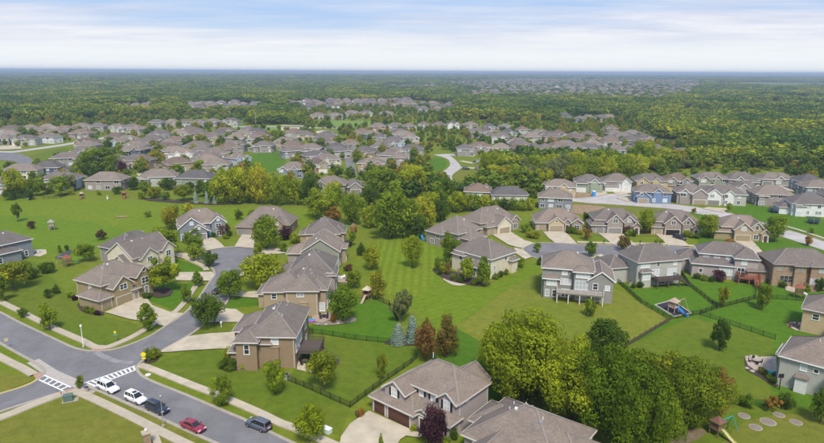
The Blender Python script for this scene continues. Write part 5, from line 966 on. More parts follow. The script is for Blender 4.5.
LOD = {'big': (24000, 0.0155), 'hi': (5200, 0.029), 'mid': (2000, 0.046), 'lo': (520, 0.082)}
def tmpl(kind, leaf, lod, v):
    key = (kind, leaf, lod, v)
    if key not in TM: n, s = LOD[lod]; TM[key] = crown_mesh(kind, n, s * (1.15 if kind == 'spruce' else 1.0), sum(map(ord, kind + lod)) + v * 17 + len(TM), leaf)
    return TM[key]
def trunk_mesh(v):
    key = ('trunk', v)
    if key not in TM:
        r = random.Random(v); mb = MB(); mb.tube([(0, 0, -0.01), (0.004, 0.003, 0.12), (0.01, -0.006, 0.35), (0.0, 0.01, 0.62)], [0.026, 0.018, 0.013, 0.005], 8)
        for i in range(6):
            a = i * 1.05 + r.uniform(-.3, .3); z = 0.2 + 0.05 * i; l = r.uniform(0.16, 0.28)
            mb.tube([(0.005, 0, z), (math.cos(a) * l * .5, math.sin(a) * l * .5, z + l * .55), (math.cos(a) * l, math.sin(a) * l, z + l * 0.95)], [0.009, 0.006, 0.002], 5)
        TM[key] = mb.mesh('trunk', BARK, True)
    return TM[key]
NT = 0; TREEXY = []
CATN = {'spruce': 'spruce_tree', 'shrub': 'shrub'}
def plant(X, Y, h, w, kind, leaf, label, group=None, lod='hi'):
    global NT
    NT += 1; v = NT % 3; TREEXY.append((X, Y, w * 0.45))
    rz = random.uniform(0, 6.28); z0 = hz(X, Y)
    if kind == 'shrub':
        o = inst('shrub', tmpl('shrub', leaf, lod, v % 2), None, (X, Y, z0), rz, (w, w, h)); return tag(o, label, 'shrub', group)
    root = empty(CATN.get(kind, 'tree'), (X, Y, z0), rz); tag(root, label, 'tree', group)
    inst('trunk', trunk_mesh(v), root, sc=(h * (0.55 if kind == 'spruce' else 0.9),) * 2 + (h * (1.1 if kind != 'spruce' else 1.3),))
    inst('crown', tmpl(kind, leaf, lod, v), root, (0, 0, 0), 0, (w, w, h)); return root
def T(bx, by, ty, wpx, kind, leaf, label, group=None, lod=None):
    p = P(bx, by); r = ray(bx, ty); h = CAMH + r[2] * (p.y / r[1]); h = max(0.7, h); w = wpx / ppm(bx, by)
    if lod is None: lod = 'big' if wpx > 42 else 'hi' if wpx > 17 else 'mid' if wpx > 8 else 'lo'
    return plant(p.x, p.y, h, w, kind, leaf, label, group, lod)
near = [
 (222, 405, 378, 21, 'oval', 'green', 'young green street tree on the verge opposite the red car'), (275, 394, 361, 22, 'oval', 'yg', 'green-yellow young tree in front of the brown house with corner bay'),
 (323, 390, 351, 31, 'broad', 'mix', 'rounded turning tree against the fence by the concrete patio'), (309, 443, 405, 29, 'broad', 'yg', 'yellow-green street tree beside the sidewalk near the mauve-grey house'),
 (382, 379, 353, 10, 'oval', 'mix', 'slender brownish tree inside the fenced yard, in a mulch ring'), (432, 448, 408, 28, 'broad', 'plum', 'purple-leaved plum tree in front of the mauve-grey house'),
 (426, 361, 319, 24, 'cone', 'redpear', 'red-tinged pear tree nearer the blue spruces'), (447, 357, 315, 22, 'cone', 'redpear', 'red-tinged pear tree farther from the blue spruces'),
 (398, 344, 322, 19, 'spruce', 'spruce', 'short broad blue spruce in the fence corner'), (412, 342, 314, 17, 'spruce', 'spruce', 'tall slim blue spruce in the fence corner'),
 (343, 322, 287, 28, 'broad', 'green', 'large green tree over the pink-paved patio'), (401, 323, 291, 23, 'sparse', 'sage', 'airy grey-green tree beside the fenced deep green lawn'),
 (378, 299, 272, 16, 'oval', 'mix', 'orange-tipped tree beside the wooden play tower'), (372, 270, 246, 18, 'broad', 'yg', 'yellow-green tree in the yards behind the sage house'), (361, 255.5, 243, 9, 'cone', 'dark', 'small dark conical tree behind the sage house'),
 (354, 289, 271, 15, 'broad', 'green', 'green tree behind the taupe house with white upper windows'), (352, 246, 231, 8, 'oval', 'green', 'slim green tree behind the tan last house of the row'), (348, 271, 264, 9, 'shrub', 'maroon', 'brown-red shrub behind the taupe house'),
 (267, 250, 217, 29, 'broad', 'green', 'dense green tree in front of the brown brick house'), (258, 257, 243, 9, 'oval', 'yg', 'slim yellow-green tree at the edge of the bulb'), (262, 290, 253, 39, 'broad', 'yg', 'wide yellow-green tree over the driveways of the row'),
 (230, 299, 270, 24, 'broad', 'green', 'green street tree at the neck of the cul-de-sac'), (208, 327, 296, 30, 'broad', 'dark', 'dense dark green tree between two driveways on the street bend'), (148.5, 331, 305, 17, 'oval', 'green', 'young green tree on the verge by the khaki house driveway'),
 (187, 303, 285, 11, 'oval', 'green', 'narrow green verge tree above the khaki house driveway'), (163, 259, 229, 33, 'broad', 'yg', 'broad yellow-green tree beside the cream-gabled house'), (196, 251, 230, 19, 'oval', 'green', 'green tree before the nested gables of the blue-grey house'), (197, 261, 243, 16, 'oval', 'green', 'light green tree by the curved walk of the bulb'),
 (210, 267, 252, 15, 'broad', 'dark', 'round dark green verge tree by the bulb'), (164, 293, 258, 32, 'sparse', 'yg', 'airy yellow-green tree on the lawn of the khaki house'), (198, 287, 272, 10, 'oval', 'green', 'small green tree beside the cream-gabled house driveway'), (223, 236, 223, 13, 'broad', 'maroon', 'maroon ornamental tree by the teal door'), (213, 238, 232, 5, 'shrub', 'dark', 'dark clipped shrub by the teal door'),
 (50, 330, 304, 17, 'oval', 'green', 'green street tree on the verge below the khaki house'), (23.4, 318, 308, 9, 'oval', 'green', 'small green street tree on the verge nearer the meadow'), (14, 290, 262, 35, 'broad', 'mix', 'wide rusty-green tree on the side lawn'), (33, 279, 268, 12, 'shrub', 'dark', 'dark shrub tucked beside the wide rusty-green tree'),
 (47, 273, 262, 15, 'shrub', 'dark', 'round dark green bush on the open side lawn'), (86, 262, 244, 19, 'broad', 'mix', 'rounded brown-green tree behind the khaki house'), (48.5, 298, 289, 8, 'cone', 'dark', 'left small conifer-like shrub of a pair on the side lawn'), (56.5, 294, 285, 7, 'cone', 'dark', 'right small conifer-like shrub of a pair on the side lawn'), (70, 298, 292, 8, 'shrub', 'yg', 'pale shrub behind the khaki house garage'), (76, 300, 295, 8, 'shrub', 'plum', 'purple shrub behind the khaki house garage'),
 (2, 302, 276, 15, 'oval', 'green', 'green tree by the sidewalk next to the wide rusty-green tree'), (32, 229, 221, 8, 'oval', 'maroon', 'small reddish tree out on the meadow beside the play set'), (101, 240, 230, 10, 'oval', 'maroon', 'twiggy brown tree behind the cream-gabled house'), (18, 222, 203, 9, 'sparse', 'mix', 'thin airy tree standing alone on the meadow'),
 (60, 253, 245, 4, 'cone', 'mix', 'small upright shrub in the slate bed'), (67, 251, 245, 4, 'shrub', 'dark', 'small dark clipped shrub in the slate bed'),
 (239, 220, 209, 8, 'oval', 'dark', 'small dark tree between the bulb houses'), (252.6, 220, 210, 8, 'oval', 'green', 'small green tree beside the brown brick house'), (172, 230, 206, 21, 'broad', 'mix', 'yellow-brown tree against the meadow beside the nested gables'), (188, 214, 203, 11, 'broad', 'yellow', 'bright yellow tree behind the nested gables'), (148, 217, 211, 7, 'broad', 'green', 'small lone green tree on the meadow'),
 (285, 240, 227, 13, 'broad', 'plum', 'purple-leaved tree beside the brown brick house'), (295, 243, 233, 12, 'shrub', 'yg', 'yellow-green shrub before the tan last house of the row'), (283, 252, 243, 9, 'oval', 'green', 'small green tree by the row driveway'), (229, 359, 347, 13, 'shrub', 'yg', 'yellow-green shrub by the brown house entrance'), (151.5, 359.5, 347.5, 16, 'shrub', 'mix', 'round brown-green bush at the street corner'), (236, 357, 348, 9, 'shrub', 'dark', 'dark shrub by the brown house entrance'),
 (228, 369, 359, 18, 'shrub', 'dark', 'wide dark shrub in front of the brown house'), (245, 369, 361, 12, 'shrub', 'yg', 'light green shrub in front of the corner bay'), (360.5, 416.5, 408, 9, 'shrub', 'orange', 'round orange-brown shrub beside the driveway of the mauve-grey house'), (414, 432, 424, 7, 'shrub', 'yg', 'yellow-green shrub beside the brown garage door'), (453, 440, 428, 10, 'shrub', 'dark', 'dark shrub by the porch of the mauve-grey house'), (446, 447, 436, 9, 'shrub', 'green', 'green shrub beside the purple plum tree'), (381, 448, 434, 5, 'cone', 'green', 'slim green conifer on the driveway edge'), (305, 333, 320, 9, 'shrub', 'mix', 'shrub between the brown house and the pink patio'), (334, 323, 313, 6, 'shrub', 'orange', 'small orange shrub at the pink patio'),
 # large trees on the right
 (521, 400, 316, 86, 'full', 'olive', 'very large olive-green tree beside the hipped taupe roof'), (572, 422, 343, 74, 'full', 'yg', 'large bright yellow-green tree over the corner of the taupe roof'), (613, 442, 352, 78, 'full', 'olive', 'largest olive-green tree in the middle of the clump'), (654, 452, 386, 50, 'full', 'green', 'mid-green drooping tree in the clump by the wooden play set'),
 (691, 424, 362, 62, 'full', 'mix', 'rounded green-brown tree on the clump side facing the mulch rings'), (716, 412, 370, 30, 'full', 'orange', 'orange-tinged tree on the edge of the clump by the mulch rings'), (640, 384, 350, 36, 'full', 'green', 'mid-green tree in the back of the clump'), (668, 396, 354, 38, 'full', 'mix', 'turning tree in the back of the clump, on the fence side'), (604, 356, 320, 38, 'full', 'dark', 'dark green tree at the end of the dark wooden fence'), (545, 385, 334, 50, 'full', 'mix', 'turning tree wedged between two very large trees'), (500, 376, 328, 40, 'full', 'olive', 'smaller olive-green tree on the lawn side of the clump'),
 (692, 430, 408, 13, 'oval', 'green', 'small light green tree beside the wooden play set'), (719, 351, 321, 18, 'oval', 'dark', 'dark upright tree alone on the bright back lawn'), (746, 408, 395, 15, 'shrub', 'green', 'green bush on the hedge line by the mulch rings'), (771, 412, 397, 15, 'sparse', 'orange', 'thin brownish tree in a mulch ring'), (785, 409, 394, 16, 'shrub', 'dark', 'dark bush on the hedge line by the pale grey house'), (820, 424, 390, 22, 'broad', 'green', 'green tree below the pale grey house'),
 (590, 317, 299, 12, 'oval', 'green', 'small green tree on the dry lawn before the raised deck'), (762, 310, 285, 15, 'oval', 'mix', 'orange-green tree beside the fence crossing'), (723, 307, 286, 10, 'oval', 'mix', 'slim turning tree in the fence corner below the red deck'), (778, 285, 276, 10, 'shrub', 'green', 'green shrub by the tan brick house'), (718, 281, 270, 14, 'shrub', 'plum', 'dark maroon bush beside the red deck'), (819, 292, 278, 10, 'oval', 'dark', 'dark green tree by the low wooden deck'),
 (412, 268, 235, 18, 'broad', 'yg', 'yellow-green tree alone on the mown strip'), (449, 267, 233, 19, 'oval', 'mix', 'tall green-orange tree behind the cream house'), (437, 271, 257, 6, 'cone', 'green', 'slim hedge conifer in the curved bed, nearer the lawn'), (443, 273, 260, 7, 'cone', 'yg', 'yellowing hedge conifer in the curved bed'), (448, 275, 262, 6, 'cone', 'orange', 'orange hedge conifer in the curved bed'), (467, 282, 259, 16, 'oval', 'yg', 'yellow-green tree beside the pergola'), (483, 286, 257, 15, 'cone', 'green', 'pointed green tree at the corner of the cream house'), (520, 267, 258, 10, 'shrub', 'green', 'green shrub by the cream house steps'), (525, 233, 224, 10, 'shrub', 'green', 'green shrub right of the tan garage doors'), (537, 253, 243, 7, 'oval', 'green', 'small tree on the island of the second cul-de-sac'), (533, 238, 231, 13, 'shrub', 'mix', 'wide shrub at the head of the second cul-de-sac'), (510, 271, 266, 8, 'shrub', 'maroon', 'low reddish shrub along the cream house wall'), (540, 265, 257, 7, 'shrub', 'dark', 'dark shrub beside the raised-deck house'),
 (645, 234, 210, 18, 'broad', 'yg', 'yellow-green tree between the two stone houses with peaked gables'), (708, 238, 215, 21, 'broad', 'yg', 'wide yellow-green tree beside the open garage house'), (774, 242, 216, 20, 'broad', 'green', 'full green tree at the end of the row by the pale road'), (623.5, 251, 236, 13, 'broad', 'redpear', 'round reddish tree on the second cul-de-sac verge'), (590.6, 257, 242, 11, 'oval', 'green', 'upright green tree before the raised-deck house'), (658, 249, 239, 8, 'oval', 'green', 'small green verge tree by the open garage driveway'), (587, 240, 228, 9, 'oval', 'orange', 'orange verge tree beside the low stone-fronted house'), (587, 222, 212, 9, 'oval', 'dark', 'dark tree behind the low stone-fronted house'), (599, 262, 256, 10, 'shrub', 'green', 'green shrub by the light grey house driveway'), (572, 259, 251, 6, 'shrub', 'green', 'green shrub over the roof line of the raised-deck house'), (729, 247, 239, 11, 'shrub', 'orange', 'orange bush at the light garage gable'), (742, 254, 246, 7, 'shrub', 'yg', 'yellow-green bush by the end driveway'), (808, 246, 236, 7, 'oval', 'orange', 'small orange tree by the pale road'), (811, 234, 228, 6, 'oval', 'green', 'small green tree across the pale road by the trampoline'), (570, 233, 226, 9, 'shrub', 'dark', 'dark shrub at the low stone-fronted house'), (627, 234, 226, 8, 'shrub', 'maroon', 'brown shrub at the grey garage wing house'), (689, 235, 228, 7, 'shrub', 'mix', 'shrub at the open garage house'), (756, 240, 232, 9, 'shrub', 'green', 'shrub at the light garage gable house'), (729, 212, 203, 6, 'oval', 'yg', 'small yellow-green tree by the white front gables'), (694, 213, 208, 5, 'shrub', 'orange', 'orange shrub on the new street verge'), (747, 283, 277, 6, 'shrub', 'yg', 'yellow shrub between the red deck house and the brick house'),
]
for q in near: T(*q)
HG = 'hedgerow trees between the meadow and the rows'
hedge = [(225, 203, 171, 27, 'yg'), (239, 203, 168, 28, 'yg'), (259, 204, 164, 22, 'yellow'), (272, 204, 176, 20, 'yg'), (282, 205, 175, 19, 'yg'), (295, 205, 177, 16, 'yg'), (310, 205, 178, 23, 'dark'), (212, 202, 182, 16, 'green'), (250, 203, 178, 18, 'dark'), (322, 218, 189, 31, 'yg'), (334, 220, 207, 17, 'orange'), (351, 225, 192, 22, 'green'), (381, 198, 167, 40, 'green'), (392, 238, 192, 40, 'green'), (371, 228, 204, 17, 'yg'), (404, 236, 196, 32, 'green'), (424, 229, 197, 26, 'yellow'), (412, 194, 165, 31, 'yg'), (446, 207, 176, 19, 'green'), (458, 212, 192, 19, 'yg'), (472, 211, 194, 17, 'green'), (484, 210, 195, 15, 'yg'), (430, 214, 192, 20, 'yg'), (440, 222, 200, 18, 'dark'), (370, 205, 186, 18, 'dark'), (337, 206, 186, 14, 'green'), (362, 214, 200, 12, 'green'), (418, 238, 214, 20, 'dark')]
HL = ['yellow-green hedgerow tree at the meadow end, beside the small green one by the spruces', 'broad yellow-green hedgerow tree just before the tall golden tree', 'tall golden hedgerow tree behind the brown brick house', 'yellow-green hedgerow tree right after the tall golden tree', 'second yellow-green hedgerow tree after the tall golden tree', 'slim yellow-green hedgerow tree beside a dark one', 'dark green hedgerow tree at the end of the meadow hedge', 'small green hedgerow tree beside the blue spruces', 'dark green hedgerow tree in the shade of the tall golden one', 'broad yellow-green tree rising behind the row of backs', 'orange tree beside the tan last house of the row', 'upright green tree behind the tan last house of the row', 'big round green tree below the long mauve-grey house', 'very large green tree at the head of the mown strip', 'small yellow-green tree beside the very large green tree', 'large green tree next to the very large one at the mown strip', 'golden yellow tree among the large green ones at the mown strip', 'broad yellow-green tree below the curved pale road', 'upright dark-topped green tree beside the curved pale road', 'yellow-green bush-like tree above the taupe pyramid roof', 'mid-green bush-like tree above the taupe pyramid roof', 'yellow-green bush-like tree next to the shrub row', 'yellow-green tree behind the golden yellow one', 'dark green tree beside the golden yellow one', 'dark green tree under the big round green tree', 'small green tree in the gap behind the broad yellow-green tree', 'small green tree between orange tree and big round green tree', 'low dark tree over the teal play set']
for (bx, by, ty, w, l), lab in zip(hedge, HL): T(bx, by, ty, w, 'full', l, lab, HG)
for bx, w, l in [(495, 11, 'green'), (504, 12, 'dark'), (513, 11, 'green'), (522, 12, 'green'), (530, 9, 'yg'), (464, 10, 'green'), (452, 9, 'yg')]: T(bx, 210.5, 198, w, 'shrub', l, f'{ {"green": "green", "dark": "dark green", "yg": "yellow-green"}[l]} shrub of the row below the cream house with back bays', 'shrub row')
MG = 'trees along the meadow houses'
meadow_trees = [(16, 199, 169, 21, 'yg'), (37, 196, 176, 15, 'green'), (60, 196, 176, 16, 'green'), (70, 191, 174, 15, 'sage'), (98, 172, 147, 35, 'green'), (92, 179, 164, 17, 'dark'), (123, 175, 161, 10, 'plum'), (118, 194, 186, 10, 'dark'), (133.5, 190, 178, 12, 'dark'), (145, 194, 181, 13, 'green'), (155, 198, 186, 15, 'mix'), (169.6, 190, 178, 14, 'dark'), (184, 201, 185, 19, 'mix'), (204, 197, 180, 16, 'dark'), (176, 178, 164, 10, 'mix'), (239, 203, 192, 12, 'maroon'), (10, 200, 188, 12, 'dark'), (30, 200, 190, 9, 'dark'), (80, 166, 157, 9, 'plum'), (166, 200, 192, 9, 'green'), (142, 199, 192, 8, 'yg'), (108, 150, 140, 9, 'dark'), (200, 164, 156, 10, 'green'), (200, 172, 160, 12, 'green'), (190, 160, 150, 11, 'mix'), (155, 163, 152, 20, 'mix'), (60, 160, 152, 10, 'dark')]
ML = ['tall yellow-green tree at the meadow edge before the cream house', 'green tree before the pale blue-grey meadow house, nearer the cream house', 'green tree before the pale blue-grey meadow house, nearer the dark fence', 'grey-green tree at the corner of the pale blue-grey meadow house', 'large domed green tree above the taupe meadow house', 'dark green tree below the large domed tree', 'purple-leaved tree behind the taupe meadow house', 'dark round bush-tree on the lawn of the taupe meadow house', 'dark green tree between the taupe and pale grey meadow houses', 'green tree at the near corner of the pale grey meadow house', 'brownish tree in the bed behind the pale grey meadow house', 'dark tree between the pale grey and sage meadow houses', 'wide brownish tree in front of the sage meadow house', 'dark tree at the spruce side of the sage meadow house', 'brownish slim tree behind the pale grey meadow house roof', 'maroon tree under the hedgerow', 'low dark tree beside the tall yellow-green meadow tree', 'dark small tree behind the pale play set', 'purple-leaved bush by the grey house below the small green', 'low green tree in the bed before the sage meadow house', 'yellow-green shrub-tree in the bed behind the red play set', 'dark tree beside the light blue house', 'green tree below the pale grey wide house', 'green tree behind the sage meadow house roof', 'brownish tree behind the white-gabled house driveway', 'wide brownish tree left of the white-gabled house', 'dark tree beside the grey house below the small green']
for (bx, by, ty, w, l), lab in zip(meadow_trees, ML): T(bx, by, ty, w, 'broad', l, lab, MG)
for bx, by in ((196, 203), (207, 203.5), (215, 204)): T(bx, by, by - 12, 7, 'spruce', 'spruce', 'small blue spruce in the bed at the meadow edge', 'meadow spruces')
GG = 'trees of the yellow-green grove'
for i in range(46):
    bx = 486 + (i % 23) * 9.2 + random.uniform(-3, 3); base = (187 if i < 23 else 179) - max(0, (bx - 540)) * 0.08 + random.uniform(-3, 1); hpx = random.uniform(18, 27) if bx < 645 else random.uniform(12, 17); l = random.choice(['yg', 'yg', 'yg', 'yg', 'yellow', 'green', 'sage', 'mix'])
    nm = {'yg': 'yellow-green', 'yellow': 'golden', 'green': 'green', 'sage': 'pale grey-green', 'mix': 'turning'}[l]
    if bx > 640: base = random.uniform(164, 170)
    T(bx, base, base - hpx, random.uniform(17, 25), 'full', l, ('tall ' if hpx > 23 else 'low ' if hpx < 17 else '') + f'{nm} tree in the ' + ('street-side' if i < 23 else 'far') + ' part of the grove above the new street', GG)
FS = 'foundation shrubs along house walls'
for where, pts in {'along the front of the low stone-fronted house': [(574, 234, 'green'), (579, 234.5, 'mix'), (569, 233.6, 'dark')], 'along the front of the grey garage wing house': [(629, 236, 'green'), (634, 236.5, 'dark')], 'along the front of the open garage house': [(693, 238, 'green'), (697, 238.5, 'dark'), (687, 237, 'yg')], 'along the wall of the cream house': [(496, 279, 'green'), (501, 277, 'dark'), (506, 275, 'mix'), (515, 271, 'green')], 'in front of the blue-grey nested gable house': [(216, 237, 'green'), (229, 236, 'dark'), (226, 238.5, 'mix')], 'in front of the brown brick house': [(258, 239, 'green'), (263, 240, 'dark'), (289, 239, 'green')], 'beside the khaki house': [(87, 312.5, 'mix'), (92, 314, 'green'), (98, 315.5, 'plum'), (149, 297, 'green'), (146, 299, 'dark')], 'beside the tan brick house': [(769, 283, 'green'), (783, 288, 'dark'), (806, 291, 'green')], 'at the light grey house': [(634, 288.5, 'green'), (640, 288, 'dark')], 'in the bed of the pale grey house': [(765, 376, 'dark'), (769, 380, 'green'), (773, 384, 'dark'), (761, 373, 'mix')], 'in the curved bed of the cream house': [(440, 275, 'dark'), (453, 280, 'green'), (460, 283, 'dark'), (474, 285, 'mix')], 'at the red deck house': [(697, 279, 'dark'), (704, 281, 'green'), (711, 282, 'dark')]}.items():
    for px, py, l in pts: T(px, py, py - random.uniform(4.5, 7), random.uniform(5.5, 8), 'shrub', l, f'small rounded shrub {where}', FS, 'mid')
# ================================================================== FENCES
def fence(label, pix, mat=IRON, h=1.25, step=2.4, solid=False):
    pts = [P(*q) for q in pix]; root = empty('fence', (pts[0].x, pts[0].y, 0)); tag(root, label, 'fence')
    o = pts[0]; pb = MB(); pb.box(-.045, .045, -.045, .045, 0, h + .1); pb.box(-.06, .06, -.06, .06, h + .1, h + .13); pm = pb.mesh('post', mat)
    pn = MB()
    if solid:
        for z in (.25, .6, .95): pn.box(0, 1, -.03, .03, z - .12, z + .12)
    else:
        for z in (.15, h - .08): pn.box(0, 1, -.02, .02, z - .02, z + .02)
        for i in range(22): x = (i + .5) / 22; pn.box(x - .0042, x + .0042, -.01, .01, .05, h)
    pan = pn.mesh('panel', mat); first = True
    for a, b in zip(pts, pts[1:]):
        d = b - a; L = d.length; n = max(1, round(L / step)); ang = math.atan2(d.y, d.x)
        for i in range(n):
            p = a + d * (i / n) - o
            if i > 0 or first: inst('post', pm, root, p, ang)
            inst('panel', pan, root, p, ang, (L / n, 1, 1))
        inst('post', pm, root, b - o, ang); first = False
fence('black iron fence round the brown house yard, meeting the mauve-grey house fence', [(288, 381), (304, 387.5), (321, 395), (350, 408), (380, 385.5), (411, 364), (417, 358.5)])
fence('black iron fence between the two deep green yards behind the row', [(304, 333.5), (322, 334.8), (355.5, 340), (389.5, 343.5)])
fence('black iron fence along the far side of the deep green yard with the play tower', [(354, 299), (372, 298), (389, 305.5), (398, 322.5)])
fence('black iron fence down the side of the play yard behind the light grey house', [(608, 274), (641, 303.5), (669.5, 320.5)])
fence('dark wooden rail fence between dry lawn and bright lawn', [(669.5, 321.3), (645, 336), (622, 349.5)], WOOD, 1.25, 2.4, True)
fence('black iron fence along the bottom of the four fenced yards', [(670.5, 320), (700, 314.5), (717, 309), (754.5, 299.5), (777, 299.5), (824, 302.5), (850, 304)])
fence('black iron fence running from the yard corner to the pale grey house', [(700.5, 315.2), (739.5, 328), (775, 340)])
fence('black iron fence between the light grey house yard and the red deck yard', [(680, 273), (689, 286), (716.5, 308)])
fence('black iron fence between the red deck yard and the brick house yard', [(746, 272), (756.4, 287), (755, 298.7)])
fence('black iron fence between the taupe hipped roof house and the clump of large trees', [(474, 440), (492, 427), (511, 414.5), (541, 392.5)])
fence('black iron fence above the mulch rings', [(728, 405), (752, 405.6), (776, 406.5), (795, 408)])
fence('dark fence between the two meadow houses', [(43, 199), (60, 198), (75, 192), (90, 186)])
# ================================================================== CARS
def paint(name, c):
    m, t, b = newmat(name); b.inputs['Base Color'].default_value = c + (1,); b.inputs['Roughness'].default_value = 0.3; b.inputs['Coat Weight'].default_value = 0.6; b.inputs['Coat Roughness'].default_value = 0.06; return m
CGLASS = plain('car_glass', (0.012, 0.014, 0.017), 0.06, 0.02, spec=0.8); TYRE = plain('tyre_rubber', (0.014, 0.014, 0.015), 0.85); RIM = plain('wheel_alloy', (0.42, 0.43, 0.44), 0.3, 0.05, metal=0.8); LAMPC = plain('lamp_clear', (0.7, 0.72, 0.74), 0.12, 0.03, spec=0.8); LAMPR = plain('lamp_red', (0.30, 0.012, 0.012), 0.2, 0.03, spec=0.7)
def loft(mb, rings, mi=0, caps=True):
    n = len(rings[0]); k = len(mb.v)
    for r in rings: mb.v += [tuple(p) for p in r]
    for i in range(len(rings) - 1):
        for j in range(n): mb.f.append((k + i * n + j, k + i * n + (j + 1) % n, k + (i + 1) * n + (j + 1) % n, k + (i + 1) * n + j)); mb.m.append(mi)
    if caps: mb.f.append(tuple(k + j for j in range(n))[::-1]); mb.m.append(mi); mb.f.append(tuple(k + (len(rings) - 1) * n + j for j in range(n))); mb.m.append(mi)
def car(px, py, head, color, label, suv=True, L=4.75, Wd=1.88, sunroof=False, rack=False):
    p = P(px, py); root = empty('parked_car', (p.x, p.y, ZR), R(head)); tag(root, label, 'car'); hw = Wd / 2; bh = 1.06 if suv else 0.93; top = 1.72 if suv else 1.43
    st = [(-.5, .80, .42, bh * .78), (-.485, .93, .33, bh * .93), (-.44, .99, .28, bh), (-.3, 1.0, .24, bh + .01), (-.05, 1.0, .22, bh + .005), (.17, 1.0, .22, bh), (.22, .995, .22, bh - .02), (.38, .97, .24, bh - .10), (.455, .92, .27, bh - .20), (.49, .82, .33, bh - .34), (.5, .70, .42, bh - .45)]
    rings = []
    for fx, fw, zb, zt in st:
        w = hw * fw; zm = zb + (zt - zb) * .55; x = fx * L
        rings.append([(x, -w * .86, zb), (x, w * .86, zb), (x, w * .985, zb + .1), (x, w, zm), (x, w * .955, zt - .08), (x, w * .86, zt), (x, -w * .86, zt), (x, -w * .955, zt - .08), (x, -w, zm), (x, -w * .985, zb + .1)])
    mb = MB(); loft(mb, rings); mb.build('body', color, root, smooth=True)
    # cabin: glass prism with painted roof panel and pillars
    xr0, xr1, xb0, xb1 = ((-.47, .23, -.42, .06) if suv else (-.38, .24, -.22, .06))
    a = [(xr0 * L, .80 * hw, bh - .02), (xr1 * L, .84 * hw, bh - .03), (xb1 * L, .66 * hw, top - .04), (xb0 * L, .66 * hw, top - .05)]
    def side(s): return [(x, s * y, z) for x, y, z in a]
    l, r_ = side(1), side(-1); g = MB(); g.face(l[::-1]); g.face(r_); g.face([l[1], l[2], r_[2], r_[1]]); g.face([l[0], r_[0], r_[3], l[3]]); g.build('window_glass', CGLASS, root)
    t = MB(); xx = [xb0 - .015, xb0 + .04, (xb0 + xb1) / 2, xb1 - .03, xb1 + .012]; zz = [-.05, -.005, .02, 0, -.05]; loft(t, [[(x * L, -.68 * hw, top + z - .05), (x * L, .68 * hw, top + z - .05), (x * L, .64 * hw, top + z), (x * L, .3 * hw, top + z + .02), (x * L, -.3 * hw, top + z + .02), (x * L, -.64 * hw, top + z)] for x, z in zip(xx, zz)]); rf = t.build('roof', color, root, smooth=False)
    if sunroof: s = MB(); s.box(-.05 * L - .35, -.05 * L + .45, -.38, .38, top + .022, top + .034); s.build('sunroof', CGLASS, rf)
    if rack:
        for s_ in (-1, 1): q = MB(); q.bar((xb0 * L + .1, s_ * .56 * hw, top + .06), (xb1 * L - .1, s_ * .56 * hw, top + .06), .05, .05); q.build('roof_rail', METAL, rf)
    for s_ in (-1, 1):
        S = side(s_); pl = MB(); pl.bar(Vector(S[1]) * 1.0, S[2], .07, .07); pl.bar(S[0], S[3], .12 if suv else .09, .1)
        for f in ((.42,) if not suv else (.36, .68)): pl.bar(Vector(S[0]).lerp(Vector(S[1]), f), Vector(S[3]).lerp(Vector(S[2]), f), .07, .03)
        pl.build('pillar', color, root)
        mr = MB(); mr.box(-.1, .1, -.11, .11, -.07, .09); mr.build('mirror', color, root, ((xr1 - .07) * L, s_ * (hw + .06), bh + .06))
        h = MB(); h.box(-.22, .04, -.22, .22, -.09, .09); h.build('headlight', LAMPC, root, (.475 * L, s_ * hw * .62, bh - .30))
        h = MB(); h.box(-.03, .1, -.16, .16, -.14, .14); h.build('taillight', LAMPR, root, (-.497 * L, s_ * hw * .68, bh - .16))
        for fx in (-.31, .31):
            ty = MB(); ty.tube([(0, -.12, 0), (0, .12, 0)], .36 if suv else .33, 18); w = ty.build('wheel', TYRE, root, (fx * L, s_ * (hw - .10), .36 if suv else .33))
            rm = MB(); rm.tube([(0, -.13, 0), (0, .13, 0)], .21, 12); rm.build('rim', RIM, w)
    for fx, z, m in ((.5, .42, BLACK), (-.5, .42, BLACK)): b = MB(); b.box(-.05, .05, -.6, .6, -.1, .08); b.build('bumper', m, root, (fx * L * .998, 0, z))
    pl = MB(); pl.box(-.015, .015, -.26, .26, -.07, .07); pl.build('licence_plate', TRIMW, root, (-.505 * L, 0, .72))
    return root
WHITE = paint('car_white', (0.74, 0.75, 0.76)); MAR = paint('car_red', (0.26, 0.02, 0.045)); NAVY = paint('car_navy', (0.018, 0.025, 0.045)); STEEL = paint('car_steel_blue', (0.085, 0.10, 0.128)); BLK = paint('car_black', (0.014, 0.014, 0.016))
HD = math.degrees(math.atan2(*(lambda d: (d.y, d.x))(P(212, 440) - P(131, 404))))
car(108.5, 390.5, HD, WHITE, 'white SUV parked at the crosswalk', True, 4.9, 1.95, rack=True); car(136, 401.5, HD, WHITE, 'white crossover with a dark sunroof parked behind the crosswalk SUV', True, 4.6, 1.86, sunroof=True)
car(157.5, 411.5, HD, NAVY, 'dark navy SUV parked by the street lamp', True, 4.8, 1.92, rack=True); car(193.5, 429.5, HD, MAR, 'dark red sedan parked at the kerb', False, 4.75, 1.84); car(258.5, 428, HD + 180, STEEL, 'steel blue SUV driving on the street opposite the kerb-parked cars', True, 4.85, 1.94, rack=True)
car(679.5, 239.5, -60, BLK, 'black SUV on the driveway of the open garage house', True); car(673, 233.8, 80, BLK, 'dark car inside the open garage', False); car(220.5, 292.5, 60, BLK, 'black car parked under the green tree at the cul-de-sac neck', False)
car(476, 162.7, 10, BLK, 'black car on a driveway beside the curved pale road', False); car(466, 169.5, 0, NAVY, 'dark car on the lower driveway beside the curved pale road', True)
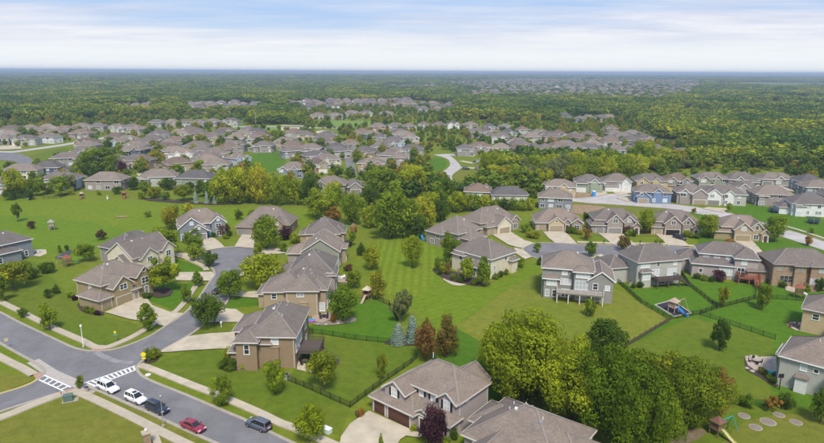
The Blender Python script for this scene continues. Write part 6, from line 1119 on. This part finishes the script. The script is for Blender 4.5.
# ================================================================== STREET FURNITURE
def at_(px, py): p = P(px, py); return p
def thing(name, label, cat, px, py, rz=0.0, group=None, z=0.0): p = P(px, py); return tag(empty(name, (p.x, p.y, z), rz), label, cat, group)
def part(root, name, mat, fn, smooth=False, parent=None): m = MB(); fn(m); return m.build(name, mat, parent or root, smooth=smooth)
def lamp_post(label, px, py, h=5.0, mat=METAL):
    r = thing('street_lamp', label, 'street lamp', px, py)
    part(r, 'base', KERB, lambda m: m.tube([(0, 0, 0), (0, 0, .3)], .28, 10)); part(r, 'pole', mat, lambda m: m.tube([(0, 0, .3), (0, 0, h)], [.09, .06], 8)); part(r, 'lantern', mat, lambda m: m.tube([(0, 0, h), (0, 0, h + .12), (0, 0, h + .5), (0, 0, h + .62)], [.08, .2, .24, .06], 8))
lamp_post('pale grey street lamp on the verge beside the dark navy SUV', 163.5, 426.5, 5.2); lamp_post('pale grey street lamp on the corner verge below the khaki house', 83.5, 347.3, 4.6, TRIMW); lamp_post('tall lamp post in the field beyond the middle rows', 256, 126.5, 14, TRIMW)
def sign(label, px, py, mat, shape='diamond', rz=0.0, h=2.4, s=.42):
    r = thing('road_sign', label, 'road sign', px, py, rz); part(r, 'pole', METAL, lambda m: m.tube([(0, 0.04, 0), (0, 0.04, h + .3)], .035, 6))
    def pl(m):
        n, off = (4, 0) if shape == 'diamond' else (5, math.pi / 2) if shape == 'penta' else (4, math.pi / 4)
        pts = [(math.cos(off + 2 * math.pi * i / n) * s, math.sin(off + 2 * math.pi * i / n) * s) for i in range(n)]
        k = len(m.v); m.v += [(x, -.012, h + z) for x, z in pts] + [(x, .012, h + z) for x, z in pts]
        m.f.append(tuple(k + i for i in range(n))); m.m.append(0); m.f.append(tuple(k + n + i for i in reversed(range(n)))); m.m.append(0)
        for i in range(n): j = (i + 1) % n; m.f.append((k + i, k + n + i, k + n + j, k + j)); m.m.append(0)
    part(r, 'plate', mat, pl); return r
SY = plain('sign_yellow', (0.75, 0.62, 0.02), 0.4, 0.03); SG = plain('sign_green', (0.1, 0.32, 0.2), 0.4, 0.03); SO = plain('sign_back', (0.5, 0.42, 0.25), 0.5, 0.05)
r = sign('bright yellow crossing sign at the street corner by the round bush', 144.3, 364.5, SY, 'penta', 0.3, 2.2, .55); part(r, 'lower_plate', SY, lambda m: m.box(-.35, .35, -.012, .012, 1.2, 1.55))
r = sign('yellow and green street sign on the corner lawn below the khaki house', 116, 342, SY, 'diamond', 0.2, 2.3, .34); part(r, 'name_plate', SG, lambda m: m.box(-.42, .42, -.02, .02, 1.55, 1.85))
sign('brown-backed road sign on the verge across the main street', 7.5, 348.5, SO, 'sq', 0.5, 2.0, .5); sign('small road sign beside the utility box at the side street', 62, 399, plain('sign_red', (0.35, 0.06, 0.05), 0.5, 0.05), 'sq', 0.4, 1.2, .18)
r = thing('utility_box', 'green utility box at the side street corner', 'utility box', 68.5, 401, 0.4); part(r, 'pad', KERB, lambda m: m.box(-1.0, 1.6, -.8, .8, 0, .1)); part(r, 'cabinet', plain('cabinet_green', (0.10, 0.16, 0.13), 0.6, 0.08), lambda m: m.box(-.75, .75, -.55, .55, .1, 1.15)); part(r, 'lid', MATS['cabinet_green'], lambda m: m.box(-.79, .79, -.6, .6, 1.15, 1.25))
r = thing('litter_bin', 'grey bin on a concrete pad at the crosswalk corner', 'bin', 87, 392); part(r, 'body', METAL, lambda m: m.tube([(0, 0, 0), (0, 0, .95)], [.32, .38], 10)); part(r, 'lid', BLACK, lambda m: m.tube([(0, 0, .95), (0, 0, 1.1)], [.4, .2], 10)); part(r, 'pad', KERB, lambda m: m.box(-.4, 1.5, -.6, .5, 0, .09))
p = P(80.3, 389); o = plant(p.x, p.y, 2.6, 1.5, 'oval', 'mix', 'tiny young tree at the end of the crosswalk', None, 'mid')
r = thing('brick_pillar', 'brick gate pillar with stone cap by the sidewalk', 'pillar', 147.5, 446, 0.6)
part(r, 'shaft', WALLS['brick'], lambda m: m.box(-.55, .55, -.55, .55, 0, 2.3)); part(r, 'cap', CONCW, lambda m: (m.box(-.68, .68, -.68, .68, 2.3, 2.5), m.box(-.4, .4, -.4, .4, 2.5, 2.62))); part(r, 'finial', TRIMW, lambda m: m.tube([(0, 0, 2.62), (0, 0, 2.8), (0, 0, 3.0), (0, 0, 3.15)], [.1, .22, .2, .04], 8))
r = thing('drain_cover', 'round pale drain cover on the corner verge', 'drain cover', 148, 375.5, z=0.0); part(r, 'rim', CONC, lambda m: m.tube([(0, 0, 0), (0, 0, .16)], .6, 16)); part(r, 'lid', TRIMW, lambda m: m.tube([(0, 0, .16), (0, 0, .19)], .48, 16))
r = thing('utility_box', 'pale utility box on the lawn beside the yellow-green street tree', 'utility box', 327, 432.5, -0.6); part(r, 'cabinet', plain('cabinet_pale', (0.55, 0.62, 0.56), 0.6, 0.05), lambda m: m.box(-.75, .75, -.45, .45, 0, .75)); part(r, 'lid', TRIMW, lambda m: m.box(-.8, .8, -.5, .5, .75, .86))
# ================================================================== PLAY SETS, TRAMPOLINES, GARDEN FURNITURE
PLW = plain('play_wood', (0.20, 0.12, 0.07), 0.8, 0.15, 3); PLT = plain('play_tan', (0.40, 0.30, 0.22), 0.8, 0.1); SLB = plain('slide_blue', (0.03, 0.25, 0.62), 0.35); SLG = plain('slide_green', (0.03, 0.24, 0.16), 0.35); SLY = plain('slide_yellow', (0.50, 0.47, 0.20), 0.35); PRED = plain('play_red', (0.26, 0.085, 0.055), 0.7); TEAL = plain('teal_plastic', (0.02, 0.35, 0.32), 0.4); PINK = plain('pink_plastic', (0.62, 0.06, 0.35), 0.4)
def playset(label, px, py, rz, wood, roofm, slide, beam=None, sc=1.0, swing=True, legm=None):
    r = thing('play_set', label, 'play set', px, py, rz); r.scale = (sc,) * 3
    for x in (-.75, .75):
        for y in (-.75, .75): part(r, 'post', wood, lambda m: m.box(x - .06, x + .06, y - .06, y + .06, 0, 2.7))
    part(r, 'platform', wood, lambda m: m.box(-.85, .85, -.85, .85, 1.3, 1.4)); part(r, 'side_panel', wood, lambda m: (m.box(-.8, .8, .70, .74, 1.4, 2.0), m.box(-.74, -.70, -.69, .69, 1.4, 2.0)))
    part(r, 'roof', roofm, lambda m: (m.face([(-1, -1, 2.6), (1, -1, 2.6), (0, 0, 3.5)]), m.face([(1, -1, 2.6), (1, 1, 2.6), (0, 0, 3.5)]), m.face([(1, 1, 2.6), (-1, 1, 2.6), (0, 0, 3.5)]), m.face([(-1, 1, 2.6), (-1, -1, 2.6), (0, 0, 3.5)]), m.face([(-1, -1, 2.6), (-1, 1, 2.6), (1, 1, 2.6), (1, -1, 2.6)])))
    def sl(m):
        q = [(.1, -.85, 1.4), (.1, -1.5, 1.1), (.15, -2.3, .55), (.2, -3.0, .2), (.2, -3.4, .15)]
        for a, b in zip(q, q[1:]): m.bar(a, b, .55, .05); m.bar((a[0] - .28, a[1], a[2] + .1), (b[0] - .28, b[1], b[2] + .1), .05, .2); m.bar((a[0] + .28, a[1], a[2] + .1), (b[0] + .28, b[1], b[2] + .1), .05, .2)
    part(r, 'slide', slide, sl); part(r, 'ladder', wood, lambda m: [m.bar((-.3, .85 + .12 * k, 1.3 - .26 * k), (.3, .85 + .12 * k, 1.3 - .26 * k), .07, .05) for k in range(5)])
    if swing:
        lm = legm or beam or wood; part(r, 'swing_beam', beam or wood, lambda m: m.bar((.75, 0, 2.35), (4.0, 0, 2.35), .11, .13)); part(r, 'beam_leg', lm, lambda m: m.bar((4.0, 0, 2.35), (4.3, -.95, 0), .09, .09)); part(r, 'beam_leg', lm, lambda m: m.bar((4.0, 0, 2.35), (4.3, .95, 0), .09, .09))
        for x in (1.8, 2.9): part(r, 'swing', BLACK, lambda m: (m.bar((x - .2, 0, 2.3), (x - .2, 0, .55), .02, .02), m.bar((x + .2, 0, 2.3), (x + .2, 0, .55), .02, .02), m.box(x - .24, x + .24, -.1, .1, .5, .55)))
playset('brown wooden play set with a pale yellow slide beside the clump of large trees', 716, 435, 0.5, PLW, plain('play_roof_brown', (0.17, 0.085, 0.06), 0.7, 0.1), SLY, TEAL, 1.0); playset('tan play tower with a blue slide on a dark play surface', 673, 312.5, 0.6, PLT, PLT, SLB, PLT, 1.15)
playset('play set with a red canopy and green slide behind the khaki house', 68, 266.5, 2.6, PLW, PRED, SLG, PLT, 1.1); playset('small grey play house with a green slide on the meadow', 52, 230, 3.6, plain('play_grey', (0.30, 0.26, 0.24), 0.8), MATS['play_grey'], SLG, None, 1.2, False)
playset('red play set at the meadow edge', 124.5, 198, 0.3, PRED, PRED, PRED, PRED, 1.0); playset('tan play tower at the meadow edge beside the dark fence', 82, 198.5, 0.2, PLW, PLT, PLW, None, .95, False); playset('wooden play tower with a pale peaked roof in the deep green yard', 367, 299.5, -0.4, PLW, plain('play_roof_pale', (0.50, 0.42, 0.31), 0.7), PLT, None, 1.1, False)
playset('wooden swing set behind the tan last house of the row', 353.5, 233.5, 2.9, PRED, PLW, PRED, TEAL, 1.15); playset('play set with teal panels under the dark trees by the mown strip', 420, 238.5, 0.3, TEAL, PLW, SLB, PLT, 1.1); playset('brown-roofed play tower beside the low wooden deck', 798.5, 298, 0.8, PLW, PRED, TRIMW, None, 1.15, False); playset('small white play set on the meadow lawn behind a taupe house', 107.5, 198.8, 0.4, TRIMW, PLT, TRIMW, None, .5, False); playset('pale play set beside the dark tree at the meadow edge', 29, 198.5, 0.4, plain('play_bluegrey', (0.35, 0.42, 0.42), .7), MATS['play_bluegrey'], TRIMW, None, 1.1, False)
def border(px4, h, mat, name, label, cat):
    pts = [P(*q) for q in px4]; r = tag(empty(name, (pts[0].x, pts[0].y, 0)), label, cat)
    for a, b in zip(pts, pts[1:] + pts[:1]): part(r, 'timber', mat, lambda m: m.bar(Vector((a.x - pts[0].x, a.y - pts[0].y, h / 2)), Vector((b.x - pts[0].x, b.y - pts[0].y, h / 2)), .28, h))
border([(655, 305.5), (672, 301), (691, 313.5), (674, 317)], .25, plain('timber_pale', (.48, .44, .38), .9, .1), 'timber_edging', 'pale timber edging round the dark play surface', 'edging')
def trampoline(label, px, py, s=1.0):
    r = thing('trampoline', label, 'trampoline', px, py); r.scale = (s,) * 3; B = plain('net_blue', (0.02, 0.045, 0.09), 0.7)
    part(r, 'mat', BLACK, lambda m: m.tube([(0, 0, .8), (0, 0, .84)], 1.9, 20)); part(r, 'pad', B, lambda m: [m.bar((math.cos(t) * 2.05, math.sin(t) * 2.05, .85), (math.cos(t + .42) * 2.05, math.sin(t + .42) * 2.05, .85), .35, .1) for t in [i * .4189 for i in range(15)]])
    for i in range(6):
        t = i * math.pi / 3; part(r, 'leg', METAL, lambda m: m.bar((math.cos(t) * 2, math.sin(t) * 2, 0), (math.cos(t) * 2, math.sin(t) * 2, .82), .08, .08)); part(r, 'net_pole', METAL, lambda m: m.bar((math.cos(t) * 2.25, math.sin(t) * 2.25, .82), (math.cos(t) * 2.25, math.sin(t) * 2.25, 2.6), .07, .07))
    part(r, 'net', B, lambda m: [m.bar((math.cos(t) * 2.22, math.sin(t) * 2.22, .9 + .14 * k), (math.cos(t + .42) * 2.22, math.sin(t + .42) * 2.22, .9 + .14 * k), .02, .05) for t in [i * .4189 for i in range(15)] for k in range(12)])
trampoline('netted trampoline on the lawn beside the pale road', 813, 223.5); trampoline('netted trampoline behind the white front gable house', 774, 212.5, .95)
for k, (px, py, s, lab) in enumerate([(744, 416.5, 1.0, 'pale mulch ring nearest the wooden play set, by the green bush'), (755.5, 428, 1.05, 'pale mulch ring lowest on the slope, without a plant'), (768, 422.5, 1.3, 'largest pale mulch ring, round the thin brownish tree'), (779, 415.5, .95, 'pale mulch ring by the dark bush on the fence line'), (796, 423, 1.0, 'pale mulch ring toward the green tree below the pale grey house')]):
    r = thing('mulch_ring', lab, 'mulch ring', px, py); part(r, 'edging', KERB, lambda m: m.tube([(0, 0, 0), (0, 0, .12), (0, 0, .12)], [s * 1.0, s * 1.0, s * .9], 20)); part(r, 'mulch', MULCHG, lambda m: m.tube([(0, 0, .1), (0, 0, .16), (0, 0, .2)], [s * .9, s * .8, s * .2], 20))
def patio_set(label, px, py, mat=BLACK, top=TRIMW, umbrella=None, n=4):
    r = thing('patio_set', label, 'patio furniture', px, py, random.uniform(0, 1)); part(r, 'table_top', top, lambda m: m.tube([(0, 0, .7), (0, 0, .75)], .6, 14)); part(r, 'table_leg', mat, lambda m: m.tube([(0, 0, 0), (0, 0, .7)], [.25, .05], 8))
    for i in range(n):
        t = i * 2 * math.pi / n + .4; c, s = math.cos(t), math.sin(t)
        part(r, 'chair', mat, lambda m: (m.box(c * 1.05 - .25, c * 1.05 + .25, s * 1.05 - .25, s * 1.05 + .25, .4, .47), m.bar((c * 1.3 - s * .25, s * 1.3 + c * .25, .75), (c * 1.3 + s * .25, s * 1.3 - c * .25, .75), .05, .5), [m.bar((c * 1.05 + a, s * 1.05 + b, 0), (c * 1.05 + a, s * 1.05 + b, .4), .05, .05) for a in (-.2, .2) for b in (-.2, .2)]))
    if umbrella: part(r, 'umbrella_pole', METAL, lambda m: m.tube([(0, 0, .75), (0, 0, 2.3)], .03, 6)); part(r, 'umbrella', umbrella, lambda m: m.tube([(0, 0, 2.0), (0, 0, 2.4)], [1.2, .05], 8))
patio_set('dark table and chairs on the concrete patio under the dark deck', 305, 363.5, BLACK, DECKB); patio_set('dark chairs on the pink-paved patio', 324, 318, BLACK, BLACK); patio_set('white table and chairs behind the taupe house in the row', 343, 279, TRIMW, TRIMW); patio_set('outdoor furniture behind the sage house', 343, 257, DECKR, TRIMW, None, 3); patio_set('patio furniture with dark chairs behind the pale grey house', 755, 363, BLACK, KERB); patio_set('black furniture behind the tan last house', 348, 247, BLACK, BLACK, plain('umbrella_dark', (.03, .03, .04), .7)); patio_set('pale patio furniture beside the blue-grey meadow house', 37, 253, TRIMW, TRIMW); patio_set('dark furniture on the small round patio of the sand-coloured house', 793, 327, PRED, BLACK)
r = thing('kiddie_pool', 'pink plastic paddling pool at the pink-paved patio', 'paddling pool', 311.5, 321.5); part(r, 'rim', PINK, lambda m: m.tube([(0, 0, 0), (0, 0, .35), (0, 0, .4)], [.85, .95, .9], 16)); part(r, 'water', SLB, lambda m: m.tube([(0, 0, .3), (0, 0, .41)], .82, 16))
r = thing('garden_cover', 'teal covered lounger beside the pale grey house', 'garden cover', 771, 374, 0.6); part(r, 'cover', TEAL, lambda m: loft(m, [[(x, -w, 0), (x, w, 0), (x, w * .8, hh), (x, -w * .8, hh)] for x, w, hh in ((-1.1, .4, .3), (-.6, .55, .7), (.4, .55, .6), (1.1, .45, .35))])); part(r, 'foot', BLACK, lambda m: m.box(-.9, .9, -.35, .35, 0, .05))
r = thing('basket_post', 'black basketball post beside the pale grey house', 'basketball hoop', 779, 390); part(r, 'pole', BLACK, lambda m: m.tube([(0, 0, 0), (0, 0, 3.0)], .09, 8)); part(r, 'backboard', BLACK, lambda m: m.box(-.5, .5, -.03, .03, 2.5, 3.3)); part(r, 'hoop', PRED, lambda m: [m.bar((math.cos(t) * .23, -.3 + math.sin(t) * .23, 2.6), (math.cos(t + .6) * .23, -.3 + math.sin(t + .6) * .23, 2.6), .02, .02) for t in [i * .5236 for i in range(12)]])
def boulder(px, py, s, label):
    m = MB(); g = np.random.default_rng(int(px * 10)); rings = []
    for z, k in ((0, .95), (.3, 1.0), (.6, .75), (.8, .3)): rings.append([(math.cos(t) * k * s * g.uniform(.8, 1.15), math.sin(t) * k * s * g.uniform(.8, 1.15), z * s) for t in [i * .7854 for i in range(8)]])
    loft(m, rings); p = P(px, py); tag(m.build('boulder', plain('boulder_stone', (.36, .31, .27), .9, .2, 3), None, (p.x, p.y, 0), smooth=True), label, 'boulder', 'landscape boulders')
for px, py, s in ((747, 358, .55), (751, 357, .5), (756, 357, .45), (747, 369, .5), (752, 372, .55)): boulder(px, py, s, 'pale boulder edging the stone patio of the pale grey house')
for px, py, s in ((318, 324.5, .4), (326, 325, .45), (338, 324, .4), (347, 322, .4)): boulder(px, py, s, 'small boulder edging the pink patio bed')
def ac(label, px, py):
    r = thing('air_conditioner', label, 'air conditioner', px, py); part(r, 'casing', METAL, lambda m: m.box(-.45, .45, -.45, .45, .08, .95)); part(r, 'fan_grille', BLACK, lambda m: m.tube([(0, 0, .95), (0, 0, .99)], .36, 12)); part(r, 'pad', KERB, lambda m: m.box(-.55, .55, -.55, .55, 0, .08))
ac('air conditioner beside the wall of the mauve-grey house', 482.5, 411.5); ac('air conditioner beside the brown house bay', 287, 378.5); ac('air conditioner by the light grey house wing', 630, 284.5); ac('air conditioner by the tan brick house wing', 766, 279)
r = thing('utility_box', 'blue portable toilet at the bare soil', 'portable toilet', 593.5, 196.5); part(r, 'cabin', SLB, lambda m: m.box(-.7, .7, -.7, .7, 0, 2.5)); part(r, 'roof', TRIMW, lambda m: m.box(-.78, .78, -.78, .78, 2.5, 2.75)); r.name = 'portable_toilet'
p = P(293, 130.5); r = tag(empty('white_building', (p.x, p.y, 0), 0.0), 'long low white building beyond the middle rows', 'building'); part(r, 'wall', WALLS['cream'], lambda m: m.box(-11, 11, -5, 5, 0, 4.5)); part(r, 'roof', KERB, lambda m: block_roof(m, None, None, (-11, 11, -5, 5, 4.5, 'gx', .12))); [part(r, 'window', GLASS, lambda m: m.box(x - 1, x + 1, -5.05, -4.98, 1.4, 2.9)) for x in (-8, -4, 0, 4, 8)]
def mailbox(px, py, k):
    r = thing('mailbox', 'dark mailbox on a post at the second cul-de-sac kerb' if k else 'white double mailbox on a post by the dark green tree', 'mailbox', px, py, group='kerb mailboxes' if k else None); part(r, 'post', TRIMW if not k else PLW, lambda m: m.box(-.07, .07, -.07, .07, 0, 1.05)); part(r, 'box', TRIMW if not k else BLACK, lambda m: (m.box(-.18, .18, -.3, .3, 1.05, 1.3), m.box(-.13, .13, -.29, .29, 1.3, 1.4)))
mailbox(221.5, 327.3, 0); [mailbox(x, y, 1) for x, y in ((604, 244.0), (640, 244.6), (700, 247.5))]
# ================================================================== GARDEN TREES AND FOREST
def clear(X, Y, r):
    for fx, fy, fr in FOOT:
        if (X - fx) ** 2 + (Y - fy) ** 2 < (fr * 0.66 + r) ** 2: return False
    return True
OPEN = [[(-60, 205), (140, 203), (330, 208), (345, 240), (380, 240), (430, 240), (540, 205), (690, 211), (760, 215), (900, 240), (900, 700), (-200, 700), (-200, 240)],           # everything near: placed by hand
        [(554, 188), (640, 188), (700, 204), (770, 202), (830, 214), (830, 262), (690, 216), (560, 216), (548, 208)], [(436, 152), (470, 153), (494, 166), (488, 182), (470, 188), (446, 186), (432, 174), (428, 158)],
        [(244, 153), (282, 150), (286, 170), (262, 174), (244, 168)], [(-40, 147), (20, 147), (70, 141), (125, 132), (126, 137), (70, 150), (68, 158), (36, 166), (-40, 168)], [(345, 148), (355, 148), (358, 177), (346, 177)], [(313, 129), (336, 129), (336, 137), (313, 137)], [(280, 126), (306, 126), (306, 134), (280, 134)], [(232, 124.5), (285, 124.5), (285, 129), (232, 130)], [(328, 121), (372, 121), (372, 127), (328, 127)], [(240, 205), (520, 213), (510, 240), (240, 215)], [(640, 183), (830, 180), (830, 205), (700, 205)], [(740, 84), (824, 84), (830, 88), (770, 89), (730, 86.5)], [(680, 108), (695, 107.5), (695, 114), (680, 114.5)], [(555, 112.6), (624, 112), (624, 114.8), (560, 115.3)], [(770, 117), (799, 117), (799, 120.8), (770, 121)]]
def is_open(px, py): return any(inpoly(px, py, q) for q in OPEN)
RES = [[(-30, 121), (60, 121), (150, 115), (240, 114), (250, 124), (300, 126), (300, 108), (415, 100), (455, 104), (440, 118), (540, 122), (620, 116), (665, 140), (705, 146), (705, 160), (640, 166), (545, 160), (500, 160), (480, 190), (440, 190), (430, 180), (400, 200), (300, 200), (200, 204), (-30, 204)], [(540, 170), (700, 168), (840, 168), (840, 215), (700, 212), (540, 200)]]
gl = [('green', 'mid-green'), ('dark', 'dark green'), ('yg', 'yellow-green'), ('mix', 'turning'), ('green', 'mid-green'), ('dark', 'dark green'), ('yellow', 'golden')]
cand = []
g = np.random.default_rng(5)
y = 285.0
while y < 1150:
    half = y * 0.75 + 40; sp = 8.5
    for x in np.arange(-half, half, sp):
        X, Y = x + g.uniform(-.5, .5) * sp, y + g.uniform(-.5, .5) * sp; q = proj(X, Y, 0)
        if not any(inpoly(q[0], q[1], z) for z in RES) or is_open(q[0], q[1]): continue
        if g.random() > (0.7 if Y < 520 else 0.65): continue
        w = g.uniform(3.6, 7.6); small = g.random() < 0.35
        if small: w *= 0.5
        if not clear(X, Y, w * 0.22) or any((X - t[0]) ** 2 + (Y - t[1]) ** 2 < (w * .4 + t[2]) ** 2 for t in TREEXY[-900:]): continue
        cand.append((X, Y, w, w * g.uniform(0.85, 1.25), small)); TREEXY.append((X, Y, w * .35))
    y += sp
# stands of woodland
forest = []
def glade(x, y): return math.sin(x / 170 + 1.3 * math.sin(y / 410)) * math.sin(y / 330 + 1.1 * math.sin(x / 260) + 0.7) + 0.35 * math.sin(x / 67 + y / 120) > (0.98 if y < 1900 else 0.86)
FZ = [z[0] for z in ZONES]
def wood(y0, y1, sp, hmin, hmax, wk, seed, prob=0.97):
    g = np.random.default_rng(seed); y = y0
    while y < y1:
        half = y * 0.78 + 60; n = int(2 * half / sp); X = -half + (np.arange(n) + g.uniform(-.45, .45, n)) * sp; Y = y + g.uniform(-.5, .5, n) * sp; keep = g.random(n) < prob; hh = hmin + (hmax - hmin) * (0.25 + 0.6 * g.random(n) ** 1.5 + 0.5 * np.clip(np.sin(X / 47 + 1.7 * np.sin(y / 61)) * np.sin(y / 39 + X / 83), -0.4, 1))
        for i in range(n):
            if not keep[i]: continue
            if y > 1000 and glade(X[i], Y[i]) and g.random() < 0.93: continue
            px, py, _ = proj(X[i], Y[i], 0)
            if py > 121 or y < 1400:
                if any(inpoly(px, py, z) for z in RES) or is_open(px, py): continue
            elif is_open(px, py): continue
            if any(inpoly(px, py, z) for z in FZ):
                if g.random() < (0.55 if y < 1400 else 0.32): continue
                hh[i] = g.uniform(3, 5.5 if y < 1300 else 7.5)
            if y < 3200 and not clear_fast(X[i], Y[i], sp * 0.35): continue
            forest.append((X[i], Y[i], hh[i], hh[i] * wk * g.uniform(0.65, 1.4)))
        y += sp
FG = {}
for fx, fy, fr in FOOT:
    for a in range(-1, 2):
        for b in range(-1, 2): FG.setdefault((int(fx // 30) + a, int(fy // 30) + b), []).append((fx, fy, fr))
def clear_fast(X, Y, r):
    for fx, fy, fr in FG.get((int(X // 30), int(Y // 30)), ()):
        if (X - fx) ** 2 + (Y - fy) ** 2 < (fr * .8 + r) ** 2: return False
    return True
wood(285, 900, 9.2, 6.5, 12.5, 1.22, 1); wood(900, 1800, 12.0, 7, 13, 1.4, 2); wood(1800, 4200, 17, 6.5, 14, 1.8, 3); wood(4200, 11000, 42, 9, 18, 3.6, 4)
print('garden trees', len(cand), 'forest', len(forest), 'named trees', NT)
cand.sort(key=lambda t: t[1]); left = max(0, 300 - NT); rest_t = []
for i, (X, Y, w, h, small) in enumerate(cand):
    if i < left:
        l, nm = gl[int(g.integers(len(gl)))]
        if small: plant(X, Y, h, w, 'shrub', l, f'{nm} garden shrub among the houses of the middle rows', 'garden shrubs of the middle rows', 'lo')
        else: plant(X, Y, h, w, 'broad' if i % 3 else 'oval', l, f'{nm} garden tree among the houses of the middle rows', 'garden trees of the middle rows', 'mid')
    else: rest_t.append((X, Y, h, w))
def scatter(name, pts, tmpls, label, cat):
    me = bpy.data.meshes.new(name); n = len(pts); A = np.array(pts, dtype=np.float32); co = np.zeros((n, 3), np.float32); co[:, :2] = A[:, :2]; co[:, 2] = [hz(float(p[0]), float(p[1])) for p in pts]
    me.vertices.add(n); me.vertices.foreach_set('co', co.reshape(-1))
    sc = np.stack([A[:, 3], A[:, 3], A[:, 2]], 1); at = me.attributes.new('tscale', 'FLOAT_VECTOR', 'POINT'); at.data.foreach_set('vector', sc.reshape(-1).astype(np.float32))
    rt = np.zeros((n, 3), np.float32); rt[:, 2] = RNG.uniform(0, 6.28, n); at = me.attributes.new('trot', 'FLOAT_VECTOR', 'POINT'); at.data.foreach_set('vector', rt.reshape(-1))
    ix = RNG.integers(0, len(tmpls), n).astype(np.int32); at = me.attributes.new('tidx', 'INT', 'POINT'); at.data.foreach_set('value', ix)
    o = inst(name, me); tag(o, label, cat, kind='stuff')
    ng = bpy.data.node_groups.new(name + '_nodes', 'GeometryNodeTree'); ng.interface.new_socket('Geometry', in_out='INPUT', socket_type='NodeSocketGeometry'); ng.interface.new_socket('Geometry', in_out='OUTPUT', socket_type='NodeSocketGeometry')
    gi = ng.nodes.new('NodeGroupInput'); go = ng.nodes.new('NodeGroupOutput'); iop = ng.nodes.new('GeometryNodeInstanceOnPoints'); iop.inputs['Pick Instance'].default_value = True; jn = ng.nodes.new('GeometryNodeJoinGeometry')
    for t in reversed(tmpls):
        oi = ng.nodes.new('GeometryNodeObjectInfo'); oi.inputs['Object'].default_value = t; oi.inputs['As Instance'].default_value = True; ng.links.new(oi.outputs['Geometry'], jn.inputs[0])
    def attr(nm, ty):
        a = ng.nodes.new('GeometryNodeInputNamedAttribute'); a.data_type = ty; a.inputs['Name'].default_value = nm; return [s for s in a.outputs if s.enabled and s.name == 'Attribute'][0]
    ng.links.new(gi.outputs[0], iop.inputs['Points']); ng.links.new(jn.outputs[0], iop.inputs['Instance']); ng.links.new(attr('tidx', 'INT'), iop.inputs['Instance Index']); ng.links.new(attr('tscale', 'FLOAT_VECTOR'), iop.inputs['Scale'])
    er = ng.nodes.new('FunctionNodeEulerToRotation'); ng.links.new(attr('trot', 'FLOAT_VECTOR'), er.inputs[0]); ng.links.new(er.outputs[0], iop.inputs['Rotation']); ng.links.new(iop.outputs[0], go.inputs[0])
    m = o.modifiers.new('scatter', 'NODES'); m.node_group = ng; return o
def tob(name, kind, n, s, seed, leaf): return bpy.data.objects.new(name, crown_mesh(kind, n, s, seed, leaf, name))
wood_t = [tob('wood_crown', k, 420, 0.088, 40 + i, 'forest') for i, k in enumerate(('broad', 'oval', 'broad', 'broad'))]; gard_t = [tob('garden_crown', k, 520, 0.08, 60 + i, 'garden') for i, k in enumerate(('broad', 'oval', 'cone'))]
scatter('woodland', forest, wood_t, 'dense green and yellowing woodland that runs to the horizon', 'woodland')
if rest_t: scatter('neighbourhood_trees', rest_t, gard_t, 'small garden trees scattered among the far rows of houses', 'trees')
# ================================================================== HAZE
hm = bpy.data.materials.new('haze_air'); hm.use_nodes = True; t = hm.node_tree; t.nodes.clear(); ou = t.nodes.new('ShaderNodeOutputMaterial'); pv = t.nodes.new('ShaderNodeVolumePrincipled')
pv.inputs['Color'].default_value = (0.66, 0.80, 1.0, 1); pv.inputs['Density'].default_value = 0.00017; pv.inputs['Anisotropy'].default_value = 0.2; t.links.new(pv.outputs[0], ou.inputs['Volume'])
mb = MB(); mb.box(-46000, 46000, -3500, 46000, -1.5, 74.0); tag(mb.build('haze', hm), 'pale blue haze in the air over the land', 'haze', kind='stuff')
